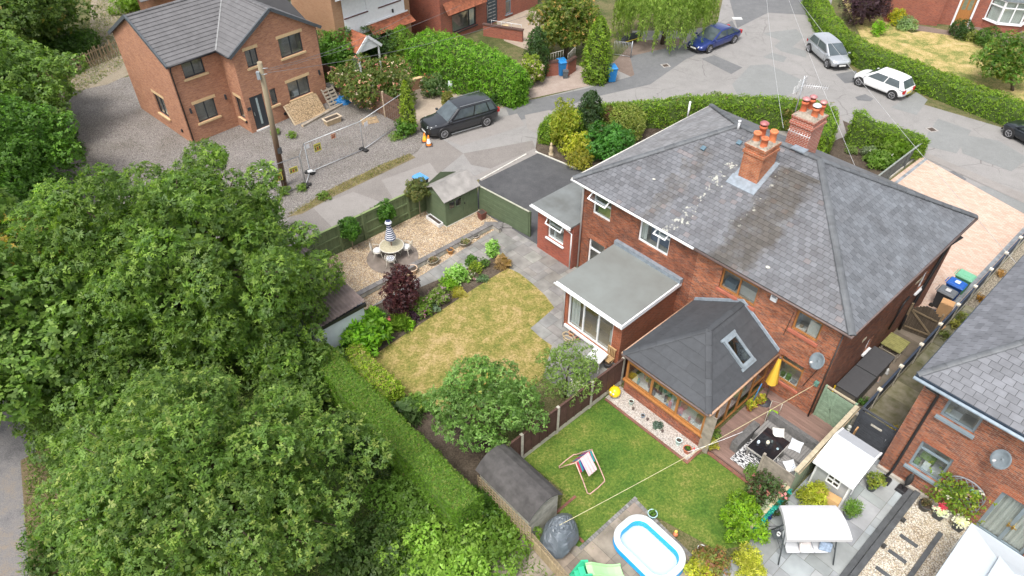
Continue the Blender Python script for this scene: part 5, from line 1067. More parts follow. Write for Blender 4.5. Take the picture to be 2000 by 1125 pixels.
def lollipop(label,px,py,hc,r,pal,grp):
    p=G(px,py); rt=thing('standard_tree',label,'tree',p,0,grp); c=np.array([0,0,hc]); bl=blobs_on(c,(r,r,r*1.1),22,(.3,.45),-1); P,Nn,Cl=blob_points(bl,260,low=-1)
    lv=Leaves(); lv.add(P,Nn,.085,pal,k=3,wd=.5,clump=Cl); core_leaves(lv,c,np.array([r,r,r]),pal,.12,60,.65); lv.build('crown',rt)
    b=MB(); b.tube([(0,0,0),(.02,0,hc*.5),(0,0,hc)],[.03,.025,.02],7); b.build('trunk',plain('pale stem',(.28,.24,.17),.9),rt)
lollipop('clipped bay ball tree nearest the ash tree, on a bare stem before the green fence',690,487,1.35,.48,[(.07,.17,.02),(.10,.22,.03),(.045,.12,.015)],'ball trees along the green fence')
lollipop('clipped bay ball tree directly behind the striped parasol before the green fence',755,447,1.2,.46,[(.07,.17,.02),(.10,.22,.03),(.045,.12,.015)],'ball trees along the green fence')
lollipop('taller loose olive tree with brownish leaves on a bare stem beside the green shed',821,423,1.75,.5,[(.14,.17,.05),(.20,.19,.06),(.10,.14,.04)],'ball trees along the green fence')
# weeping willow
c=ct(1300,22,2.4); rt=thing('weeping_willow','weeping willow hanging over the blue saloon and the driveway','tree',(c[0],c[1],0)); P=[];
lv=Leaves()
for i in range(620):
    a=random.uniform(0,6.283); q=math.sqrt(random.random()); x=4.0*q*math.cos(a); y=3.0*q*math.sin(a); zt=3.2+1.6*math.sqrt(max(0,1-q*q))+random.uniform(-.3,.3); L=random.uniform(1.2,3.0)*(.5+.5*q); zb=max(.45,zt-L)
    n=int((zt-zb)/.10); dx=random.uniform(-.1,.1); dy=random.uniform(-.1,.1)
    for k in range(n): t=k/max(1,n-1); P.append((x*(1+.04*t)+dx*t+random.gauss(0,.03),y*(1+.04*t)+dy*t+random.gauss(0,.03),zt-(zt-zb)*t))
P=np.array(P); N_=unit(np.stack([P[:,0],P[:,1],P[:,2]*0+.6],1))
lv.add(P,N_,.24,[(.22,.32,.06),(.27,.37,.08),(.17,.26,.05),(.32,.42,.10)],k=3,wd=.22,droop=1,up=.1,spread=.5,rnd=.5); lv.build('crown',rt)
b=MB(); b.tube([(0,-.5,0),(.1,-.5,1.5),(0,-.2,3.4)],[.2,.16,.08],8)
for k in range(7): a=k*.9; b.tube([(0,-.2,2.4),(1.4*math.cos(a),1.2*math.sin(a),3.8),(2.6*math.cos(a),2*math.sin(a),3.7)],[.08,.05,.02],5)
b.build('trunk',BARK,rt)
# hedges
def MW(x,y): p=M.W(x,y); return (p.x,p.y)
def hp(pts): return [(*G(px,py,h)[:2],h,w) for px,py,h,w in pts]
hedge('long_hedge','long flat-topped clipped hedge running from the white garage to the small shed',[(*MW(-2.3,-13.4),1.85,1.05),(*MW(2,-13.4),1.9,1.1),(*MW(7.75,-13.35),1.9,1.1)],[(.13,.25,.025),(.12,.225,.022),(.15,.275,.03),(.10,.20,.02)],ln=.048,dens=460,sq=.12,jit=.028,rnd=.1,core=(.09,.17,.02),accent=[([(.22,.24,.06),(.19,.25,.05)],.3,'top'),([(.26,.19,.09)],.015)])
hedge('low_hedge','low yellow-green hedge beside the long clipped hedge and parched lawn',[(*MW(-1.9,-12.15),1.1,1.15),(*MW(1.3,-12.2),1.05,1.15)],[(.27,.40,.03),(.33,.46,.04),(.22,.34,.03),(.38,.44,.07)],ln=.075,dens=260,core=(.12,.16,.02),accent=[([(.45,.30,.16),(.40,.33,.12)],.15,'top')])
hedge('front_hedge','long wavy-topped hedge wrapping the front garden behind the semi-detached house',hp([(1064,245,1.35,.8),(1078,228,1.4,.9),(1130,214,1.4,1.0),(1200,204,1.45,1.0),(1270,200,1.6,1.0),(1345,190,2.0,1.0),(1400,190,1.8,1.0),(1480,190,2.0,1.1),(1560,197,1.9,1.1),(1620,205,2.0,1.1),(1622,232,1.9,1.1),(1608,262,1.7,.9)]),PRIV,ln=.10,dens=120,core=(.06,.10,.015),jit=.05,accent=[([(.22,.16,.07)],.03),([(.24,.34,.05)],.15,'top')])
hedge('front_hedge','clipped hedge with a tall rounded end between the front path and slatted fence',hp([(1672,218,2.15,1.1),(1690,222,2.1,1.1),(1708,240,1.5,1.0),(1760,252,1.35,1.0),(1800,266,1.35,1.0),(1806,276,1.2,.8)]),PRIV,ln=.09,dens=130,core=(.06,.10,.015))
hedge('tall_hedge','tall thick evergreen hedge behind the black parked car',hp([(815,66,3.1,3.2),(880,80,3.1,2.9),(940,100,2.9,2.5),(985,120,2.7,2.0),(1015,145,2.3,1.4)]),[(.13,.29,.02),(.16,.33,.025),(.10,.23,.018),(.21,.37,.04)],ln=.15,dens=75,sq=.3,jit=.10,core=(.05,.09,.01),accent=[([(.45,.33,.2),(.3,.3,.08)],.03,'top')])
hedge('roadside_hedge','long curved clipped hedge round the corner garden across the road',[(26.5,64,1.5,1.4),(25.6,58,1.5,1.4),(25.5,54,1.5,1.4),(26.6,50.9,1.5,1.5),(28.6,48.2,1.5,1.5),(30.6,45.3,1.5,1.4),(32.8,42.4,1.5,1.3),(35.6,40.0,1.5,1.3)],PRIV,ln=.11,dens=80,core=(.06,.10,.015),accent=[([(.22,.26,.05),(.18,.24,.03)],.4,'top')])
# shrubs (foot pixel)
SH=[('laurel_bush','glossy laurel against the new brick house wall',655,150,3.2,1.6,MID,dict(ln=.17,dens=40)),
('laurel_bush','lime-tipped laurel behind the rose fence nearest the rendered house',700,122,2.4,1.3,LIME[:2]+MID,dict(ln=.15,dens=40)),
('rose_bush','large rambling rose with pink blooms spilling over the garden fence',738,205,2.9,(2.2,1.5),[(.09,.15,.03),(.13,.19,.04),(.17,.20,.05)],dict(ln=.12,dens=70,accent=(ROSE,.07,.13))),
('rose_bush','rambling rose beside the slim yellow conifer',775,215,1.9,.9,[(.09,.15,.03),(.14,.20,.04)],dict(ln=.11,dens=80,accent=(ROSE,.06,.1))),
('holly_bush','dark bush in front of the white porch',735,118,2.8,1.6,[(.05,.10,.03),(.08,.14,.04)],dict(ln=.13,dens=50)),
('climber_bush','leafy climber at the foot of the slim conifer',795,262,1.0,.55,MID,dict(ln=.1,dens=120)),
('golden_shrub','tall thin golden shrub before the tall hedge',876,160,2.0,.42,YEL,dict(ln=.11,dens=90)),
('flower_shrub','leafy shrub with pale flowers beside the beige garden wall',848,185,1.3,.8,[(.08,.15,.05),(.12,.18,.06)],dict(ln=.11,dens=90,accent=([(.6,.5,.45),(.6,.2,.12)],.05,.1))),
('reed_shrub','small reedy plant in the white planter beside the black car',876,205,.9,.3,[(.2,.22,.06),(.3,.28,.1)],dict(ln=.15,dens=80,droop=-.8,z=.25)),
('buddleia','yellow-green buddleia with grey flower spikes at the end of the tall hedge',1035,165,2.0,.75,[(.20,.28,.03),(.28,.34,.05)],dict(ln=.14,dens=60,accent=([(.4,.32,.3),(.55,.4,.35)],.1,.15))),
('rose_bush','pale rose at the pavement end of the tall hedge',1015,185,1.5,.8,MID,dict(ln=.11,dens=80,accent=([(.7,.6,.5),(.65,.35,.3)],.08,.12))),
('ivy_bush','dark ivy mound at the foot of the tall hedge beside the pavement',985,192,.9,1.1,[(.045,.10,.02),(.07,.14,.03)],dict(ln=.11,dens=90)),
('bamboo','tall golden bamboo at the corner of the front hedge',1098,290,3.0,.75,[(.28,.32,.03),(.36,.36,.05),(.22,.28,.03)],dict(ln=.13,dens=60,droop=.2)),
('golden_bush','bright yellow bush below the bamboo',1128,305,1.5,.75,YEL,dict(ln=.12,dens=80)),
('olive_bush','yellow-flecked bush at the corner of the tarmac drive',1132,326,1.0,.65,[(.24,.26,.04),(.34,.30,.04)],dict(ln=.1,dens=90)),
('fern_bush','feathery green shrub against the hipped roof edge',1185,300,1.5,1.3,[(.06,.18,.03),(.09,.24,.04)],dict(ln=.17,dens=50)),
('variegated_ball','large round variegated bush behind the roof in the front garden',1222,262,1.7,.95,[(.26,.30,.06),(.15,.22,.04),(.34,.36,.1)],dict(ln=.08,dens=170,fr=(.45,.6),nb=20)),
('red_shrub','brownish red shrub between the yew and the round variegated bush',1192,252,1.4,.6,[(.12,.05,.03),(.16,.09,.04),(.10,.10,.03)],dict(ln=.09,dens=100)),
('pink_shrub','small pinkish shrub at the foot of the yew',1165,275,1.1,.55,[(.25,.17,.10),(.18,.19,.06)],dict(ln=.09,dens=100)),
('camellia_bush','round cream-flecked bush behind the top of the front roof slope',1405,232,1.6,1.0,[(.12,.20,.03),(.26,.30,.12),(.18,.25,.05)],dict(ln=.11,dens=90)),
('pieris_bush','orange-tinged bush behind the rear chimney',1560,255,1.7,1.2,[(.13,.19,.04),(.24,.24,.06),(.30,.20,.07)],dict(ln=.1,dens=90)),
('leafy_clump','strap-leaved green clump beside the dark slatted fence',1745,300,.8,1.0,[(.14,.24,.03),(.2,.3,.05)],dict(ln=.22,dens=60,droop=-.6)),
('leafy_clump','strap-leaved clump with white flowers near the dead lawn',1718,322,.7,.8,[(.12,.22,.03),(.17,.27,.05)],dict(ln=.16,dens=70,accent=([(.7,.7,.6)],.05,.1))),
('lavender_bush','round grey-green lavender in the front soil bed',1697,305,.55,.42,[(.17,.22,.13),(.22,.27,.16)],dict(ln=.07,dens=220,fr=(.45,.6))),
('small_shrub','small pale shrub in the front soil bed',1660,298,.4,.32,[(.2,.28,.08),(.14,.2,.05)],dict(ln=.08,dens=150)),
('box_ball','round dark green ball beside the oak front door',1872,72,1.2,.75,[(.04,.09,.02),(.06,.12,.03)],dict(ln=.09,dens=90,fr=(.5,.6))),
('euonymus_bush','yellowish variegated bush between the two round bushes',1893,78,.8,.6,[(.3,.32,.1),(.2,.25,.05)],dict(ln=.09,dens=90)),
('box_ball','rounder green bush below the white bay window',1922,88,1.2,.8,[(.06,.13,.02),(.09,.17,.03)],dict(ln=.09,dens=90,fr=(.5,.6))),
('golden_bush','yellow flowering bush against the far brick wall',1748,48,1.2,.6,[(.5,.45,.03),(.3,.34,.04)],dict(ln=.1,dens=90)),
('sage_bush','pale sage green bush beside the far lawn',1765,55,.9,.75,[(.22,.32,.14),(.28,.38,.18)],dict(ln=.1,dens=90)),
('lime_shrub','lime shoots beside the purple tree',1712,68,1.0,.5,LIME,dict(ln=.12,dens=50)),
('fatsia','bright lime big-leaved shrub in front of the white garage wall',715,668,1.4,1.0,[(.17,.36,.02),(.23,.44,.03),(.12,.28,.02)],dict(ln=.26,dens=34,k=5,wd=.34)),
('rosebush','thin rose with one pink bloom behind the big-leaved shrub',742,640,1.3,.55,[(.09,.17,.06),(.12,.2,.07)],dict(ln=.09,dens=80,accent=([(.75,.2,.2)],.012,.14))),
('heuchera','very dark purple plant at the foot of the acer',808,622,.55,.5,[(.05,.03,.05),(.08,.04,.06)],dict(ln=.1,dens=120)),
('grass_clump','arching green grass clump at the edge of the parched lawn',783,640,.7,.5,[(.14,.24,.03),(.20,.30,.04)],dict(ln=.3,dens=60,wd=.1,droop=-.7)),
('hosta','lime plant at the end of the border by the lawn',800,638,.45,.35,LIME,dict(ln=.14,dens=80)),
('flowering_shrub','mauve-flowered green shrub beside the acer',826,612,.95,.62,[(.13,.22,.03),(.17,.27,.04)],dict(ln=.1,dens=120,accent=([(.35,.22,.28),(.4,.16,.25)],.1,.08))),
('flowering_shrub','mauve-flowered shrub next along the border',858,590,.95,.6,[(.16,.24,.05),(.2,.28,.06)],dict(ln=.1,dens=120,accent=([(.35,.22,.30)],.13,.08))),
('euphorbia','rounded lime euphorbia in the middle of the border',878,562,.8,.5,LIME,dict(ln=.08,dens=150)),
('hydrangea','pale lime hydrangea with round flower heads, largest in the border',893,548,.95,.6,[(.2,.38,.06),(.3,.5,.12)],dict(ln=.09,dens=130,accent=([(.34,.52,.14),(.40,.56,.2)],.25,.1))),
('euonymus','yellow-edged round shrub near the top of the border',930,530,.6,.42,[(.34,.42,.05),(.14,.22,.03)],dict(ln=.07,dens=170)),
('hydrangea','pale lime hydrangea at the top corner of the border',962,497,.9,.42,[(.18,.36,.05),(.26,.46,.1)],dict(ln=.09,dens=150,accent=([(.36,.54,.16)],.25,.1))),
('small_plant','thin green plant beside the garden path near the border top',921,515,.6,.3,MID,dict(ln=.1,dens=120)),
('small_plant','low green plant right of the yellow-edged shrub',945,520,.5,.32,[(.1,.18,.04)],dict(ln=.08,dens=120)),
('small_plant','bluish low plant at the lawn edge of the border',942,548,.35,.32,[(.12,.2,.1),(.16,.26,.12)],dict(ln=.08,dens=140)),
('small_plant','white and pink flowered plant in the border soil',918,545,.4,.3,[(.12,.18,.05)],dict(ln=.07,dens=140,accent=([(.7,.65,.65),(.6,.35,.4)],.2,.07))),
('small_plant','grey-leaved low plant at the lawn edge',849,606,.35,.32,[(.2,.28,.2),(.25,.33,.22)],dict(ln=.08,dens=140)),
('dry_grass','tuft of dry straw-coloured grass at the top corner of the lawn',982,520,.5,.42,[(.40,.27,.13),(.33,.22,.1)],dict(ln=.3,dens=70,wd=.08,droop=.4)),
('dry_grass','small yellow grass tuft in the border beside the lawn',894,577,.35,.35,[(.45,.42,.06),(.38,.34,.08)],dict(ln=.22,dens=80,wd=.1,droop=-.6)),
('day_lily','drooping dark grass-like clump at the end of the low yellow hedge',800,812,.7,.5,[(.1,.18,.06),(.14,.22,.08)],dict(ln=.28,dens=60,wd=.12,droop=.5)),
('lime_shrub','lime leafy plant at the bottom corner of the parched lawn',812,800,.6,.45,[(.18,.3,.06),(.14,.24,.04)],dict(ln=.12,dens=90)),
('ground_shrub','green plants between the garage wall and low hedge',670,690,.6,.8,[(.05,.11,.02),(.08,.15,.03)],dict(ln=.12,dens=70)),
('photinia_bush','big glossy yellow-green bush beside the swing seat on the lawn corner',1450,1035,1.25,.68,[(.20,.36,.02),(.28,.44,.03),(.14,.26,.02)],dict(ln=.085,dens=190)),
('gold_conifer','feathery gold conifer at the bottom edge beside the grey paving',1455,1115,1.0,.45,[(.45,.46,.05),(.55,.52,.1),(.36,.38,.04)],dict(ln=.12,dens=130,wd=.25)),
('gold_conifer','feathery yellow shrub behind the white swing seat canopy',1583,985,.95,.5,[(.42,.45,.04),(.33,.38,.03),(.50,.50,.07)],dict(ln=.11,dens=130,wd=.25)),
('berry_bush','orange-red leaved bush at the bottom edge beside the paddling pool',1385,1110,.8,.48,[(.35,.16,.08),(.26,.22,.06),(.2,.24,.06)],dict(ln=.09,dens=110)),
('yellow_plant','small yellow leafy plant at the bottom edge by the pool',1365,1120,.6,.4,YEL,dict(ln=.1,dens=110)),
('rose_bush','dark-leaved rose with pink flowers below the weathered screen panel',1492,985,1.3,.6,[(.07,.13,.04),(.10,.17,.05),(.10,.08,.04)],dict(ln=.08,dens=110,accent=([(.7,.25,.25)],.015,.14))),
('bay_seedling','small green plant at the corner of the decking by the screen',1467,930,.5,.25,[(.16,.25,.06)],dict(ln=.08,dens=150)),
('bramble_bush','rounded dark green bush at the end of the long hedge beside the small shed',935,1000,.9,.7,[(.06,.14,.015),(.08,.17,.02)],dict(ln=.1,dens=130)),
('bramble_bush','bramble thicket below the long hedge near the trellis',850,1000,.6,1.1,[(.11,.20,.03),(.14,.25,.04)],dict(ln=.12,dens=80)),
('elder_bush','lime-green elder bush along the bottom edge between hawthorn and trellis',850,1110,.9,1.6,[(.22,.36,.05),(.27,.42,.07),(.17,.29,.04)],dict(ln=.15,dens=60)),
('bramble_bush','scrubby bush beside the hawthorn at the bottom edge',740,1100,.8,1.5,[(.07,.13,.03),(.10,.16,.04)],dict(ln=.13,dens=60)),
('bramble_bush','weedy thicket along the trellis of the small shed',965,1060,.8,1.2,[(.13,.24,.03),(.17,.28,.04)],dict(ln=.12,dens=80)),
('bramble_bush','low green growth in the gap between the hawthorn and the clipped hedge face',795,985,.7,1.0,[(.11,.20,.03),(.14,.25,.04)],dict(ln=.12,dens=80)),
('bramble_bush','dark undergrowth between the long hedge and hawthorn',700,860,.8,1.5,[(.04,.08,.02),(.06,.11,.02)],dict(ln=.12,dens=60)),
('bramble_bush','bushy growth at the bottom left of the hawthorn beside the path',150,1080,1.1,1.2,[(.06,.12,.02),(.09,.16,.03)],dict(ln=.13,dens=60)),
('ivy_bush','ivy mound on the rim of the gravel yard below the left trees',95,300,1.6,1.6,[(.05,.11,.02),(.07,.14,.03)],dict(ln=.16,dens=50)),
('ivy_bush','bushy green growth beside the leaning timber fence',140,110,1.6,1.8,[(.06,.13,.02),(.09,.17,.03)],dict(ln=.17,dens=40)),
('climber_bush','bright creeper beside the outbuilding at the top',262,18,1.2,1.3,[(.15,.24,.03)],dict(ln=.17,dens=40)),
]
for nm,lb,px,py,h,r,pal,kw in SH:
    if 735<px<995 and 480<py<660 and nm not in ('fatsia',): r=r*.74; h=h*.8
    bush(nm,lb,'grass' if 'grass' in nm else 'plant' if ('plant' in nm or nm in ('hosta','heuchera','day_lily','fatsia')) else 'shrub',px,py,h,r,pal,**kw)
# loose ground cover
grass_tufts('meadow_grass','mixed green ground cover and weeds under the trees at the bottom left',[(60,760),(600,700),(950,1000),(1075,1120),(1075,1160),(40,1160)],14000,.2,[(.13,.25,.04),(.17,.28,.05),(.24,.28,.08),(.09,.18,.03)])
grass_tufts('meadow_grass','long grass and weeds along the track at the top left',[(100,120),(170,40),(200,-10),(330,-10),(270,60),(240,130),(180,170),(110,210)],3500,.22,[(.14,.18,.05),(.22,.24,.08),(.10,.16,.04),(.3,.26,.14)])
grass_tufts('weeds','thin weeds along the lane edge and outside the green fence',[(640,452),(700,425),(815,378),(825,392),(720,440),(650,470)],700,.28,[(.2,.24,.09),(.3,.3,.14),(.14,.2,.05)])
grass_tufts('verge_grass','dry grass on the gravel yard edge',[(560,420),(640,372),(745,322),(800,300),(806,306),(745,338),(650,383),(590,415)],1500,.12,[(.3,.27,.10),(.4,.33,.15),(.16,.2,.05)])
grass_tufts('lawn_grass','short parched grass blades of the left-hand lawn',[(990,526),(1040,556),(1080,602),(1034,642),(1074,676),(1058,738),(1000,788),(900,812),(846,802),(722,700),(850,616),(930,563)],6000,.04,[(.34,.28,.10),(.5,.38,.18),(.16,.2,.05),(.24,.25,.07)],z=.036)
grass_tufts('lawn_grass','short green grass blades of the right-hand lawn',[(1024,897),(1195,768),(1200,792),(1345,895),(1385,886),(1478,945),(1515,990),(1495,1058),(1400,1073),(1256,996),(1130,1096),(1114,1080),(1087,1055),(1102,960)],9000,.04,[(.05,.15,.015),(.08,.2,.02),(.12,.2,.03),(.3,.27,.08)],z=.020)
for px,py,w_ in ((513,246,.35),(540,262,.3),(572,268,.3),(776,270,.45),(632,388,.4),(556,378,.4),(590,372,.3)):
    bush('weed','tuft of weeds on the gravel '+{513:'at the foot of the new front door',540:'left of the telegraph pole top fence',572:'beside the mesh fence corner',776:'beside the conifer foot',632:'at the lane edge near the small tree',556:'at the foot of the telegraph pole',590:'by the fence foot nearest the pole'}[px],'weed',px,py,.35,w_,[(.14,.24,.04),(.2,.28,.06)],ln=.1,dens=90,nb=8,group='weeds on the gravel yard')
# ================================================================== VEHICLES
CARGLASS=plain('car glass',(.075,.095,.105),.05,var=.3,ns=2,spec=.8)  # base colour lightened to stand in for sky reflected in the windscreens
def car(label,name,F,R,col,kind='hatch',group='cars parked round the close',H=1.5,W=1.75,metal=.3,Lk=.60,rough=.3,number=(.75,.75,.72),rnumber=(.7,.55,.08)):
    if kind=='hatch': Lk=.66
    F=G(*F);R=G(*R); d=(F-R); wb=d.length; d.normalize(); n=Vector((-d.y,d.x,0)); 
    if n.y<0: n=-n
    c=(F+R)/2+n*(W/2-.1); L=wb/Lk; yaw=math.atan2(d.y,d.x)
    t=thing(name,label,'car',(c.x,c.y,0),yaw,group); paint=plain('car paint '+name,col,rough,metal,var=.04,ns=1,coat=.9)
    hL=L/2; belt=H*.60; hoodz=H*.53
    P=dict(hatch=dict(ws0=.32,ws1=.10,r1=-.38,r0=-.485,nose=.48),suv=dict(ws0=.25,ws1=.07,r1=-.39,r0=-.478,nose=.56),saloon=dict(ws0=.26,ws1=.03,r1=-.20,r0=-.44,nose=.42))[kind]
    xs=np.linspace(-hL,hL,25); rings=[]
    def prof(x):
        u=x/L
        e=(abs(u)/.5); w_=W/2*(1-.16*e**5-.05*e**2); zb=.19+.16*max(0,e-.82)/.18
        if u>P['ws0']: k=(u-P['ws0'])/(.5-P['ws0']); zt=hoodz*1.06-(hoodz*1.06-P['nose']*H)*k**2.2
        elif u<P['r0']+.02: zt=belt*(.97)
        else: zt=belt*.985
        if u>.485: zt-=.10
        if u<-.49: zt-=.12
        return w_,zb,zt
    vs=[];fs=[]
    for x in xs:
        w_,zb,zt=prof(x); h=zt-zb
        half=[(w_*.80,zb),(w_*.97,zb+h*.12),(w_,zb+h*.42),(w_*.985,zb+h*.72),(w_*.93,zt-.05),(w_*.80,zt-.005),(w_*.4,zt+.025),(0,zt+.035)]
        ring=[(y,z) for y,z in half]+[(-y,z) for y,z in half[-2::-1]]
        vs+=[(x,y,z) for y,z in ring]
    m=15
    for i in range(24):
        for j in range(m): fs.append((i*m+j,(i+1)*m+j,(i+1)*m+(j+1)%m,i*m+(j+1)%m))
    fs.append(tuple(range(m))); fs.append(tuple(range(24*m,25*m))[::-1])
    b=MB(); b.add(vs,fs,0,None,True); b.build('body',paint,t,subsurf=1)
    # greenhouse
    bw=W/2*.93; tw=W/2*.74; xb0,xb1,xt0,xt1=L*P['ws0'],L*P['r0'],L*P['ws1'],L*P['r1']; z0=belt*.955; z1=H
    b=MB(); nr=7; V=[]
    rows=[]
    for i in range(nr):
        u=i/(nr-1); x=xt0+(xt1-xt0)*u; zz=z1-.05*(2*u-.9)**2
        rows.append([(x,y*tw,zz-.03*abs(y)**2.5) for y in (-1,-.5,0,.5,1)])
    base=[]
    for i in range(nr): u=i/(nr-1); x=xb0+(xb1-xb0)*u; base.append([(x,-bw,z0),(x,bw,z0)])
    for r_ in rows: V+=r_
    o_=len(V)
    for q in base: V+=q
    fs=[(i*5+j,i*5+j+1,(i+1)*5+j+1,(i+1)*5+j) for i in range(nr-1) for j in range(4)]
    for i in range(nr-1):
        fs.append((i*5,(i+1)*5,o_+(i+1)*2,o_+i*2)); fs.append((i*5+4,o_+i*2+1,o_+(i+1)*2+1,(i+1)*5+4))
    fs.append((0,o_,o_+1,4,3,2,1)); e=(nr-1)*5; fs.append((e,e+1,e+2,e+3,e+4,o_+(nr-1)*2+1,o_+(nr-1)*2))
    b.add(V,fs); b.build('roof',paint,t,bevel=.07,recalc=True)
    def lerp(a,c_,k): return tuple(a[i]+(c_[i]-a[i])*k for i in range(3))
    def panel(nm,A,B,C,D,l,r_,bo,to,off):
        """inset quad A,B (bottom left,right) C,D (top right,left) pushed out by off"""
        p=[lerp(lerp(A,B,l),lerp(D,C,l),bo),lerp(lerp(A,B,1-r_),lerp(D,C,1-r_),bo),lerp(lerp(A,B,1-r_),lerp(D,C,1-r_),1-to),lerp(lerp(A,B,l),lerp(D,C,l),1-to)]
        of=Vector(off); g=MB(); g.add([Vector(q)+of for q in p]+[Vector(q)+of*.2 for q in p],[(0,1,2,3),(7,6,5,4),(0,4,5,1),(1,5,6,2),(2,6,7,3),(3,7,4,0)]); g.build(nm,CARGLASS,t)
    A=(xb0,-bw,z0);B=(xb0,bw,z0);C=(xt0,tw,z1-.05);D=(xt0,-tw,z1-.05)
    panel('windscreen',A,B,C,D,.05,.05,.04,.03,(.012,0,.018)); A=(xb1,bw,z0);B=(xb1,-bw,z0);C=(xt1,-tw,z1-.06);D=(xt1,tw,z1-.06); panel('rear_window',A,B,C,D,.09,.09,.1,.12,(-.018,0,.014))
    for s in (-1,1):
        a=(xb0,s*bw,z0);b_=(xb1,s*bw,z0);c_=(xt1,s*tw,z1-.06);d_=(xt0,s*tw,z1-.06)
        for l,r_ in ((.09,.52),(.51,.20),(.83,.05)) if kind!='hatch' else ((.09,.50),(.53,.10)): panel('side_window',a,b_,c_,d_,l,r_,.10,.13,(0,s*.014,.006))
    wr=.325 if kind!='suv' else .37
    for sx in (-1,1):
        for s in (-1,1):
            x=sx*wb/2+L*.01; y=s*(W/2-.085); q=MB()
            ar=[(wr*1.16,-.05),(wr*1.16,.095)]
            k=MB(); k.tube([(x,y-s*.02,wr),(x,s*(W/2+.004),wr)],wr*1.15,20); 
            k.build('wheel_arch',BLACKP,t)
            q.tube([(x,y-.09*s,wr),(x,y+.07*s,wr),(x,s*(W/2+.012),wr)],[wr,wr,wr*.93],22); tyre=q.build('wheel',RUBBER,t)
            q=MB(); yy=s*(W/2+.016); q.tube([(x,yy-s*.02,wr),(x,yy,wr)],wr*.66,20,0,(.15,.15,.15))
            for i in range(5 if kind!='suv' else 10):
                a=i*2*math.pi/(5 if kind!='suv' else 10)+.3; q.bar((x,yy+s*.008,wr),(x+math.cos(a)*wr*.62,yy+s*.008,wr+math.sin(a)*wr*.62),.012,.075 if kind!='suv' else .03,0,None,up=(0,1,0))
            n_=20; ringv=[]
            for rr in (wr*.58,wr*.68): ringv+=[(x+rr*math.cos(i*2*math.pi/n_),yy+s*.01,wr+rr*math.sin(i*2*math.pi/n_)) for i in range(n_)]
            q.add(ringv,[(i,(i+1)%n_,n_+(i+1)%n_,n_+i) for i in range(n_)]); q.build('rim',plain('alloy',(.5,.5,.52),.35,.6),tyre)
    for s in (-1,1):
        w_,zb,zt=prof(hL*.93); y=s*w_*.80; z=zt-.09
        q=MB(); q.hexa([(hL*.84,y-s*.16,z-.06),(hL*.995,y-s*.2,z-.09),(hL*.95,y+s*.10,z-.07),(hL*.80,y+s*.13,z-.04),(hL*.84,y-s*.14,z+.07),(hL*.97,y-s*.2,z+.02),(hL*.92,y+s*.07,z+.03),(hL*.78,y+s*.10,z+.075)]); q.build('headlight',plain('headlamp',(.75,.78,.8),.1,.3),t)
        w2,zb2,zt2=prof(-hL*.96); q=MB(); q.box(-hL-.005,s*w2*.72 if s>0 else -w2*1.0,zt2-.28,-hL*.93,s*w2*1.0 if s>0 else -w2*.72,zt2-.02); q.build('tail_light',plain('red lamp',(.45,.02,.02),.15),t)
        q=MB(); q.cbox(xb0*.86,s*(W/2+.07),belt*.99,.14,.17,.11); q.build('door_mirror',paint,t,bevel=.03)
        q=MB()
        for x in (wb*.02,-wb*.28): q.cbox(x,s*(W/2*.985+.012),belt*.86,.16,.02,.025)
        q.build('door_handle',paint,t)
        q=MB()
        for x in (wb*.31,-wb*.05,-wb*.36): q.bar((x,s*(W/2*.99+.004),.36),(x-.02,s*(W/2*.955+.006),belt*.94),.012,.004)
        q.bar((wb*.31,s*(W/2*.97+.004),.30),(-wb*.36,s*(W/2*.97+.004),.30),.004,.03); q.build('door_gap',BLACKP,t)
    q=MB(); q.box(hL-.03,-.42,.34,hL+.012,.42,.52); q.box(hL-.05,-.6,.22,hL+.005,.6,.32); q.build('grille',BLACKP,t)
    q=MB(); q.box(hL+.012,-.26,.37,hL+.022,.26,.48,0,number); q.build('number_plate',plain('plate',(1,1,1),.5,var=.02),t)
    q=MB(); q.box(-hL-.02,-.26,.52,-hL-.005,.26,.63,0,rnumber); q.build('number_plate',plain('plate',(1,1,1),.5,var=.02),t)
    if kind=='suv':
        q=MB()
        for s in (-1,1): q.bar((xt0-.1,s*tw*.95,z1+.0),(xt1+.1,s*tw*.95,z1-.02),.03,.03)
        q.build('roof_rail',STEEL,t); q=MB()
        for s in (-1,1): q.bar((wb*.36,s*(W/2+.0),.22),(-wb*.36,s*(W/2+.0),.22),.03,.06)
        q.build('sill_trim',STEEL,t)
    return t
car('black estate sport utility car parked beside the tall hedge and traffic cone','black_suv',(869,270),(951,246),(.018,.02,.024),'suv',H=1.76,W=1.92,metal=.1)
car('dark blue saloon car half under the willow','blue_saloon',(1384,103),(1432,84),(.012,.03,.17),'saloon',H=1.45,W=1.76)
car('silver hatchback parked nose out beside the curved hedge','silver_hatchback',(1614,132),(1579,101),(.50,.52,.54),'hatch',H=1.48,W=1.7,metal=.6)
car('white hatchback parked against the curved hedge','white_hatchback',(1677,168),(1741,194),(.80,.80,.80),'hatch',H=1.48,W=1.65,metal=0)
car('very dark hatchback cut by the right edge of the photo','dark_hatchback',(1969,269),(2052,313),(.012,.016,.022),'hatch',H=1.45,W=1.7)
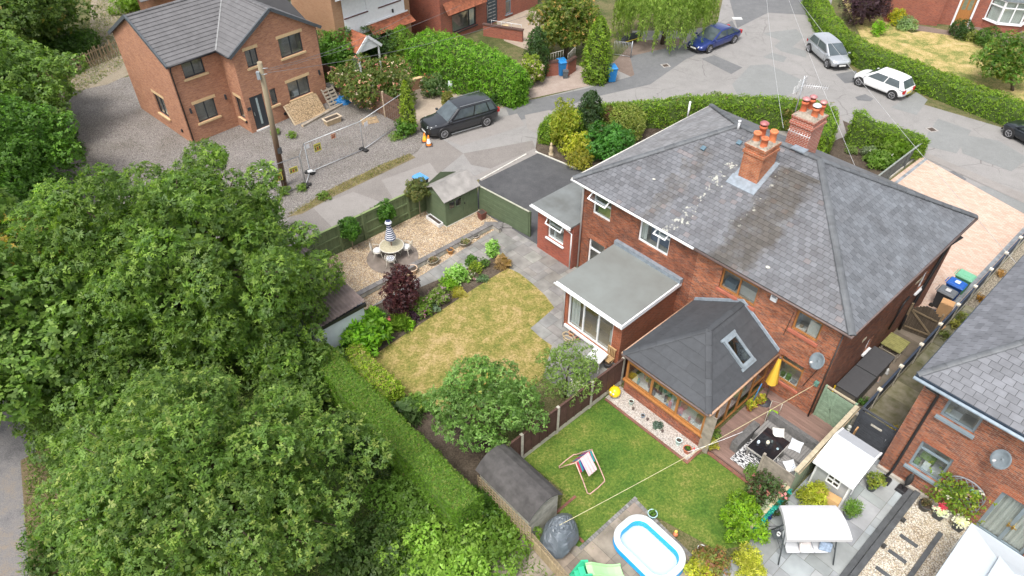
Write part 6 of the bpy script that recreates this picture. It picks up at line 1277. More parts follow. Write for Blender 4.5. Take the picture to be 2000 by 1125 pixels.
# ================================================================== BINS
def bin_(label,px,py,rz,body,lid,h=1.05,s=1.0,g='wheeled bins',fr=None,xy=None,sticker=None):
    p=G(px,py) if xy is None else M.W(*xy); t=thing('wheelie_bin',label,'wheelie bin',p,math.radians(rz),g); w_,d_=.29*s,.35*s
    bm=plain('bin plastic',(1,1,1),.5,var=.06); b=MB(); b.hexa([(-w_*.78,-d_*.72,.04),(w_*.78,-d_*.72,.04),(w_*.78,d_*.8,.04),(-w_*.78,d_*.8,.04),(-w_,-d_,h*.92),(w_,-d_,h*.92),(w_,d_,h*.92),(-w_,d_,h*.92)],0,body); b.box(-w_-.025,-d_-.025,h*.88,w_+.025,d_+.025,h*.92,0,body); b.build('body',bm,t,bevel=.015)
    b=MB(); b.hexa([(-w_-.03,-d_-.05,h*.925),(w_+.03,-d_-.05,h*.925),(w_+.03,d_+.05,h*.925),(-w_-.03,d_+.05,h*.925),(-w_*.9,-d_*.9,h),(w_*.9,-d_*.9,h),(w_*.9,d_*.95,h*1.02),(-w_*.9,d_*.95,h*1.02)],0,lid); b.box(-w_*.5,-d_*.5,h,w_*.5,d_*.4,h*1.03,0,lid); b.build('lid',bm,t,bevel=.015)
    b=MB(); b.tube([(-w_*.8,d_+.1,h*.93),(w_*.8,d_+.1,h*.93)],.02,6,0,lid); b.build('handle',bm,t)
    for sd_ in (-1,1): b=MB(); b.tube([(sd_*w_*.8,d_*.85,.11),(sd_*(w_*.8+.07),d_*.85,.11)],.11,12); b.build('wheel',RUBBER,t)
    if sticker: b=MB(); b.box(-.12,-.12,h*1.032,.12,.1,h*1.036,0,sticker); b.build('sticker',bm,t)
    return t
BL=(.01,.13,.45); BL2=(.02,.20,.50); GY=(.07,.08,.09)
bin_('blue wheelie bin beside the brown garden gate',1097,146,20,BL2,BL2,h=1.15,s=1.1)
bin_('blue wheelie bin standing alone on the pavement beside the bright conifer',1193,158,10,BL2,BL2,h=1.15,s=1.12)
bin_('black-bodied bin with pale blue lid in the lane behind the green shed',824,375,48,(.02,.02,.022),(.10,.30,.60))
bin_('green-lidded wheelie bin, furthest of the row behind the cardboard box',0,0,42,(.10,.30,.17),(.16,.42,.26),xy=(13.75,12.3))
bin_('dark blue wheelie bin in the row on the block paving',0,0,42,(.01,.06,.22),(.01,.10,.42),xy=(13.7,11.4),sticker=(.6,.65,.75))
bin_('grey wheelie bin, nearest large one to the arched gate',0,0,42,(.03,.035,.04),(.12,.13,.14),xy=(13.65,10.5),sticker=(.5,.5,.5))
bin_('green-topped bin behind the dark hatchback at the right edge',1995,232,20,(.05,.25,.10),(.06,.30,.12))
t=mthing('food_caddy','small dark caddy bin with a white sticker beside the arched gate','bin',13.55,9.3,0,5)
b=MB(); b.hexa([(-.16,-.18,0),(.16,-.18,0),(.16,.18,0),(-.16,.18,0),(-.2,-.22,.42),(.2,-.22,.42),(.2,.22,.42),(-.2,.22,.42)]); b.build('body',plain('dark blue plastic',(.02,.035,.06),.4),t,bevel=.02); b=MB(); b.box(-.22,-.24,.42,.22,.24,.48); b.build('lid',plain('dark blue plastic',(.02,.035,.06),.4),t,bevel=.02); b=MB(); b.box(-.1,-.1,.481,.1,.1,.485); b.build('sticker',WHITE,t)
t=thing('small_bin','small dark grey caddy beside the blue bin at the brown gate','bin',G(1104,152)); b=MB(); b.hexa([(-.17,-.17,0),(.17,-.17,0),(.17,.17,0),(-.17,.17,0),(-.2,-.2,.5),(.2,-.2,.5),(.2,.2,.5),(-.2,.2,.5)],0,(1,1,1)); b.build('body',plain('grey plastic',(.09,.10,.11),.5),t,bevel=.02); b=MB(); b.box(-.21,-.21,.5,.21,.21,.56); b.build('lid',plain('grey plastic',(.09,.10,.11),.5),t)
CARD=plain('cardboard',(.42,.26,.13),.85,var=.12,ns=3)
t=mthing('cardboard_box','tall open cardboard box leaning by the fence next to the bins','box',14.0,9.75,0,8)
b=MB(); b.cbox(0,0,0,.55,.45,1.0); b.build('carton',CARD,t); b=MB(); b.cbox(0,.0,1.0,.5,.4,.02,0,0,(1.2,1.1,1.0)); b.build('flap',CARD,t)
t=mthing('cardboard_box','low open cardboard box beside the arched gate','box',14.05,8.95,0,-12); b=MB(); b.cbox(0,0,0,.5,.4,.32); b.build('carton',CARD,t); b=MB(); b.cbox(.33,0,.28,.2,.4,.02,0,0,None,Matrix.Rotation(.5,3,'Y')); b.cbox(-.33,0,.28,.2,.4,.02,0,0,None,Matrix.Rotation(-.5,3,'Y')); b.build('flap',CARD,t)
# ================================================================== FENCES, WALLS AND GATES
GREENF=plain('sage green paint',(.125,.165,.075),.75,var=.22,ns=5,stretch=(6,6,.5))
GREEND=plain('shed green paint',(.10,.135,.075),.7,var=.15,ns=3,bd=.003)
t=mthing('green_fence','sage green vertical board fence with posts along the lane','fence',-9.0,-11.0,0,0)
y=0
for i in range(7):
    y0=i*1.42; y1=min(y0+1.42,8.6)
    if y0>=8.6: break
    b=MB(); k=0
    yy=y0+.06
    while yy<y1-.05:
        b.box(-.04-.01*(k%2),yy,.12,-.015-.01*(k%2),yy+.118,1.62,0,(random.uniform(.85,1.12),)*3); yy+=.12; k+=1
    b.box(-.015,y0+.06,.35,.03,y1-.02,.43); b.box(-.015,y0+.06,.95,.03,y1-.02,1.03); b.box(-.015,y0+.06,1.5,.03,y1-.02,1.57); b.box(-.08,y0,1.62,.04,y1,1.65,0,(1.5,1.5,1.3)); b.build('fence_panel',GREENF,t)
    b=MB(); b.box(-.03,y0-.03,0,.09,y0+.07,1.68); b.build('post',GREENF,t); b=MB(); b.box(-.06,y0+.05,.0,.0,y1,.13,0,(.9,.9,.9)); b.build('gravel_board',GREENF,t)
b=MB(); b.box(-.03,8.55,0,.09,8.65,1.68); b.build('post',GREENF,t)
t=mthing('green_gate_panel','plain green boarded double fence panel between the shed and tarmac drive','fence',-7.0,-.5,0,5.5)
b=MB(); 
for j in range(11): b.box(0,-.03-.004*(j%2),.05+j*.14,3.6,0,.185+j*.14,0,(random.uniform(.92,1.08),)*3)
b.build('boards',GREEND,t); b=MB(); b.box(0,-.05,1.6,3.62,.03,1.64); b.build('capping',plain('pale rail',(.4,.4,.32)),t)
for x in (-.05,1.8,3.6): b=MB(); b.box(x,.0,0,x+.09,.09,1.62); b.build('post',GREEND,t)
# low retaining wall of the gravel terrace
t=mthing('low_wall','low white-faced garden wall with grey coping along the golden gravel','wall',-5.3,-9.6,0)
b=MB(); b.box(-.1,0,0,.06,8.5,.24); b.build('wall',plain('dirty white wall',(.48,.47,.44),.9,var=.35,ns=4),t)
b=MB(); y=0
while y<8.4: w_=random.uniform(.5,.62); b.box(-.2,y,.24,.09,min(y+w_-.02,8.45),.29,0,(random.uniform(.8,1.15),)*3); y+=w_
b.box(-.1,8.45,.24,.62,8.65,.288); b.build('coping',plain('grey coping',(.17,.16,.155),.9,var=.3),t)
b=MB(); b.box(.0,8.47,0,.6,8.62,.235); b.build('return_wall',CONC,t)
for k,(x,y_) in enumerate(((-5.35,-.95),(-5.0,-.55))):
    t=mthing('stone_step',('lower' if k else 'upper')+' stone step at the top of the garden path beside the green panel','step',x,y_,0,45); b=MB(); b.box(-.5,-.2,0,.5,.2,.16-.07*k); b.build('tread',plain('grey coping',(.17,.16,.155)),t)
# brown panel fence with concrete posts between the gardens
BRF=plain('brown fence',(.085,.042,.032),.8,var=.3,ns=5,stretch=(1,4,1)); CPOST=plain('concrete post',(.48,.45,.38),.9,var=.25,ns=6)
t=mthing('brown_fence','dark brown panel fence with concrete posts dividing the two lawns','fence',6.65,-11.9,0)
for i in range(5):
    y0=i*1.9; L_=1.78 if i<4 else 1.3
    b=MB(); b.box(-.06,y0-.06,0,.06,y0+.06,1.62); b.build('post',CPOST,t); b=MB(); b.box(-.025,y0+.06,0,.025,y0+L_+.06,.28); b.build('gravel_board',CPOST,t)
    b=MB()
    for j in range(9): b.hexa([(-.012,y0+.06,.28+j*.145),(.03,y0+.06,.28+j*.145),(.03,y0+.06+L_,.28+j*.145),(-.012,y0+.06+L_,.28+j*.145),(-.012,y0+.06,.43+j*.145),(.008,y0+.06,.43+j*.145),(.008,y0+.06+L_,.43+j*.145),(-.012,y0+.06+L_,.43+j*.145)],0,(random.uniform(.85,1.15),)*3)
    for k in range(5): b.box(.028,y0+.06+k*(L_-.05)/4,.28,.05,y0+.11+k*(L_-.05)/4,1.58)
    b.box(-.03,y0+.06,1.57,.055,y0+.06+L_,1.62); b.build('fence_panel',BRF,t)
b=MB(); b.box(-.06,8.3,0,.06,8.42,1.62); b.build('post',CPOST,t)
# alley fence (slate blue panels, white-capped concrete posts)
BLF=plain('slate blue fence',(.035,.045,.065),.75,var=.25,ns=5)
t=mthing('alley_fence','dark blue-grey fence with pale concrete posts between the alley and the weathered house path','fence',14.4,.5,0)
for i in range(13):
    y0=i*1.85; b=MB(); b.box(-.06,y0-.06,0,.06,y0+.06,1.1); b.box(-.08,y0-.08,1.1,.08,y0+.08,1.18,0,(1.5,1.5,1.5)); b.build('post',CPOST,t)
    if i==12: break
    b=MB()
    for j in range(5): b.box(-.02,y0+.06,.3+j*.15,.02+.006*(j%2),y0+1.79,.445+j*.15,0,(random.uniform(.85,1.1),)*3)
    b.box(-.04,y0+.06,1.03,.045,y0+1.79,1.07,0,(1.1,1.2,1.3)); b.build('fence_panel',BLF,t); b=MB(); b.box(-.025,y0+.06,0,.025,y0+1.79,.28); b.build('gravel_board',CPOST,t)
# tall fence between decking and grey patio
PALEG=plain('pale green boards',(.26,.31,.22),.85,var=.25,ns=5,stretch=(5,5,.6))
t=mthing('timber_fence','tall pale green fence with timber capping between the decking and the playhouse','fence',14.35,-4.1,0)
b=MB(); k=0; y=0
while y<4.25: b.box(-.02,y,0,.02,y+.135,1.8,0,(random.uniform(.8,1.15),)*3); y+=.14
b.build('boards',PALEG,t); b=MB(); b.box(-.09,0,1.8,.07,4.3,1.84); b.box(.09,0,1.76,.13,4.3,1.80,0,(.6,.55,.5)); b.build('capping',plain('weathered capping',(.42,.36,.25),.85),t)
t=mthing('planted_fence','low pale timber fence with turquoise garland leading down from the tall fence','fence',14.35,-6.5,0)
b=MB(); b.box(-.03,0,0,.03,2.35,.95); b.box(-.06,0,.95,.05,2.35,.99,0,(1.6,1.5,1.3)); b.build('boards',plain('aged boards',(.3,.27,.2),.9),t)
lv=Leaves(); n=900; P=np.stack([RNG.uniform(.06,.14,n),RNG.uniform(.1,2.3,n),RNG.uniform(.72,.98,n)],1); lv.add(P,np.tile([.6,0,.6],(n,1)),.07,[(.03,.38,.34),(.05,.48,.42),(.02,.28,.28)],k=3,wd=.6)
P=np.stack([RNG.uniform(.06,.16,140),RNG.uniform(.1,1.0,140),RNG.uniform(.6,.85,140)],1); lv.add(P,np.tile([.6,0,.6],(140,1)),.09,[(.02,.04,.20),(.03,.05,.28)],k=3,wd=.7); lv.build('garland',t)
lv=Leaves(); P=np.stack([RNG.uniform(-.2,-.05,500),RNG.uniform(.1,2.3,500),RNG.uniform(.6,1.1,500)],1); lv.add(P,np.tile([-.4,0,.6],(500,1)),.07,[(.3,.36,.25),(.5,.5,.42),(.2,.26,.14)],k=3,wd=.5); lv.build('climber',t)
t=mthing('timber_screen','weathered grey board screen at the corner of the decking','screen',13.2,-4.15,0)
b=MB()
for j in range(11): b.box(0,-.02-.003*(j%2),.02+j*.145,1.2,.02,.158+j*.145,0,(random.uniform(.85,1.12),)*3)
b.build('boards',WOODG,t); b=MB(); b.box(-.08,-.05,0,.01,.05,1.68); b.build('post',WOODG,t)
SG=plain('sage gate',(.23,.32,.22),.8,var=.2,ns=5)
def ledged_gate(label,x,y,w_,h,rz,mat,fmat,horiz=True,handle=True,diag=True,cap=None):
    t=mthing('garden_gate',label,'gate',x,y,0,rz); b=MB()
    n=int((h-.1)/.13)
    for j in range(n):
        if horiz: b.box(.07,-.02-.004*(j%2),.05+j*.13,w_-.07,.01,.172+j*.13,0,(random.uniform(.88,1.1),)*3)
    if not horiz:
        n=int((w_-.14)/.12)
        for j in range(n): b.box(.07+j*.12,-.02-.004*(j%2),.05,.185+j*.12,.01,h,0,(random.uniform(.88,1.1),)*3)
    b.build('boards',mat,t)
    for x0 in (0,w_-.08): b=MB(); b.box(x0,-.05,0,x0+.08,.05,h+.04); b.build('post',fmat,t)
    b=MB(); b.box(.08,-.05,h,w_-.08,.03,h+.05); b.build('top_rail',cap or fmat,t)
    if diag: b=MB(); b.bar((.12,-.035,h-.06),(w_*.66,-.035,.1),.09,.02,0,None,up=(0,1,0)); b.bar((w_*.4,-.036,h-.06),(w_*.4,-.036,.1),.09,.018,0,None,up=(0,1,0)); b.build('brace',mat,t)
    if handle: b=MB(); b.tube([(w_-.2,-.06,1.0),(w_-.2,-.06,1.15)],.012,6); b.tube([(w_-.2,-.02,1.0),(w_-.2,-.06,1.0)],.01,5); b.build('handle',STEEL,t)
    return t
ledged_gate('sage green boarded gate with diagonal brace beside the corner of the semi-detached house',13.02,.22,1.3,1.85,0,SG,SG,cap=plain('weathered capping',(.42,.36,.25)))
t=ledged_gate('dark grey boarded gate with a small name plaque between the tall fence and weathered house',14.5,.22,1.42,1.85,0,plain('dark grey boards',(.055,.06,.07),.75,var=.25,ns=4),plain('dark grey boards',(.055,.06,.07)),diag=False)
b=MB(); b.cbox(.75,-.04,1.35,.42,.02,.09); b.build('plaque',plain('driftwood',(.5,.47,.4),.8,var=.4,ns=20),t)
t=mthing('arched_gate','brown arched timber gate with pale diagonal braces across the alley','gate',13.1,7.7,0,12)
DB=plain('dark brown board',(.085,.065,.045),.85,var=.3,ns=5,stretch=(5,1,.6)); b=MB(); n=10
for j in range(n): x0=.05+j*.115; zt=1.35+.35*math.sin(math.pi*(j+.5)/n); b.box(x0,-.01-.003*(j%2),.05,x0+.113,.02,zt,0,(random.uniform(.85,1.15),)*3)
b.build('boards',DB,t); b=MB(); LB=plain('light brace',(.21,.16,.10),.85,var=.3)
b.bar((.08,-.04,1.25),(1.15,-.04,.35),.08,.02,0,None,up=(0,1,0)); b.bar((.08,-.042,.3),(1.15,-.042,.3),.08,.02,0,None,up=(0,1,0)); b.bar((.08,-.044,1.3),(1.15,-.044,1.15),.08,.02,0,None,up=(0,1,0)); b.build('brace',LB,t)
b=MB(); b.box(-.05,-.05,0,.04,.05,1.6); b.build('post',LB,t); b=MB(); b.box(1.2,-.05,0,1.28,.05,1.6); b.build('post',LB,t)
# dark slatted fence at the front, brown timber fences by the roses, leaning paling
t=mthing('slatted_fence','dark grey slatted fence along the block-paved drive','fence',6.78,17.0,0)
b=MB(); SLT=plain('dark slat',(.10,.11,.105),.8,var=.25)
for i in range(40): b.box(-.02,i*.16,.12,.01,i*.16+.11,1.0,0,(random.uniform(.8,1.15),)*3)
b.build('slats',SLT,t); b=MB(); b.box(-.05,0,1.0,.04,6.4,1.05,0,(2.2,2.2,2.1)); b.build('top_rail',SLT,t); b=MB(); b.box(-.06,0,0,.06,6.4,.12); b.build('kerb',CPOST,t)
for i in range(4): b=MB(); b.box(.01,i*2.1,0,.1,i*2.1+.09,1.04); b.build('post',SLT,t)
RB=plain('red-brown panel',(.13,.075,.05),.85,var=.35,ns=4)
t=mthing('panel_fence','long brown timber panel fence under the roses beside the gravel yard','fence',10.55,1.2,0,-90,N)
for i in range(5):
    x0=i*1.85; b=MB()
    for j in range(11): b.box(x0+.05,-.01-.01*(j%2),.05+j*.155,x0+1.8,.015,.2+j*.155,0,(random.uniform(.8,1.2),)*3)
    b.build('fence_panel',RB,t); b=MB(); b.box(x0-.05,-.06,0,x0+.05,.05,1.85); b.build('post',plain('pale post',(.40,.31,.22),.9),t)
t=thing('paling_fence','leaning old timber paling fence on the left beside the overgrown track','fence',G(70,180),math.radians(62)); b=MB()
for i in range(46): b.cbox(i*.2,random.uniform(-.03,.03),0,.09,.02,random.uniform(1.1,1.4),0,0,(random.uniform(.7,1.2),)*3,Matrix.Rotation(random.uniform(-.1,.1),3,'Y'))
b.build('palings',plain('old paling',(.33,.25,.15),.9,var=.3),t); b=MB(); b.bar((0,.03,.4),(9,.03,.4),.03,.07); b.build('rail',plain('old paling',(.33,.25,.15)),t); b=MB(); b.bar((0,.03,1.0),(9,.03,1.0),.03,.07); b.build('rail',plain('old paling',(.33,.25,.15)),t)
# brown gate walls with railings near the blue bin
BW=plain('brown coping wall',(.10,.055,.045),.9,var=.3)
for (px,py,L_,rz,lb) in ((1068,150,1.3,15,'short dark brick wall with a stepped cap and railing left of the blue bin'),(1108,150,1.2,55,'short wall with white railing right of the blue bin')):
    t=thing('gate_wall',lb,'wall',G(px,py),math.radians(rz)); b=MB(); b.box(0,0,0,L_,.22,1.0); b.build('wall',B_RED,t); b=MB(); b.box(-.04,-.04,1.0,L_+.04,.26,1.1); b.box(0,0,1.1,L_,.22,1.16); b.build('coping',BW,t)
    b=MB(); 
    for i in range(7): b.tube([(.1+i*L_/7,.1,1.16),(.1+i*L_/7,.1,1.16+.5+.03*i)],.012,5)
    b.tube([(.1,.1,1.66),(L_-.05,.1,1.85)],.018,5); b.build('railing',plain('pale railing',(.5,.47,.42),.5),t)
t=thing('metal_gate','open grey metal bar gate under the willow','gate',G(1198,108),math.radians(-20)); b=MB()
for i in range(12): b.tube([(i*.12,0,.1),(i*.12,0,1.15)],.012,5)
b.build('bars',STEEL,t); b=MB(); b.tube([(0,0,.1),(1.35,0,.1)],.02,5); b.tube([(0,0,1.15),(1.35,0,1.15)],.02,5); b.tube([(1.37,0,0),(1.37,0,1.3)],.04,6); b.build('frame',STEEL,t)
t=mthing('garden_wall','low beige garden wall with pots beside the tall hedge','wall',14.2,-4.6,0,-12,N); b=MB(); b.box(0,0,0,2.6,.25,.75); b.build('wall',B_TAN,t); b=MB(); b.box(-.03,-.03,.75,2.63,.28,.80); b.build('coping',plain('sandstone',(.5,.4,.3)),t)
t=thing('terrace_wall','dark capped terrace wall with thin rail in front of the red brick house','wall',G(955,72),math.radians(-22)); b=MB(); b.box(-.5,0,0,2.9,.22,.9); b.build('wall',B_RED,t); b=MB(); b.box(-.55,-.05,.9,2.95,.27,1.0); b.build('coping',BW,t); b=MB(); b.tube([(.2,.1,1.35),(2.8,.1,1.35)],.02,5)
for i in range(4): b.tube([(.2+i*.86,.1,1.0),(.2+i*.86,.1,1.35)],.015,5)
b.build('railing',WHITE,t)
for k,(px,py) in enumerate(((975,52),(985,58))):
    t=thing('timber_bench',('rear' if k==0 else 'front')+' pale timber slatted seat by the terrace of the red brick house','bench',G(px,py,.4)-Vector((0,0,.4)),math.radians(15),'pale timber seats'); b=MB(); 
    b.box(-.75,-.2,.38,.75,.2,.43); b.build('seat',plain('pale timber',(.58,.44,.24),.8,var=.2),t)
    for x in (-.6,.6): b=MB(); b.box(x-.04,-.15,0,x+.04,.15,.38); b.build('leg',WOODY,t)
# ================================================================== GARDEN THINGS
def T(name,label,cat,px,py,z=0,rz=0,group=None,fr=None): 
    p=G(px,py,z); return thing(name,label,cat,(p.x,p.y,z),(fr.yaw if fr else 0)+math.radians(rz),group)
ANY=plain('painted',(1,1,1),.6,var=.08)
def part(name,parent,fn,mat=None,**k): b=MB(); fn(b); return b.build(name,mat or ANY,parent,**k)
# ---- decking
t=mthing('decking','brown grooved timber decking in the corner between conservatory and green gate','deck',10.95,-4.3,0)
DK=plain('deck board',(.215,.135,.11),.75,var=.2,ns=4,stretch=(.6,6,1)); b=MB()
x=0
for i in range(31):
    y=i*.147; b.box(-.02 if y>.0 else 0,y,.02,3.35,y+.139,.12,0,(random.uniform(.85,1.12),)*3)
b.build('deck_boards',DK,t); b=MB(); b.box(-.02,-.05,.0,3.35,-.002,.115,0,(.7,.7,.7)); b.build('fascia_board',DK,t)
# ---- sheds
ROOFF=plain('felt roof grey',(.27,.255,.24),.9,var=.3,ns=2)
t=mthing('green_shed','sage green timber shed with grey felt roof at the lane corner','shed',-8.75,-2.85,0); 
w_,d_=1.75,2.2; h0,h1=1.75,2.2
b=MB()
hw=(.15,.85,.95,1.5)
for pl_,L_,hs in ((Plane((0,0),(1,0),(0,-1)),w_,[]),(Plane((w_,0),(0,1),(1,0)),d_,[(.2,1.1,.95,1.5)]),(Plane((0,d_),(1,0),(0,1)),w_,[]),(Plane((0,0),(0,1),(-1,0)),d_,[])):
    z=.05
    xs=[(0,L_)]
    while z<h0-.01:
        z2=min(z+.125,h0)
        segs=[(0,L_)] if not (hs and z2>.95 and z<1.5) else [(0,.2),(1.1,L_)]
        for a,c in segs:
            b.hexa([pl_.P(a,z,.02),pl_.P(c,z,.02),pl_.P(c,z,-.02),pl_.P(a,z,-.02),pl_.P(a,z2,.004),pl_.P(c,z2,.004),pl_.P(c,z2,-.02),pl_.P(a,z2,-.02)],0,(random.uniform(.93,1.06),)*3)
        z=z2
b.add([(0,0,h0),(0,d_,h0),(0,d_/2,h1)],[(0,1,2)]); b.add([(0,0.01,h0),(w_,0.01,h0),(w_/2,.01,h1)],[(0,1,2)]); b.add([(0,d_,h0),(w_,d_,h0),(w_/2,d_,h1)],[(0,1,2)])
b.build('wall',GREEND,t)
b=MB(); b.hexa([(-.12,-.15,h0-.1),(w_/2,-.15,h1),(w_/2,d_+.15,h1),(-.12,d_+.15,h0-.1),(-.12,-.15,h0-.06),(w_/2,-.15,h1+.04),(w_/2,d_+.15,h1+.04),(-.12,d_+.15,h0-.06)]); b.hexa([(w_/2,-.15,h1),(w_+.12,-.15,h0-.1),(w_+.12,d_+.15,h0-.1),(w_/2,d_+.15,h1),(w_/2,-.15,h1+.04),(w_+.12,-.15,h0-.06),(w_+.12,d_+.15,h0-.06),(w_/2,d_+.15,h1+.04)]); b.build('roof',ROOFF,t)
Pz=Plane((w_,0),(0,1),(1,0)); window(t,Pz,.2,1.1,.95,1.5,GREEND,.05,vbars=(.5,),dep=.03,sill=False)
part('door',t,lambda b:[b.pbox(Pz,1.2+i*.11,1.305+i*.11,.1,1.68,.022,.035) for i in range(8)],GREEND)
part('door_knob',t,lambda b:b.pbox(Pz,1.24,1.3,.95,1.05,.035,.06),BLACKP); part('base',t,lambda b:b.box(-.04,-.04,0,w_+.05,d_+.04,.05),plain('pale edging',(.5,.48,.44)))
t=mthing('small_shed','old grey timber shed with dark curved felt roof beside the end of the long hedge','shed',6.7,-12.05,0); w_,d_=2.55,1.35
b=MB(); 
for pl_,L_ in ((Plane((0,0),(1,0),(0,-1)),w_),(Plane((w_,0),(0,1),(1,0)),d_),(Plane((0,d_),(1,0),(0,1)),w_),(Plane((0,0),(0,1),(-1,0)),d_)):
    z=0
    while z<1.49: b.hexa([pl_.P(0,z,.02),pl_.P(L_,z,.02),pl_.P(L_,z,-.02),pl_.P(0,z,-.02),pl_.P(0,z+.15,.004),pl_.P(L_,z+.15,.004),pl_.P(L_,z+.15,-.02),pl_.P(0,z+.15,-.02)],0,(random.uniform(.85,1.1),)*3); z+=.15
prof=[(-.12,1.42),(.12,1.68),(.42,1.86),(d_/2,1.9),(d_-.42,1.86),(d_-.12,1.68),(d_+.12,1.42)]
for x in (.01,w_-.01): b.add([(x,0,1.5)]+[(x,y,z-.02) for y,z in prof[1:-1]]+[(x,d_,1.5)],[tuple(range(7))])
b.build('wall',plain('silvered boards',(.33,.32,.27),.85,var=.3,ns=4),t)
b=MB(); n=len(prof); vs=[(x,y,z+dz) for dz in (0,.03) for x in (-.12,w_+.12) for y,z in prof]
fs=[]
for i in range(n-1): fs+=[(i,i+1,n+i+1,n+i),(2*n+i,3*n+i,3*n+i+1,2*n+i+1),(i,2*n+i,2*n+i+1,i+1),(n+i,n+i+1,3*n+i+1,3*n+i)]
b.add(vs,fs); b.build('roof',plain('old black felt',(.075,.07,.068),.95,var=.4,ns=3,bd=.006),t)
t=mthing('trellis','square timber trellis along the lower side of the small shed','trellis',6.75,-12.2,0); 
part('lattice',t,lambda b:[b.box(i*.16,-.02,.1,i*.16+.035,0,1.35) for i in range(18)]+[b.box(0,.002,.1+j*.16,2.75,.02,.135+j*.16) for j in range(8)],plain('trellis timber',(.36,.28,.17),.85,var=.25))
t=mthing('low_trellis','lower timber fence and trellis continuing to the bottom edge','trellis',9.5,-12.15,0,-4); 
part('boards',t,lambda b:[b.box(i*.13,-.02,0,i*.13+.12,.01,.6,0,(random.uniform(.8,1.1),)*3) for i in range(28)],plain('trellis timber',(.36,.28,.17))); part('lattice',t,lambda b:[b.box(i*.16,-.015,.6,i*.16+.035,0,.95) for i in range(14)]+[b.box(0,.0,.62+j*.13,2.3,.015,.65+j*.13) for j in range(3)],plain('trellis timber',(.36,.28,.17)))
# tarp heap
t=mthing('tarpaulin_cover','crumpled grey tarpaulin draped over something beside the small shed','tarpaulin',10.0,-11.3,0,20); b=MB(); vs=[];fs=[]; n=22;m=14
for i in range(n):
    for j in range(m):
        th=2*math.pi*i/n; k=j/(m-1); r_=(.15+.85*k); z=1.15*math.cos(k*1.45)**.5+random.uniform(-.04,.04)+.06*math.sin(th*5+k*4)*k
        vs.append((r_*.62*math.cos(th)*(1+.07*math.sin(th*7)),r_*.85*math.sin(th)*(1+.08*math.sin(th*5)),max(.01,z)))
for i in range(n):
    for j in range(m-1): fs.append((i*m+j,i*m+j+1,((i+1)%n)*m+j+1,((i+1)%n)*m+j))
fs.append(tuple(i*m for i in range(n))[::-1]); b.add(vs,fs,0,None,False); b.build('sheet',plain('grey tarp',(.12,.14,.16),.4,var=.25,ns=3),t,recalc=True)
# ---- round patio with table
t_=MB(); p=M.L(767,503); t_.disc(p[0],p[1],.022,1.32,40); o=t_.build('round_patio',plain('worn brown flags',(.20,.165,.14),.9,var=.4,ns=2)); o.location=M.o; o.rotation_euler=(0,0,M.yaw); props(o,None,None,None,'structure')
t=T('garden_table','round pale garden table with a striped closed parasol on the round patio','table',764.7,479.7,.0) ; p=G(764.7,479.7,.72); t.location=(p.x,p.y,.02)
MOT=plain('mottled stone top',(.40,.36,.25),.5,var=.3,ns=14); CRM=plain('cream metal',(.58,.55,.48),.5,var=.1)
part('tabletop',t,lambda b:b.lathe(0,0,[(.001,.66),(.60,.67),(.62,.70),(.60,.72),(.001,.725)],32),MOT); part('rim',t,lambda b:b.lathe(0,0,[(.6,.68),(.63,.69),(.63,.73),(.6,.735),(.59,.72)],32),CRM)
for k in range(4): a=k*1.571+.5; part('leg',t,lambda b:b.tube([(math.cos(a)*.15,math.sin(a)*.15,.66),(math.cos(a)*.2,math.sin(a)*.2,.3),(math.cos(a)*.42,math.sin(a)*.42,.0)],.02,6),CRM)
tp=(p.x,p.y)
t=thing('striped_parasol','closed navy and white striped parasol standing in the round garden table','parasol',(p.x,p.y,.0)); part('pole',t,lambda b:b.tube([(0,0,.05),(0,0,2.2)],.02,8),plain('red brown pole',(.22,.06,.04)))
b=MB(); n=20; Z=[(.03,2.28),(.10,2.24),(.15,2.14),(.12,2.02),(.09,1.92)]+[(.09+.012*i,1.9-.055*i) for i in range(1,14)]+[(.20,1.12)]
for i in range(len(Z)-1):
    vs=[]
    for r_,z in (Z[i],Z[i+1]):
        for k in range(n): a=k*2*math.pi/n; q=r_*(1+.22*(k%2)); vs.append((q*math.cos(a),q*math.sin(a),z+.03*(k%2)))
    b.add(vs,[(k,(k+1)%n,n+(k+1)%n,n+k) for k in range(n)],0,(.75,.77,.8) if i%2 else (.02,.035,.12),True)
b.build('canopy',ANY,t)
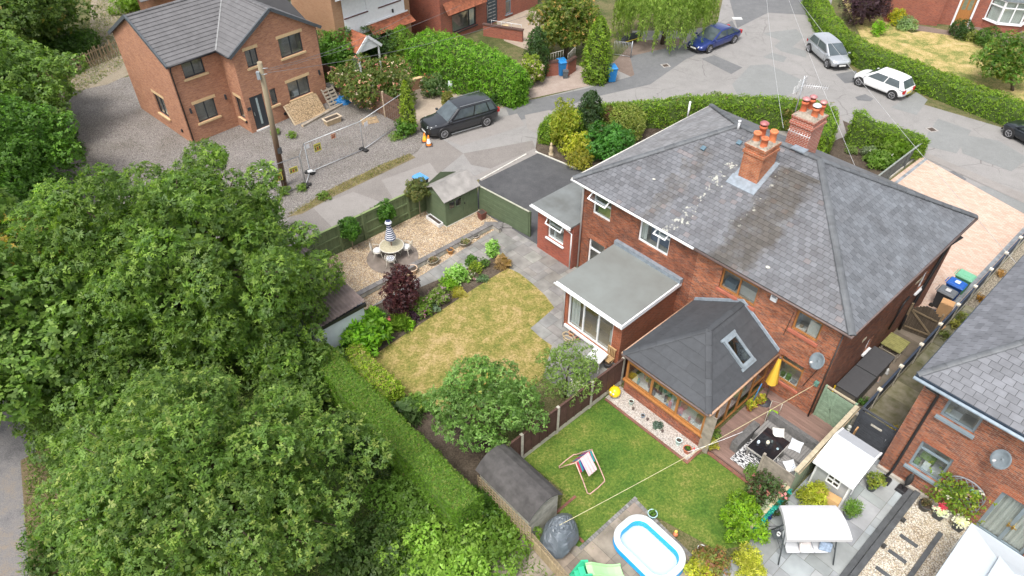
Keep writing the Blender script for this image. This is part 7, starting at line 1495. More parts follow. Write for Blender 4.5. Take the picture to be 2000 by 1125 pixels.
def patio_chair(label,px,py,face,cushion):
    c=G(px,py,.45); t=thing('garden_chair',label,'chair',(c.x,c.y,.02),face,'cream metal garden chairs')
    part('seat',t,lambda b:b.lathe(0,0,[(.001,.40),(.24,.40),(.25,.43),(.22,.44),(.001,.44)],16),CRM)
    for sx in (-1,1):
        for sy in (-1,1): part('leg',t,lambda b:b.tube([(sx*.17,sy*.17,.41),(sx*.2,sy*.2,.2),(sx*.26,sy*.25,0)],.014,6),CRM)
    part('cushion',t,lambda b:b.lathe(0,0,[(.001,.44),(.21,.44),(.23,.48),(.2,.52),(.001,.53)],18),plain('white cushion',(.75,.75,.75)) if cushion!='s' else plain('striped cushion',(.72,.74,.78)))
    if cushion=='s':
        part('cushion_pattern',t,lambda b:[b.lathe(0,0,[(.05+.07*i,.533-.004*i),(.08+.07*i,.532-.006*i)],18,0,(.03,.05,.14)) for i in range(2)])
    part('backrest',t,lambda b:[b.tube([(-.22,-.22,.42),(-.25,-.30,.75),(-.12,-.33,.9),(.12,-.33,.9),(.25,-.30,.75),(.22,-.22,.42)],.013,6)]+[b.tube([(x,-.23,.42),(x*1.1,-.32,.87)],.008,5) for x in (-.12,-.04,.04,.12)]+[b.tube([(-.23,-.27,.62),(.23,-.27,.62)],.008,5)],CRM)
    for s in (-1,1): part('armrest',t,lambda b:b.tube([(s*.24,-.28,.66),(s*.27,0,.66),(s*.23,.18,.62),(s*.2,.18,.42)],.013,6),CRM)
patio_chair('cream metal garden chair left of the round table, plain white cushion',737,490,math.radians(-80),'w')
patio_chair('cream metal garden chair right of the round table, plain white cushion',793,483,math.radians(70),'w')
patio_chair('cream metal garden chair nearest the camera, patterned blue and white cushion',763,506,math.radians(0),'s')
# pots and troughs
def pot(label,px,py,r_,h,col,z=0,plant=None,name='plant_pot',sx=1,fr=None,rz=0,soil=True,group=None,kw={}):
    t=T(name,label,'pot' if name!='trough' else 'planter',px,py,z,rz,group,fr); part('pot',t,lambda b:b.lathe(0,0,[(r_*.72,0),(r_*.95,h*.85),(r_*1.06,h*.86),(r_*1.06,h),(r_*.9,h),(r_*.88,h*.85)],18,0,col,sx=sx),plain('glazed pot',(1,1,1),.55,var=.15))
    part('soil',t,lambda b:b.disc(0,0,h*.88,r_*.9,16,0,sx=sx),plain('compost',(.06,.045,.035),.95,var=.4,ns=15))
    if plant:
        lv=Leaves(); hp_,rp_,pal=plant; bl=blobs_on(np.array([0,0,h+hp_*.35]),(rp_,rp_,hp_*.5),8,(.35,.6),-.7); P,Nn,Cl=blob_points(bl,kw.get('dens',260)); lv.add(P,Nn,kw.get('ln',.07),pal,k=3,clump=Cl,wd=kw.get('wd',.5),droop=kw.get('droop',0)); lv.build('plant',t)
    return t
STN=(.28,.25,.20)
pot('oval stone trough lowest on the gravel strip below the terrace',847,515,.22,.25,STN,name='trough',sx=1.5,rz=40,plant=(.12,.2,[(.2,.2,.1),(.3,.2,.12)]))
pot('oval stone trough highest but one on the gravel strip',909,479,.22,.25,STN,name='trough',sx=1.5,rz=40,plant=(.12,.2,[(.2,.25,.1),(.3,.25,.12)]))
pot('orange glazed pot between the two stone troughs',880,495,.17,.26,(.50,.24,.07)); pot('wide shallow pot at the top end of the gravel strip',929,463,.19,.12,(.45,.42,.38))
pot('terracotta pot standing on the round patio rim beside the acer',780,529,.15,.2,(.68,.20,.10)); pot('large cream bowl half behind the acer',806,532,.26,.3,(.62,.45,.32))
t=mthing('square_pot','tall square oxblood pot in the corner of the green panel and golden gravel','pot',-6.3,-.95,0); part('pot',t,lambda b:b.hexa([(-.14,-.14,0),(.14,-.14,0),(.14,.14,0),(-.14,.14,0),(-.2,-.2,.45),(.2,-.2,.45),(.2,.2,.45),(-.2,.2,.45)],0,(.16,.05,.04)),plain('glazed pot',(1,1,1))); part('soil',t,lambda b:b.box(-.17,-.17,.452,.17,.17,.455),plain('compost',(.06,.045,.035)))
t=mthing('white_planter','long white planter box against the wall of the green shed','planter',-8.35,-3.22,0); part('box',t,lambda b:[b.box(0,0,0,1.15,.04,.22),b.box(0,.26,0,1.15,.3,.22),b.box(0,.04,0,.04,.26,.22),b.box(1.11,.04,0,1.15,.26,.22)],plain('white paint',(.7,.7,.7))); part('soil',t,lambda b:b.box(.04,.04,0,1.11,.26,.17),plain('compost',(.06,.045,.035)))
# ---- kitchen-end clutter outside the window extension
t=mthing('small_table','small white table beside the slatted chair below the big window','table',5.3,-4.35,0,10); part('tabletop',t,lambda b:b.box(-.35,-.35,.68,.35,.35,.72),plain('white paint',(.7,.7,.7)),bevel=.01)
for x in (-.3,.3):
    for y in (-.3,.3): part('leg',t,lambda b:b.box(x-.02,y-.02,0,x+.02,y+.02,.68),plain('white paint',(.7,.7,.7)))
t=mthing('wooden_chair','wooden slatted folding chair under the big window','chair',5.55,-3.9,0,0); part('seat',t,lambda b:[b.box(-.22,-.2+i*.08,.42,.22,-.14+i*.08,.44) for i in range(5)],WOODY); part('backrest',t,lambda b:[b.box(-.22+i*.09,.2,.45,-.17+i*.09,.23,.9) for i in range(5)]+[b.box(-.22,.19,.88,.23,.24,.94)],WOODY)
for x in (-.2,.2): part('leg',t,lambda b:b.bar((x,-.2,0),(x,.2,.42),.03,.03),WOODY); part('leg',t,lambda b:b.bar((x,.2,0),(x,-.2,.42),.03,.03),WOODY)
pot('terracotta pot under the left end of the big window',1116,655,.14,.2,(.6,.25,.14)); pot('small terracotta pot beside the wicker hoop under the big window',1128,664,.11,.16,(.6,.22,.12)); pot('dark bowl planter beside the wooden chair',1186,716,.2,.3,(.06,.06,.07))
t=mthing('wicker_hoop','pale cane hoop basket lying under the window','basket',3.35,-4.05,0); part('hoop',t,lambda b:b.tube([(.32*math.cos(a*.5236),.2*math.sin(a*.5236),.12+.1*math.sin(a*.5236)) for a in range(13)],.02,6)+b.tube([(.3*math.cos(a*.5236),.18*math.sin(a*.5236),.02) for a in range(13)],.02,6) if False else [b.tube([(.32*math.cos(a*.5236),.2*math.sin(a*.5236),.22) for a in range(13)],.02,6),b.tube([(.27*math.cos(a*.5236),.17*math.sin(a*.5236),.03) for a in range(13)],.02,6)]+[b.tube([(.27*math.cos(a),.17*math.sin(a),.03),(.32*math.cos(a),.2*math.sin(a),.22)],.012,5) for a in (0,1,2,3,4,5)],plain('cane',(.5,.38,.22)))
t=mthing('potted_flowers','white-flowered pot plant under the young apple tree by the brown fence','plant',5.95,-6.2,0); part('pot',t,lambda b:b.lathe(0,0,[(.12,0),(.17,.3),(.15,.3)],12,0,(.1,.08,.07)))
lv=Leaves(); P=RNG.normal(0,.15,(220,3))+np.array([0,0,.6]); lv.add(P,np.tile([0,0,1.],(220,1)),.09,[(.75,.75,.72)],k=3,wd=.7); P=RNG.normal(0,.15,(200,3))+np.array([0,0,.45]); lv.add(P,np.tile([0,0,1.],(200,1)),.09,[(.05,.12,.03)],k=3); lv.build('blooms',t)
# ---- lawn things
t=mthing('space_hopper','yellow smiling inflatable ball sitting in the corner of the fence and conservatory','ball',6.93,-4.98,0); 
def sph(b,c,r_,n=14,col=None,sz=1): b.lathe(c[0],c[1],[(max(.001,r_*math.sin(math.pi*i/n)),c[2]-r_*sz*math.cos(math.pi*i/n)) for i in range(n+1)],2*n,0,col)
part('ball',t,lambda b:sph(b,(0,0,.27),.25,14,(.85,.62,.02)),plain('shiny vinyl',(1,1,1),.25,var=.03)); part('handle',t,lambda b:[b.tube([(-.08,.0,.5),(-.09,0,.6)],.02,6,0,(.85,.62,.02)),b.tube([(.08,0,.5),(.1,0,.6)],.02,6,0,(.85,.62,.02))])
def face(b):
    for x in (-.07,.07): sph(b,(x+.02,-.215,.36),.045,8,(.85,.85,.85)); sph(b,(x+.02,-.252,.365),.022,6,(.03,.03,.03))
    b.tube([(-.1,-.235,.24),(-.04,-.255,.2),(.04,-.255,.2),(.1,-.235,.24)],.012,6,0,(.25,.03,.02))
part('face',t,face); part('pot',t,lambda b:b.lathe(0,0,[(.15,0),(.2,.1),(.17,.1)],14,0,(.2,.2,.2)))
t=mthing('folding_swing','pink tubular folding swing frame with a pink cloth over its striped seat on the lawn','swing frame',8.65,-8.75,.02); PK=plain('pink tube',(.62,.38,.32),.4)
def arch(b,s):
    b.tube([(-.0,-.42,1.15),(s*.45,-.44,.5),(s*.72,-.46,.06),(s*.80,-.40,.03),(s*.82,.0,.03),(s*.80,.40,.03),(s*.72,.46,.06),(s*.45,.44,.5),(0,.42,1.15)],.022,8)
part('tube_frame',t,lambda b:(arch(b,1),arch(b,-1)),PK); part('top_bar',t,lambda b:b.tube([(0,-.45,1.16),(0,.45,1.16)],.022,8),PK)
def cloth(b,x0,x1,z0,y0,y1,cols,dx):
    n=10
    for i in range(n):
        a=i/n;c=(i+1)/n; ya=y0+(y1-y0)*a; yb=y0+(y1-y0)*c; s=.02*math.sin(i*2.1)
        b.add([(x0+s,ya,z0),(x0,yb,z0),(0,yb,1.19),(0,ya,1.19)],[(0,1,2,3)],0,cols[i%len(cols)]); b.add([(0,ya,1.19),(0,yb,1.19),(x1,yb,z0+dx),(x1+s,ya,z0+dx)],[(0,1,2,3)],0,cols[i%len(cols)])
part('striped_seat',t,lambda b:cloth(b,-.3,.25,.75,-.38,.38,[(.45,.03,.08),(.03,.3,.35),(.1,.05,.25),(.4,.05,.3)],.0)); part('pink_cloth',t,lambda b:cloth(b,-.18,.5,.62,-.2,.25,[(.72,.52,.52),(.68,.48,.50)],-.0) or None)
t=mthing('paddling_pool','white and blue inflatable rectangular paddling pool','paddling pool',12.35,-9.35,.04,-2); 
def ringp(a,b_,rc,n=10):
    out=[]
    for k,(sx,sy) in enumerate(((1,1),(-1,1),(-1,-1),(1,-1))):
        for i in range(n+1): q=k*math.pi/2+i/n*math.pi/2; out.append((sx*(a-rc)+rc*math.cos(q),sy*(b_-rc)+rc*math.sin(q)))
    return out
def pooltube(b,z,r_,a,b_,col):
    ring=ringp(a,b_,.55); n=len(ring); m=12; vs=[]
    for i,(x,y) in enumerate(ring):
        xn,yn=ring[(i+1)%n]; xp,yp=ring[i-1]; tx,ty=xn-xp,yn-yp; l=math.hypot(tx,ty) or 1; nx_,ny_=ty/l,-tx/l
        for k in range(m): q=2*math.pi*k/m; vs.append((x+nx_*r_*math.cos(q),y+ny_*r_*math.cos(q),z+r_*math.sin(q)*.9))
    b.add(vs,[(i*m+k,i*m+(k+1)%m,((i+1)%n)*m+(k+1)%m,((i+1)%n)*m+k) for i in range(n) for k in range(m)],0,col,True)
VIN=plain('glossy vinyl',(1,1,1),.22,var=.03,coat=.3); a_,b_=1.12,.72
part('blue_ring',t,lambda b:(pooltube(b,.12,.135,a_,b_,(.01,.32,.72)),pooltube(b,.24,.13,a_,b_,(.01,.32,.72))),VIN); part('white_ring',t,lambda b:pooltube(b,.38,.118,a_+.01,b_+.01,(.74,.76,.78)),VIN)
part('liner',t,lambda b:b.add([(x*.94,y*.94,.05) for x,y in ringp(a_,b_,.5)],[tuple(range(44))],0,(.70,.78,.84)),VIN); part('water',t,lambda b:b.add([(x*.93,y*.93,.13) for x,y in ringp(a_,b_,.5)],[tuple(range(44))]),glassmat('pool water',(.88,.95,.98)))
t=T('toddler_slide','pale green plastic slide beside the pool at the bottom edge','slide',1155,1132,.04,12)
def chute(b):
    prof=[(-.2,.72),(0,.70),(.25,.52),(.55,.3),(.8,.2),(1.05,.16)]
    for i in range(5):
        (x0,z0),(x1,z1)=prof[i],prof[i+1]
        b.hexa([(x0,-.2,z0-.03),(x1,-.2,z1-.03),(x1,.2,z1-.03),(x0,.2,z0-.03),(x0,-.2,z0),(x1,-.2,z1),(x1,.2,z1),(x0,.2,z0)],0,(.42,.80,.35))
        for s in (-1,1): b.hexa([(x0,s*.2-.025,z0-.04),(x1,s*.2-.025,z1-.04),(x1,s*.2+.025,z1-.04),(x0,s*.2+.025,z0-.04),(x0,s*.2-.02,z0+.09),(x1,s*.2-.02,z1+.09),(x1,s*.2+.02,z1+.09),(x0,s*.2+.02,z0+.09)],0,(.42,.80,.35))
part('chute',t,chute,VIN)
for s in (-1,1): part('side_frame',t,lambda b:b.hexa([(-.75,s*.26-.03,0),(-.05,s*.26-.03,0),(-.05,s*.26+.03,0),(-.75,s*.26+.03,0),(-.35,s*.24-.03,.98),(-.1,s*.24-.03,.9),(-.1,s*.24+.03,.9),(-.35,s*.24+.03,.98)],0,(.05,.50,.28)),VIN,bevel=.02)
for i in range(3): part('step',t,lambda b:b.box(-.7+i*.13,-.23,.15+i*.2,-.5+i*.13,.23,.2+i*.2,0,(.05,.50,.28)),VIN)
pot('turquoise and white pot at the tip of the pool patio',1273,1010,.17,.26,(.45,.68,.70),plant=(.12,.1,MID)); t=T('toy','small orange and yellow toy on the pool patio edge','toy',1319,1045,.04); part('body',t,lambda b:b.lathe(0,0,[(.05,0),(.1,.05),(.06,.13),(.001,.16)],10,0,(.75,.25,.12)),VIN); part('head',t,lambda b:sph(b,(0,.02,.2),.06,8,(.8,.6,.1)),VIN)
for k,(px,py) in enumerate(((1369,1077),(1373,1101))): pot(('rear' if k==0 else 'front')+' white bowl pot under the orange-leaved bush',px,py,.15,.2,(.6,.6,.58),group='white bowl pots')
# gravel border ornaments
pot('pale ceramic owl-like ornament pot furthest along the white chippings',1232,790,.1,.22,(.55,.68,.62)); pot('blue-grey glazed little pot in the white chippings',1255,815,.08,.14,(.25,.33,.42)); 
bush('succulent','rosette of dark succulent leaves in the middle of the white chippings','plant',1284,834,.22,.15,[(.10,.16,.13),(.14,.2,.17)],ln=.08,dens=300); pot('pale turquoise ornament near the terracotta pot',1324,868,.12,.3,(.62,.80,.76)); pot('terracotta pot at the end of the white chippings',1341,883,.16,.25,(.55,.17,.08),plant=(.08,.06,MID))
for px,py,lb in ((1236,801,'upper'),(1264,822,'middle'),(1293,845,'lower')): t=T('solar_light',lb+' small dark solar light in the white chippings','garden light',px,py,0,0,'solar lights in the chippings'); part('lamp',t,lambda b:b.lathe(0,0,[(.03,0),(.035,.12),(.06,.13),(.05,.15),(.001,.16)],10,0,(.1,.07,.06)))
t=T('figurine','small red and white figurine at the conservatory corner','ornament',1354,882); part('body',t,lambda b:b.lathe(0,0,[(.05,0),(.06,.1),(.03,.18),(.001,.2)],10,0,(.7,.65,.6))); part('hat',t,lambda b:b.lathe(0,0,[(.05,.18),(.001,.3)],10,0,(.6,.1,.1)))
# ---- decking furniture
RAT=plain('grey rattan',(.22,.21,.20),.8,var=.35,ns=30); RATS=brickmat('rattan weave',(.24,.23,.22),(.18,.175,.17),(.09,.09,.09),.04,.015,.003,vary=.3,big=5)
t=mthing('corner_sofa','dark grey rattan corner sofa round the low table on the decking','sofa',12.05,-3.75,.12)
part('seat',t,lambda b:[b.box(0.0,1.05,0,2.15,1.95,.42)],RATS,bevel=.02); part('side_seat',t,lambda b:b.box(1.35,-.35,0,2.15,1.04,.42),RATS,bevel=.02); part('armrest',t,lambda b:b.box(-.32,.0,0,-.02,1.5,.50),RATS,bevel=.02)
part('backrest',t,lambda b:b.box(-.02,1.96,0,2.15,2.14,.86),RATS,bevel=.02)
part('seat_slats',t,lambda b:[b.box(.02+i*.11,1.1,.42,.11+i*.11,1.95,.435) for i in range(19)]+[b.box(1.38,-.3+i*.11,.42,2.12,-.21+i*.11,.436) for i in range(12)],RAT)
t=mthing('patio_table','low black glass-topped table on the decking','table',12.78,-2.85,.12); part('tabletop',t,lambda b:b.box(-.5,-.68,.50,.5,.68,.53),plain('black glass',(.015,.015,.018),.06,var=.1,spec=.7),bevel=.01); part('frame',t,lambda b:[b.box(-.52,-.7,.44,.52,-.64,.5),b.box(-.52,.64,.44,.52,.7,.5),b.box(-.52,-.64,.44,-.46,.64,.5),b.box(.46,-.64,.44,.52,.64,.5)],plain('table frame',(.45,.43,.40),.5))
for x in (-.45,.45):
    for y in (-.6,.6): part('leg',t,lambda b:b.box(x-.04,y-.04,0,x+.04,y+.04,.44),RAT)
def cushion(label,x,y,z,rz,col,dot,tilt=(.0,.0)):
    t=mthing('cushion',label,'cushion',x,y,z,rz,group='pale cushions on the rattan sofa'); R_=Matrix.Rotation(tilt[0],3,'X'); b=MB(); n=9; vs=[]
    for sgn in (-1,1):
        for i in range(n):
            for j in range(n): u=-1+2*i/(n-1); v_=-1+2*j/(n-1); e=(1-abs(u)**3)*(1-abs(v_)**3); vs.append(R_@Vector((u*.23*(1-.08*(1-v_*v_)),v_*.23*(1-.08*(1-u*u)),sgn*.075*e)))
    fs=[]
    for i in range(n-1):
        for j in range(n-1): a=i*n+j; fs+=[(a+n*n,a+n+n*n,a+n+1+n*n,a+1+n*n),(a,a+1,a+n+1,a+n)]
    b.add(vs,fs,0,col,True); b.build('cover',ANY,t)
    b=MB()
    for k in range(8): a=k*.785; r_=.09; q=[R_@Vector((r_*math.cos(a)+.02*math.cos(a+s),r_*math.sin(a)+.02*math.sin(a+s),.075)) for s in (0,1.57,3.14,4.71)]; b.add(q,[(0,1,2,3)],0,dot)
    b.build('print',ANY,t)
cushion('cream cushion with yellow print, left one along the sofa back',12.75,-2.15,.66,38,(.68,.67,.62),(.55,.45,.2),(.35,0)); cushion('pale blue cushion with a ring of dark dots, middle of the sofa',13.5,-2.15,.66,15,(.66,.70,.74),(.03,.03,.05),(.35,0)); cushion('white cushion with a small blue print on the end seat nearest the screen',13.85,-3.1,.64,60,(.72,.74,.76),(.1,.2,.45),(.2,0))
for lb,x,y,r_,h,col in (('pale blue mug near the left edge of the black table',12.47,-3.1,.06,.12,(.6,.68,.75)),('cream round candle jar in the middle of the black table',12.72,-2.85,.07,.12,(.72,.68,.55)),('dark small jar beside the candle on the black table',12.8,-2.7,.045,.1,(.12,.15,.15)),('pale blue tea light near the right edge of the black table',13.12,-2.8,.05,.04,(.45,.6,.65))):
    t=mthing('table_ornament',lb,'ornament',x,y,.65); part('body',t,lambda b:b.lathe(0,0,[(r_*.8,0),(r_,h*.5),(r_*.75,h),(r_*.6,h),(r_*.6,h*.7)],14,0,col)); part('opening',t,lambda b:b.disc(0,0,h*.72,r_*.6,12,0,tuple(c_*.5 for c_ in col)))
m_,nt,p_=newmat('rug print'); v=vecs(nt,'obj',(5,22,1)); nn=noise(nt,v,1.3,1); nt.links.new(ramp(nt,nn,[(.5,(.03,.03,.035)),(.52,(.7,.7,.7))],'CONSTANT'),p_.inputs['Base Color']); p_.inputs['Roughness'].default_value=.95
t=mthing('rug','black and white brush-stroke patterned rug under the low table','rug',12.0,-3.95,.125,0); part('pile',t,lambda b:b.box(.02,-.15,0,1.75,2.0,.01),m_)
t=mthing('yellow_parasol','closed yellow parasol leaning beside the conservatory door','parasol',11.35,-.75,.12); part('pole',t,lambda b:b.tube([(0,0,0),(-.05,.15,2.45)],.02,8,0,(.5,.5,.5)),STEEL)
b=MB(); n=18; YC=(.72,.44,.05); vs=[]
for r_,z in ((.03,2.5),(.06,2.35),(.10,1.9),(.15,1.5),(.19,1.15)):
    for k in range(n): a=k*2*math.pi/n; q=r_*(1+.28*(k%2)); vs.append((q*math.cos(a)-.05*(z/2.45),q*math.sin(a)+.15*(z/2.45),z+(.04 if k%2 else 0)))
b.add(vs,[(i*n+k,i*n+(k+1)%n,(i+1)*n+(k+1)%n,(i+1)*n+k) for i in range(4) for k in range(n)],0,YC,True); b.build('canopy',ANY,t); part('finial',t,lambda b:sph(b,(-.05,.15,2.53),.06,8,(.12,.07,.05))); part('base',t,lambda b:b.lathe(0,0,[(.28,0),(.28,.05),(.05,.09)],18,0,(.05,.05,.06)))
t=mthing('broom','blue handled broom leaning on the conservatory frame','broom',11.1,-1.35,.12); part('handle',t,lambda b:b.tube([(0,0,.05),(.05,.2,1.3)],.02,6,0,(.02,.2,.45))); part('head',t,lambda b:b.cbox(0,0,0,.25,.07,.06,.6,0,(.02,.2,.45)))
pl_t=[(.45,.45,.04),(.3,.4,.04),(.5,.35,.08)]
pot('terracotta pot of yellow foliage nearest the conservatory doors',1463,800,.14,.22,(.50,.14,.07),z=.12,plant=(.35,.17,pl_t)); pot('terracotta pot of yellow foliage in the middle of the three',1474,791,.14,.2,(.50,.14,.07),z=.12,plant=(.3,.16,pl_t)); pot('terracotta pot of yellow foliage nearest the parasol base',1486,788,.14,.22,(.50,.12,.07),z=.12,plant=(.3,.15,pl_t))
pot('dark pot of green foliage against the timber end panel',1395,862,.15,.25,(.12,.1,.09),z=.12,plant=(.55,.2,[(.12,.22,.04),(.2,.28,.06)])); pot('low pot of yellow foliage at the deck corner by the conservatory',1388,876,.16,.2,(.3,.2,.12),z=.12,plant=(.35,.2,[(.42,.36,.05),(.3,.34,.06)]))
t=mthing('hose_reel','lime green hose on a wheeled reel standing on the decking','hose reel',12.05,-1.35,.12,20); part('hose',t,lambda b:[b.tube([(-.14+i*.045,.15*math.cos(a*.4488),.38+.15*math.sin(a*.4488)) for a in range(15)],.022,6,0,(.35,.62,.03)) for i in range(7)]+[b.tube([(.0,-.1,.1),(-.2,-.35,.03),(-.05,-.5,.02),(.15,-.4,.02),(.05,-.2,.03)],.014,6,0,(.5,.7,.05))]); part('frame',t,lambda b:[b.tube([(s*.2,-.25,0),(s*.2,.05,.4),(s*.2,.3,0)],.015,6) for s in (-1,1)]+[b.tube([(-.2,.3,.0),(-.2,.3,.8),(.2,.3,.8),(.2,.3,.0)],.015,6)],plain('cream tube',(.6,.58,.5),.5))
# washing line
def wire(label,name,a,c,r_,mat,sag=.0,cat='cable',seg=14):
    a=Vector(a);c=Vector(c); t=thing(name,label,cat,(a.x,a.y,a.z)); pts=[a.lerp(c,i/seg)-a-Vector((0,0,sag*4*(i/seg)*(1-i/seg))) for i in range(seg+1)]; part('line',t,lambda b:b.tube(pts,r_,5),mat); return t
ROPE=plain('cream rope',(.62,.55,.33),.7)
a0_=M.W(12.75,-.05,1.95); a1_=M.W(10.0,-11.35,1.15); t=wire('long cream washing line from the kitchen wall across the lawn to the tarpaulin','washing_line',a0_,a1_,.010,ROPE,.12,'washing line',24); part('wall_reel',t,lambda b:b.cbox(0,0,-.1,.16,.16,.2,M.yaw,0,(.10,.22,.18)))
wire('short white spare end of line running to the lawn','washing_line',M.W(12.05,-3.85,1.6),M.W(11.0,-5.6,.9),.008,WHITE,.05,'washing line',6)
# ---- neighbour's patio
t=mthing('playhouse','grey playhouse with pale pitched roof and white four-pane window beside the tall fence','playhouse',14.62,-3.2,0); GP=plain('pale grey board',(.36,.37,.38),.7,var=.08); b=MB()
b.box(0,.3,0,1.25,1.85,1.58); b.build('wall',GP,t)
b=MB(); RW=plain('pale grey plastic roof',(.40,.42,.45),.5,var=.05)
z_=[(.12,1.62),(1.35,2.1),(1.98,1.85)]
for (y0,z0),(y1,z1) in zip(z_[:-1],z_[1:]): b.hexa([(-.1,y0,z0),(1.35,y0,z0),(1.35,y1,z1),(-.1,y1,z1),(-.1,y0,z0+.04),(1.35,y0,z0+.04),(1.35,y1,z1+.04),(-.1,y1,z1+.04)])
b.build('roof',RW,t)
for x in (0,1.25):
    b=MB(); b.add([(x,.3,1.55),(x,1.85,1.55),(x,1.85,1.85),(x,1.35,2.05),(x,.3,1.66)],[(0,1,2,3,4)]); b.build('gable',GP,t)
b=MB()
for x in (-.14,1.33):
    for (y0,z0),(y1,z1) in zip(z_[:-1],z_[1:]): b.bar((x+.03,y0,z0),(x+.03,y1,z1),.06,.10)
b.box(-.14,.07,1.56,1.39,.12,1.67); b.build('white_trim',WHITE,t)
for x in (0,1.25): part('corner_post',t,lambda b:b.box(x-.03,.26,0,x+.03,.32,1.58),WHITE)
Pp=Plane((0,.3),(1,0),(0,-1)); window(t,Pp,.45,.95,.9,1.42,WHITE,.05,vbars=(.5,),hbars=(.5,),dep=.05,sill=False,glass=plain('dark pane',(.04,.04,.035),.15))
part('door_frame',t,lambda b:[b.box(1.252,.45,.05,1.28,.51,1.4),b.box(1.252,1.1,.05,1.28,1.16,1.4),b.box(1.252,.45,1.35,1.28,1.16,1.41)],WHITE)
t=mthing('cardboard_box','long brown cardboard packing box leaning on the playhouse front','box',15.45,-3.3,0,8); part('carton',t,lambda b:b.cbox(0,0,0,.85,.35,.72,0,0,None,Matrix.Rotation(-.12,3,'X')),plain('orange card',(.52,.32,.14),.85,var=.15,ns=3)); part('tape',t,lambda b:b.cbox(0,.02,.725,.06,.3,.01),CARD)
t=mthing('timber_sign','piece of orange timber and carved ornaments leaning by the dark gate','timber',14.72,-.35,0,0); part('board',t,lambda b:b.bar((0,.1,0),(.05,0,1.35),.22,.05),plain('orange timber',(.5,.28,.12),.7)); part('ornament',t,lambda b:[sph(b,(-.18,-.1,.9+i*.14),.08,8,(.45,.46,.42)) for i in range(4)])
# swing seat, square to the paving diagonal
sc=G(1597,1012,1.85); t=thing('garden_swing','white-canopied garden swing seat with grey cushions on the grey paving','swing seat',(sc.x-.1,sc.y-.05,0),0)
CAN=plain('white canvas',(.52,.52,.53),.8,var=.04); b=MB(); n=8; vs=[]
for i in range(n+1):
    u=-1+2*i/n
    for j in range(n+1): v_=-1+2*j/n; xo=.07*(1-v_)/2*1; vs.append((u*1.0*(1-.06*v_)+.0,v_*.62,1.86-.16*abs(v_)**2.2-.015*abs(u)+random.uniform(-.004,.004)))
fs=[(i*(n+1)+j,(i+1)*(n+1)+j,(i+1)*(n+1)+j+1,i*(n+1)+j+1) for i in range(n) for j in range(n)]
b.add(vs,fs,0,None,True); m=n+1
for rowf in ([i*m for i in range(m)],[i*m+n for i in range(m)][::-1],list(range(n,-1,-1)),[n*m+j for j in range(m)]):
    for a,c_ in zip(rowf[:-1],rowf[1:]): A=vs[a];C=vs[c_]; b.add([A,C,(C[0]*1.01,C[1]*1.01,C[2]-.14),(A[0]*1.01,A[1]*1.01,A[2]-.14)],[(0,1,2,3)],0,(.9,.9,.9))
b.build('canopy',CAN,t)
DG=plain('dark grey tube',(.06,.07,.075),.45)
for s in (-1,1):
    part('leg',t,lambda b:b.tube([(s*.86,0,1.6),(s*.93,-.62,.02)],.025,8),DG); part('leg',t,lambda b:b.tube([(s*.86,0,1.6),(s*.93,.62,.02)],.025,8),DG); part('hanger',t,lambda b:[b.tube([(s*.72,0,1.55),(s*.72,-.22,.5)],.012,5),b.tube([(s*.72,0,1.55),(s*.72,.28,.6)],.012,5)],DG); part('cross_tube',t,lambda b:b.tube([(s*.91,-.42,.55),(s*.91,.42,.55)],.015,6),DG)
part('top_tube',t,lambda b:b.tube([(-.88,0,1.6),(.88,0,1.6)],.025,8),DG)
for i in range(3): part('seat_cushion',t,lambda b:b.box(-.7+i*.47,-.42,.42,-.24+i*.47,.15,.52,0,(.62,.63,.65)),bevel=.03)
part('backrest',t,lambda b:b.hexa([(-.7,.1,.5),(.7,.1,.5),(.7,.22,.48),(-.7,.22,.48),(-.7,.32,.95),(.7,.32,.95),(.7,.42,.92),(-.7,.42,.92)],0,(.5,.52,.53)),bevel=.03)
t=thing('cushion','pale cream cushion on the swing seat under the canopy','cushion',(sc.x-.2,sc.y-.45,.56),.2); part('cover',t,lambda b:b.cbox(0,0,0,.4,.12,.36,0,0,(.66,.6,.58),Matrix.Rotation(-.5,3,'X')),bevel=.05)
t=thing('cushion','blue patterned cushion at the right end of the swing seat','cushion',(sc.x+.45,sc.y-.45,.56),-.3); part('cover',t,lambda b:b.cbox(0,0,0,.4,.12,.34,0,0,(.35,.45,.6),Matrix.Rotation(-.5,3,'X')),plain('blue print',(1,1,1),.8,var=.6,ns=12),bevel=.05)
t=T('side_table','small dark folding side shelf with a white cup beside the swing seat','table',1520,1045,.55); p=G(1520,1045,.55); t.location=(p.x,p.y,0); part('top',t,lambda b:b.box(-.2,-.15,.53,.12,.2,.56),DG,bevel=.02); part('support',t,lambda b:b.tube([(-.35,.3,.6),(.1,.3,.6),(.12,0,.54)],.02,6),DG)
t=thing('mug','white mug on the side shelf of the swing seat','mug',(p.x,p.y,.56)); part('body',t,lambda b:b.lathe(0,0,[(.06,0),(.07,.1),(.055,.1),(.05,.03)],12,0,(.75,.75,.75)))
pot('dark round pot with yellow-green shrub beside the playhouse door',1700,955,.2,.38,(.06,.065,.07),plant=(.5,.3,[(.2,.28,.05),(.3,.32,.06)])); pot('grey pot of upright grass beside the swing seat canopy',1655,1010,.2,.35,(.18,.2,.22),plant=(.6,.22,[(.16,.3,.05),(.22,.34,.08)]),kw=dict(wd=.12,ln=.2,droop=-.8))
pot('grey round tub of the gold shrub behind the swing canopy',1580,988,.35,.35,(.16,.15,.14))
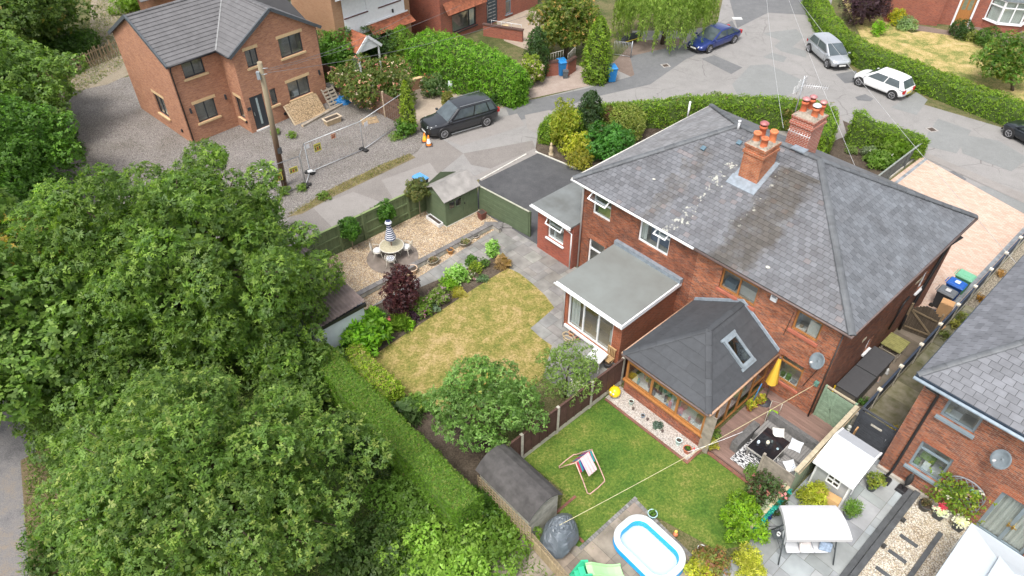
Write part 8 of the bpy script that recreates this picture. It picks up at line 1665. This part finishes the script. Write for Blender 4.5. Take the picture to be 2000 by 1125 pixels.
# sleepers in the gravel
SLP=plain('grey sleeper',(.075,.08,.085),.8,var=.3,ns=4)
def block(label,x,y,sx,sy,h,z=0,rz=0,name='sleeper',grp='dark sleepers in the gravel'): t=mthing(name,label,'sleeper',x,y,z,rz,group=grp); part('beam',t,lambda b:b.box(0,0,0,sx,sy,h),SLP,bevel=.01)
block('double dark sleeper edging between grey paving and cream gravel',17.4,-6.5,.2,6.2,.24); block('lower dark edging board beside the paving side of the sleeper',17.18,-6.5,.2,6.2,.12)
block('long single sleeper lying in the middle of the cream gravel',18.7,-5.5,.16,4.3,.12); block('topmost short step sleeper in the gravel',17.85,-2.35,.62,.13,.06); block('middle short step sleeper in the gravel',17.85,-3.2,.62,.13,.06); block('lowest short step sleeper cut by the bottom edge',17.85,-4.1,.62,.13,.06)
for k,(x,y) in enumerate(((17.66,-1.75),(17.66,-3.2))): t=mthing('deck_light',('upper' if k==0 else 'lower')+' small black and white spotlight on the sleeper edge','garden light',x,y,0,0,group='lights on the sleeper'); part('body',t,lambda b:b.box(-.05,-.06,.1,.08,.06,.22,0,(.04,.04,.04))); part('lens',t,lambda b:b.box(.08,-.04,.13,.085,.04,.19,0,(.7,.7,.7)))
# bagged parasol base, umbrella, trellis with clematis, planters by the wall
for lb,x,y in (('black parasol base block beside the corner downpipe',16.45,-.55),('black base block holding the furled dark umbrella',17.05,-.5)):
    t=mthing('base_block',lb,'parasol base',x,y,0); part('block',t,lambda b:b.hexa([(-.2,-.2,0),(.2,-.2,0),(.2,.2,0),(-.2,.2,0),(-.15,-.15,.15),(.15,-.15,.15),(.15,.15,.15),(-.15,.15,.15)]),BLACKP,bevel=.02)
    part('socket',t,lambda b:b.tube([(0,0,.15),(0,0,.35)],.03,8),BLACKP)
t=mthing('furled_umbrella','dark bundled object standing on its block below the kitchen window','umbrella',17.08,-.42,.3); part('bundle',t,lambda b:b.lathe(0,0,[(.03,0),(.1,.15),(.12,.4),(.08,.6),(.02,.68)],10,0,(.03,.03,.03))); part('stem',t,lambda b:b.tube([(0,0,0),(0,0,.75)],.015,6,0,(.1,.1,.1)))
t=mthing('fan_trellis','grey arched lattice trellis with climbing clematis on the weathered brick wall','trellis',18.62,-.27,.75); LAT=plain('grey lattice',(.22,.23,.25),.7); b=MB()
W2,H2=.62,1.35
for i in range(-9,10):
    for s in (-1,1):
        pts=[]
        for k in range(40):
            z=k/39*H2; x=i*.2+s*z*.75
            lim=W2*(1 if z<H2*.6 else math.sqrt(max(0,1-((z-H2*.6)/(H2*.4))**2)))
            if abs(x)<=lim: pts.append((x,z))
        if len(pts)>2: b.bar((pts[0][0],.01*s,pts[0][1]),(pts[-1][0],.01*s,pts[-1][1]),.03,.012,0,None,up=(0,1,0))
b.build('lattice',LAT,t); b=MB(); b.tube([(-W2,0,0),(-W2,0,H2*.6)]+[(-W2*math.cos(a),0,H2*.6+H2*.4*math.sin(a)) for a in np.linspace(.2,2.94,12)]+[(W2,0,H2*.6),(W2,0,0),(-W2,0,0)],.025,6); b.build('frame',LAT,t)
lv=Leaves(); n=480; P=np.stack([RNG.normal(-.15,.42,n),RNG.uniform(-.14,-.02,n),RNG.uniform(-.35,1.2,n)],1); lv.add(P,np.tile([0,-1,.3],(n,1)),.09,[(.18,.28,.03),(.28,.34,.04),(.12,.2,.03)],k=3,wd=.6,up=.2); lv.add(P[:6],np.tile([0,-1,.3],(6,1)),.12,[(.6,.35,.3),(.6,.55,.5)],k=4,wd=.7,spread=2.5); lv.build('climber',t)
part('sign',t,lambda b:b.box(.1,-.06,1.0,.4,-.03,1.1,0,(.25,.5,.5)))
pot('round black bucket planter on the cream gravel nearest the sleepers',1803,993,.22,.3,(.05,.05,.05),plant=(.25,.15,[(.1,.1,.04),(.2,.15,.08)]))
t=T('square_planter','square black planter with white and pink flowers in the middle','planter',1830,1010,0,0,None,M); part('box',t,lambda b:b.hexa([(-.13,-.13,0),(.13,-.13,0),(.13,.13,0),(-.13,.13,0),(-.18,-.18,.34),(.18,-.18,.34),(.18,.18,.34),(-.18,.18,.34)],0,(.05,.055,.06)))
lv=Leaves(); P=RNG.normal(0,.1,(150,3))*[1,1,.4]+[0,0,.42]; lv.add(P,np.tile([0,0,1.],(150,1)),.06,[(.75,.75,.72)],k=3,wd=.8); P=RNG.normal(0,.06,(70,3))+[-.05,.12,.5]; lv.add(P,np.tile([0,0,1.],(70,1)),.06,[(.60,.08,.14)],k=3,wd=.8); lv.build('flowers',t)
t=T('square_planter','square black planter with white flowers nearest the grey doors','planter',1868,1032,0,0,None,M); part('box',t,lambda b:b.hexa([(-.13,-.13,0),(.13,-.13,0),(.13,.13,0),(-.13,.13,0),(-.18,-.18,.34),(.18,-.18,.34),(.18,.18,.34),(-.18,.18,.34)],0,(.05,.055,.06)))
lv=Leaves(); P=RNG.normal(0,.1,(200,3))*[1,1,.5]+[0,0,.44]; lv.add(P,np.tile([0,0,1.],(200,1)),.06,[(.78,.74,.72)],k=3,wd=.8); lv.build('flowers',t)
# gazebo
t=mthing('gazebo','white pop-up gazebo roof in the bottom right corner','gazebo',19.25,-1.85,0); GZ=plain('white gazebo cloth',(.50,.56,.60),.6,var=.04); W3=3.0
b=MB(); cx_,cy_=W3/2,-W3/2
apex=(cx_,cy_,2.75); cs=[(0,0,2.1),(0,-W3,2.1),(W3,-W3,2.1),(W3,0,2.1)]
for i in range(4):
    a=cs[i];c_=cs[(i+1)%4]; n=6
    for j in range(n):
        for k in range(n):
            def q(u,v_): 
                e=tuple(a[r]+(c_[r]-a[r])*u for r in range(3)); s=.05*math.sin(math.pi*v_)
                return (e[0]+(apex[0]-e[0])*v_,e[1]+(apex[1]-e[1])*v_,e[2]+(apex[2]-e[2])*v_-s-.03*math.sin(math.pi*u)*(1-v_))
            b.add([q(j/n,k/n),q((j+1)/n,k/n),q((j+1)/n,(k+1)/n),q(j/n,(k+1)/n)],[(0,1,2,3)],0,None,True)
    b.add([a,c_,(c_[0],c_[1],1.88),(a[0],a[1],1.88)],[(0,1,2,3)],0,(.9,.93,.95))
b.build('canopy',GZ,t); b=MB()
for i in range(4): a=cs[i]; e=.9; c2=cs[(i+1)%4]; A=(cx_+(a[0]-cx_)*.33,cy_+(a[1]-cy_)*.33,2.64); C=(cx_+(c2[0]-cx_)*.33,cy_+(c2[1]-cy_)*.33,2.64); b.add([A,C,(cx_,cy_,2.9)],[(0,1,2)])
b.build('vent_cap',GZ,t)
for x,y in ((0.03,-.03),(.03,-W3+.03),(W3-.03,-W3+.03),(W3-.03,-.03)): part('leg',t,lambda b:b.tube([(x,y,0),(x,y,2.08)],.025,8),WHITE)
# ---- alley clutter
SB=plain('grey storage box',(.11,.105,.10),.7,var=.15); 
for k,(y,lb) in enumerate(((1.5,'dark grey lidded storage box nearest the sage gate'),(3.15,'dark grey lidded storage box further along the wall'))):
    t=mthing('storage_box',lb,'storage box',13.06,y,.02,0,group='storage boxes in the alley'); part('body',t,lambda b:b.box(0,0,0,.85,1.55,.85,0,(1.2,1.15,1.05)),SB,bevel=.01); part('lid',t,lambda b:b.box(-.02,-.02,.85,.9,1.57,.93),plain('box lid',(.062,.062,.066),.8,var=.1),bevel=.015)
t=mthing('pallet_table','mossy timber pallet table against the alley wall','table',13.1,5.3,.02); MS=plain('mossy timber',(.24,.23,.08),.9,var=.3); part('tabletop',t,lambda b:[b.box(0,i*.11,.7,.85,i*.11+.1,.74) for i in range(9)],MS)
for x in (.05,.75):
    for y in (.05,.9): part('leg',t,lambda b:b.box(x,y,0,x+.07,y+.07,.7),WOODG)
part('lower_slats',t,lambda b:[b.box(0,.05+i*.13,.4,.85,.12+i*.13,.43) for i in range(3)],WOODG)
for k,(x,y,lb,cl) in enumerate(((13.95,4.6,'small white figurine at the foot of the pallet table',(.6,.6,.58)),(13.9,3.9,'small pinkish figure on the alley floor beside the box',(.5,.35,.28)))): t=mthing('ornament',lb,'ornament',x,y,.02); part('body',t,lambda b:b.lathe(0,0,[(.08,0),(.06,.15),(.07,.2),(.03,.3),(.001,.32)],10,0,cl)); part('base',t,lambda b:b.box(-.09,-.09,-.005,.09,.09,.02,0,(.2,.2,.2)))
t=mthing('yellow_level','yellow spirit level standing against the first storage box','tool',13.02,1.42,.02); part('bar',t,lambda b:b.box(0,0,0,.06,.03,.95,0,(.75,.5,.02))); part('end_cap',t,lambda b:b.box(-.005,-.005,.95,.065,.035,.98,0,(.03,.03,.03)))
t=mthing('milk_crate','small green plastic crate on the alley path','crate',15.35,6.4,.02,10); part('crate',t,lambda b:[b.box(0,0,0,.3,.02,.12),b.box(0,.2,0,.3,.22,.12),b.box(0,0,0,.02,.22,.12),b.box(.28,0,0,.3,.22,.12),b.box(.14,0,0,.16,.22,.12)],plain('green plastic',(.12,.3,.14),.5)); 
for px,py,lb in ((1862,560,0),(1900,535,1)): pass
for lb,x,y,h,r_,pal in (('spiky green weed on the alley fence line beside the bins',14.75,10.2,.5,.28,[(.2,.28,.06),(.3,.3,.08)]),('yellowish weed beside the spiky weed on the alley path',14.7,9.6,.45,.25,[(.35,.34,.08)]),('thin weed at the fence foot by the arched gate',14.65,8.6,.35,.25,[(.2,.24,.08)]),('orange-brown tuft further up the alley fence',14.75,12.4,.35,.18,[(.4,.22,.06)]),('orange-brown tuft furthest up the alley fence',14.72,15.0,.35,.2,[(.42,.24,.08)]),('yellow flower clump at the corner of the weathered house',15.6,1.8,.3,.15,[(.6,.45,.04)]),('green weed at the foot of the alley storage box',14.0,2.3,.25,.22,[(.1,.2,.04)])):
    bush('weed',lb,'weed',0,0,h,r_,pal,loc=M.W(x,y,.02),ln=.1,dens=120,nb=8,wd=.25)
t=mthing('slate_chippings','grey slate chippings beside the corner of the weathered house','x',15.4,.6,0); t['label']='grey slate chippings pocket beside the corner of the weathered house'; t['category']='chippings'; t['kind']='stuff'
part('chips',t,lambda b:[b.cbox(random.uniform(-.25,.3),random.uniform(0,1.2),.02,.07,.04,.03,random.random()*3,0,(random.uniform(.5,1.3),)*3) for _ in range(170)],plain('slate chip',(.2,.21,.23),.8))
# ---- building-site things by the new house
t=thing('telegraph_pole','tall weathered wooden telegraph pole in front of the new brick house','pole',G(556,362)); tp_=G(506,118,8.0); base=G(556,362)
off=Vector((tp_.x-base.x,tp_.y-base.y,8.0)); off=off*(7.9/8.0)
m1,nt,p_=newmat('pole wood'); v=vecs(nt,'obj',(6,6,.5)); sz=node(nt,'ShaderNodeSeparateXYZ'); nt.links.new(vecs(nt,'obj'),sz.inputs[0]); mr=node(nt,'ShaderNodeMapRange'); mr.inputs[1].default_value=2.5; mr.inputs[2].default_value=5; nt.links.new(sz.outputs[2],mr.inputs[0])
nt.links.new(mixc(nt,mixc(nt,(.10,.05,.03),(.17,.09,.05),noise(nt,v,3)),mixc(nt,(.20,.16,.10),(.30,.25,.17),noise(nt,v,3)),mr.outputs[0]),p_.inputs['Base Color']); p_.inputs['Roughness'].default_value=.9
part('pole',t,lambda b:b.tube([(0,0,0),tuple(off*.5),tuple(off)],[.17,.15,.125],14),m1)
part('junction_box',t,lambda b:b.cbox(off.x-.17,off.y-.1,off.z-.85,.16,.16,.4,0,0,(.25,.28,.3))); part('junction_box',t,lambda b:b.cbox(off.x*.3+.16,off.y*.3-.1,off.z*.3,.2,.16,.35,0,0,(.05,.055,.06))); part('bracket',t,lambda b:[b.tube([(off.x-.1,off.y,off.z-.35),(off.x+.35,off.y,off.z-.3)],.02,6),b.tube([(off.x,off.y-.13,off.z-.6),(off.x+.3,off.y-.13,off.z-.55)],.02,6)],STEEL)
ptop=base+off; WR=plain('grey cable',(.16,.16,.165),.6)
wire('overhead cable from the telegraph pole to the rendered house','overhead_cable',ptop-Vector((-.3,0,.35)),G(800,28,5.2),.012,WR,.35); wire('second overhead cable to the red brick house','overhead_cable',ptop-Vector((-.3,0,.55)),G(1030,30,4.5),.012,WR,.4)
wire('thin overhead cable crossing towards the tall hedge','overhead_cable',ptop-Vector((-.3,0,.45)),G(900,10,5.5),.01,WR,.3)
for k,(a,c_) in enumerate((((1495,-30),(1530,250)),((1530,-30),(1755,520)),((1560,0),(1990,520)))):
    wire(('left','middle','right')[k]+' long thin overhead wire above the road junction','overhead_cable',G(a[0],a[1],5.5),G(c_[0],c_[1],5.3 if k==0 else 4.9),.010,plain('thin grey wire',(.45,.45,.45),.6),.25)
# mesh fence panels
def heras(label,A,B,signs=()):
    A=G(*A);B=G(*B); d=B-A; L_=d.length; t=thing('mesh_fence_panel',label,'temporary fence',A,math.atan2(d.y,d.x),'mesh fence panels on the gravel')
    part('frame',t,lambda b:[b.tube([(0,0,.1),(0,0,2.0),(L_,0,2.0),(L_,0,.1),(0,0,.1)],.024,6)],STEEL)
    part('mesh',t,lambda b:[b.box(i*.2,-.002,.12,i*.2+.006,.002,1.98) for i in range(int(L_/.2))]+[b.box(0,-.003,.35+i*.4,L_,.001,.356+i*.4) for i in range(4)],plain('thin mesh wire',(.33,.34,.35),.5,.5))
    for x in (0.0,L_): part('foot_block',t,lambda b:b.cbox(x,0,0,.22,.62,.13,0,0,None),RUBBER,bevel=.02)
    for (u,z,c,w_,h_) in signs:
        o=part('sign',t,lambda b:b.box(u*L_-w_/2,-.02,z-h_/2,u*L_+w_/2,-.008,z+h_/2,0,c))
        if c[2]<.3: part('sign_print',o,lambda b:[b.box(u*L_-w_*.42+k*w_*.3,-.026,z-h_*.35,u*L_-w_*.42+k*w_*.3+w_*.2,-.021,z+h_*.1,0,(.3,.05,.03) if k==1 else (.08,.08,.06)) for k in range(3)]+[b.box(u*L_-w_*.42,-.026,z+h_*.2,u*L_+w_*.4,-.021,z+h_*.32,0,(.08,.08,.06))])
YS=(.55,.5,.08)
heras('long mesh panel with a yellow sign between the two rubber feet',(607,338),(711,294),[(.2,1.45,YS,.45,.5),(.5,1.75,(.65,.3,.18),.3,.3),(.04,1.75,(.7,.7,.72),.22,.25)])
heras('mesh panel running from the middle foot towards the rose fence',(711,294),(790,238),[(.12,1.6,(.75,.72,.72),.35,.3)])
heras('short angled mesh panel nearest the telegraph pole',(598,362),(606,338))
heras('mesh panel passing behind the telegraph pole toward the ash tree',(500,400),(596,364),[(.85,1.3,YS,.5,.35),(.55,1.2,YS,.4,.5)])
t=T('cable_ties','white rag tied low on the mesh fence foot','rag',606,336,.2); part('cloth',t,lambda b:b.cbox(0,0,0,.3,.2,.12,.4,0,(.75,.75,.75)),bevel=.04); part('tail',t,lambda b:b.cbox(.2,.05,0,.2,.06,.04,.2,0,(.7,.7,.72)))
# boards, pallet, tarp, planter
OSB=speckle('osb board',[(.42,.30,.18),(.38,.27,.155),(.45,.33,.20),(.40,.285,.165)],14,bd=.002,bigc=(.9,.88,.85))
t=mthing('osb_board','large sheet of chipboard leaning on the new house wall below the wide window','board',6.15,-1.75,0,0,N); 
part('sheet',t,lambda b:b.hexa([(-.3,-1.0,0),(2.15,-1.0,0),(2.15,-.96,0),(-.3,-.96,0),(-.3,-.06,1.05),(2.15,-.06,1.05),(2.15,0,1.07),(-.3,0,1.07)]),OSB); part('second_sheet',t,lambda b:b.hexa([(-.42,-1.0,0),(-.32,-1.0,0),(-.32,-.9,0),(-.42,-.9,0),(-.42,-.06,1.0),(-.32,-.06,1.0),(-.32,0,1.02),(-.42,0,1.02)]),plain('pale ply',(.42,.33,.22)))
t=mthing('pallet','grey wooden pallet leaning at the right corner of the new house','pallet',8.75,-1.8,0,0,N); part('slats',t,lambda b:[b.hexa([(0,-.75+i*.13,.0+i*.19),(.95,-.75+i*.13,.0+i*.19),(.95,-.72+i*.13,.0+i*.19),(0,-.72+i*.13,.0+i*.19),(0,-.70+i*.13,.10+i*.19),(.95,-.70+i*.13,.10+i*.19),(.95,-.67+i*.13,.10+i*.19),(0,-.67+i*.13,.10+i*.19)]) for i in range(6)],WOODG)
for x in (.0,.42,.86): part('bearer',t,lambda b:b.bar((x+.04,-.68,.02),(x+.04,.08,1.12),.08,.08),WOODG)
t=T('tarpaulin_heap','crumpled bright blue tarpaulin heap beside the fence corner','tarpaulin',667,200,0); b=MB(); vs=[];n=20;m=10
for i in range(n):
    for j in range(m): th=2*math.pi*i/n; k=j/(m-1); vs.append(((.1+.6*k)*math.cos(th)*(1+.15*math.sin(th*5)),(.1+.4*k)*math.sin(th),max(.01,.42*math.cos(k*1.5)+random.uniform(-.07,.07))))
b.add(vs,[(i*m+j,i*m+j+1,((i+1)%n)*m+j+1,((i+1)%n)*m+j) for i in range(n) for j in range(m-1)]+[tuple(i*m for i in range(n))[::-1]]); b.build('sheet',plain('blue tarp',(.01,.14,.36),.4,var=.4,ns=5),t,recalc=True); part('scraps',t,lambda b:[b.cbox(random.uniform(-.4,.4),random.uniform(-.4,.2),.25,.14,.06,.05,random.random()*3,0,(.4,.28,.15)) for _ in range(5)])
t=T('wheelbarrow','upturned grey wheelbarrow beside the new house corner','wheelbarrow',650,178,0,30); part('tray',t,lambda b:b.hexa([(-.6,-.38,.35),(.45,-.3,.45),(.45,.3,.45),(-.6,.38,.35),(-.4,-.25,.6),(.3,-.2,.65),(.3,.2,.65),(-.4,.25,.6)],0,(.3,.28,.26)),bevel=.04)
for s in (-1,1): part('handle',t,lambda b:b.tube([(.5,s*.22,.42),(-1.0,s*.3,.3)],.02,6),STEEL); part('leg',t,lambda b:b.tube([(-.45,s*.28,.35),(-.5,s*.28,0)],.02,6),STEEL)
part('wheel',t,lambda b:b.tube([(.6,-.05,.22),(.6,.05,.22)],.2,14),RUBBER)
t=mthing('timber_beam','long weathered timber beam lying by the stone planter','timber',6.0,-3.35,0,9,N); part('beam',t,lambda b:b.box(0,0,.0,4.6,.2,.14),WOODG,bevel=.01); part('end_grain',t,lambda b:b.box(-.006,.01,.01,-.001,.19,.13,0,(.55,.42,.26)))
t=mthing('timber_beam','short pale plank beside the long beam','timber',7.4,-2.85,0,6,N); part('plank',t,lambda b:b.box(0,0,.0,1.5,.14,.08,0,(1,.95,.85)),plain('pale ply',(.42,.33,.22)))
t=mthing('timber_beam','dark beam stacked beyond the long beam toward the fence','timber',8.6,-2.75,.0,4,N); part('beam',t,lambda b:b.box(0,0,.0,2.6,.16,.14,0,(.8,.8,.8)),WOODG)
t=T('stone_planter','cream rectangular stone planter beside the long beam','planter',650,240,0,43); part('trough',t,lambda b:b.hexa([(-.5,-.22,0),(.5,-.22,0),(.5,.22,0),(-.5,.22,0),(-.55,-.26,.34),(.55,-.26,.34),(.55,.26,.34),(-.55,.26,.34)]),plain('buff stone',(.46,.35,.22),.9,var=.25)); part('rim',t,lambda b:[b.box(-.6,-.3,.34,.6,-.22,.42),b.box(-.6,.22,.34,.6,.3,.42),b.box(-.6,-.22,.34,-.52,.22,.42),b.box(.52,-.22,.34,.6,.22,.42)],plain('buff rim',(.55,.45,.33),.9),bevel=.02); part('soil',t,lambda b:b.box(-.52,-.22,.30,.52,.22,.36),plain('compost',(.06,.045,.035)))
t=T('board','loose square of chipboard lying on the gravel by the fence','board',722,236,0,20); part('sheet',t,lambda b:b.box(-.55,-.45,0,.55,.45,.025,0,(.8,.7,.62)),OSB); part('batten',t,lambda b:b.box(-.5,-.02,.026,.5,.04,.05,0,(.3,.24,.16)))
def cone(label,px,py,h,c2=(.78,.78,.76)):
    t=T('traffic_cone',label,'traffic cone',px,py,.015,10,'traffic cones by the black car'); OR=(.75,.22,.02); part('base',t,lambda b:b.box(-.22,-.22,0,.22,.22,.05,0,(.06,.05,.05)),bevel=.015); part('cone',t,lambda b:b.lathe(0,0,[(.17,.05),(.145,h*.25)],18,0,OR),ANY); part('band',t,lambda b:b.lathe(0,0,[(.145,h*.25),(.075,h*.7)],18,0,c2)); part('tip',t,lambda b:b.lathe(0,0,[(.075,h*.7),(.03,h),(.001,h)],18,0,OR))
cone('orange and white traffic cone nearest the black car wheel',838,284,.72); cone('shorter yellow-orange cone just behind the other cone',830,276,.6,(.75,.5,.03))
t=T('covered_barbecue','pale cloth-covered upright item by the tall hedge','cover',883,178,0,20); part('cover',t,lambda b:b.hexa([(-.35,-.3,0),(.35,-.3,0),(.35,.3,0),(-.35,.3,0),(-.28,-.22,.85),(.25,-.22,1.0),(.25,.22,1.0),(-.28,.22,.85)]),plain('white cloth',(.70,.74,.80),.8,var=.1),bevel=.05); part('dark_base',t,lambda b:b.box(-.36,-.31,0,.36,.31,.1,0,(.1,.1,.12)))
t=T('white_planter','white tapered planter of reeds beside the black car','planter',872,205,0); part('pot',t,lambda b:b.hexa([(-.18,-.18,0),(.18,-.18,0),(.18,.18,0),(-.18,.18,0),(-.25,-.25,.3),(.25,-.25,.3),(.25,.25,.3),(-.25,.25,.3)],0,(.65,.64,.6))); part('soil',t,lambda b:b.box(-.2,-.2,.3,.2,.2,.31),plain('compost',(.06,.045,.035)))
for k,(px,py,h,cl) in enumerate(((820,142,.5,(.6,.5,.4)),(832,150,.3,(.5,.18,.08)),(838,154,.25,(.55,.22,.1)))): t=T('plant_pot',('tall cream figure pot on the beige garden wall','terracotta pot in the middle of the beige garden wall','terracotta pot at the near end of the beige garden wall')[k],'pot',px,py,.8); part('pot',t,lambda b:b.lathe(0,0,[(.1,0),(.13,h*.8),(.1,h)],12,0,cl)); part('soil',t,lambda b:b.disc(0,0,h*.95,.09,10,0,(.05,.04,.03)))
t=T('garden_statue','small pale stone statue at the corner of the front hedge','statue',1076,303,.0); part('figure',t,lambda b:b.lathe(0,0,[(.12,.12),(.09,.3),(.13,.45),(.1,.6),(.05,.66),(.09,.74),(.06,.84),(.001,.88)],12,0,(.5,.4,.26))); part('plinth',t,lambda b:b.box(-.14,-.14,0,.14,.14,.12,0,(.45,.38,.27)))
t=T('kayak','dark and yellow upturned boat behind the metal gate under the willow','boat',1232,82,0,35); b=MB(); pr=[]
b.lathe(0,0,[(.001,-1.1),(.2,-.9),(.33,-.4),(.36,0),(.33,.4),(.2,.9),(.001,1.1)],14,0,(.03,.035,.04)); o=b.build('hull',ANY,t); o.rotation_euler=(math.pi/2,0,math.radians(90)); o.location=(0,0,.35); part('yellow_stripe',t,lambda b:b.box(-.9,-.36,.28,.9,-.33,.36,0,(.65,.5,.08)))
t=thing('drain_grid','small white service plate set in the road by the willow','cover',G(1440,36,.02)); part('plate',t,lambda b:b.box(-.4,-.25,0,.4,.25,.01,0,(.6,.6,.58))); part('slot',t,lambda b:b.box(-.3,-.02,.0101,.3,.02,.013,0,(.3,.3,.3)))
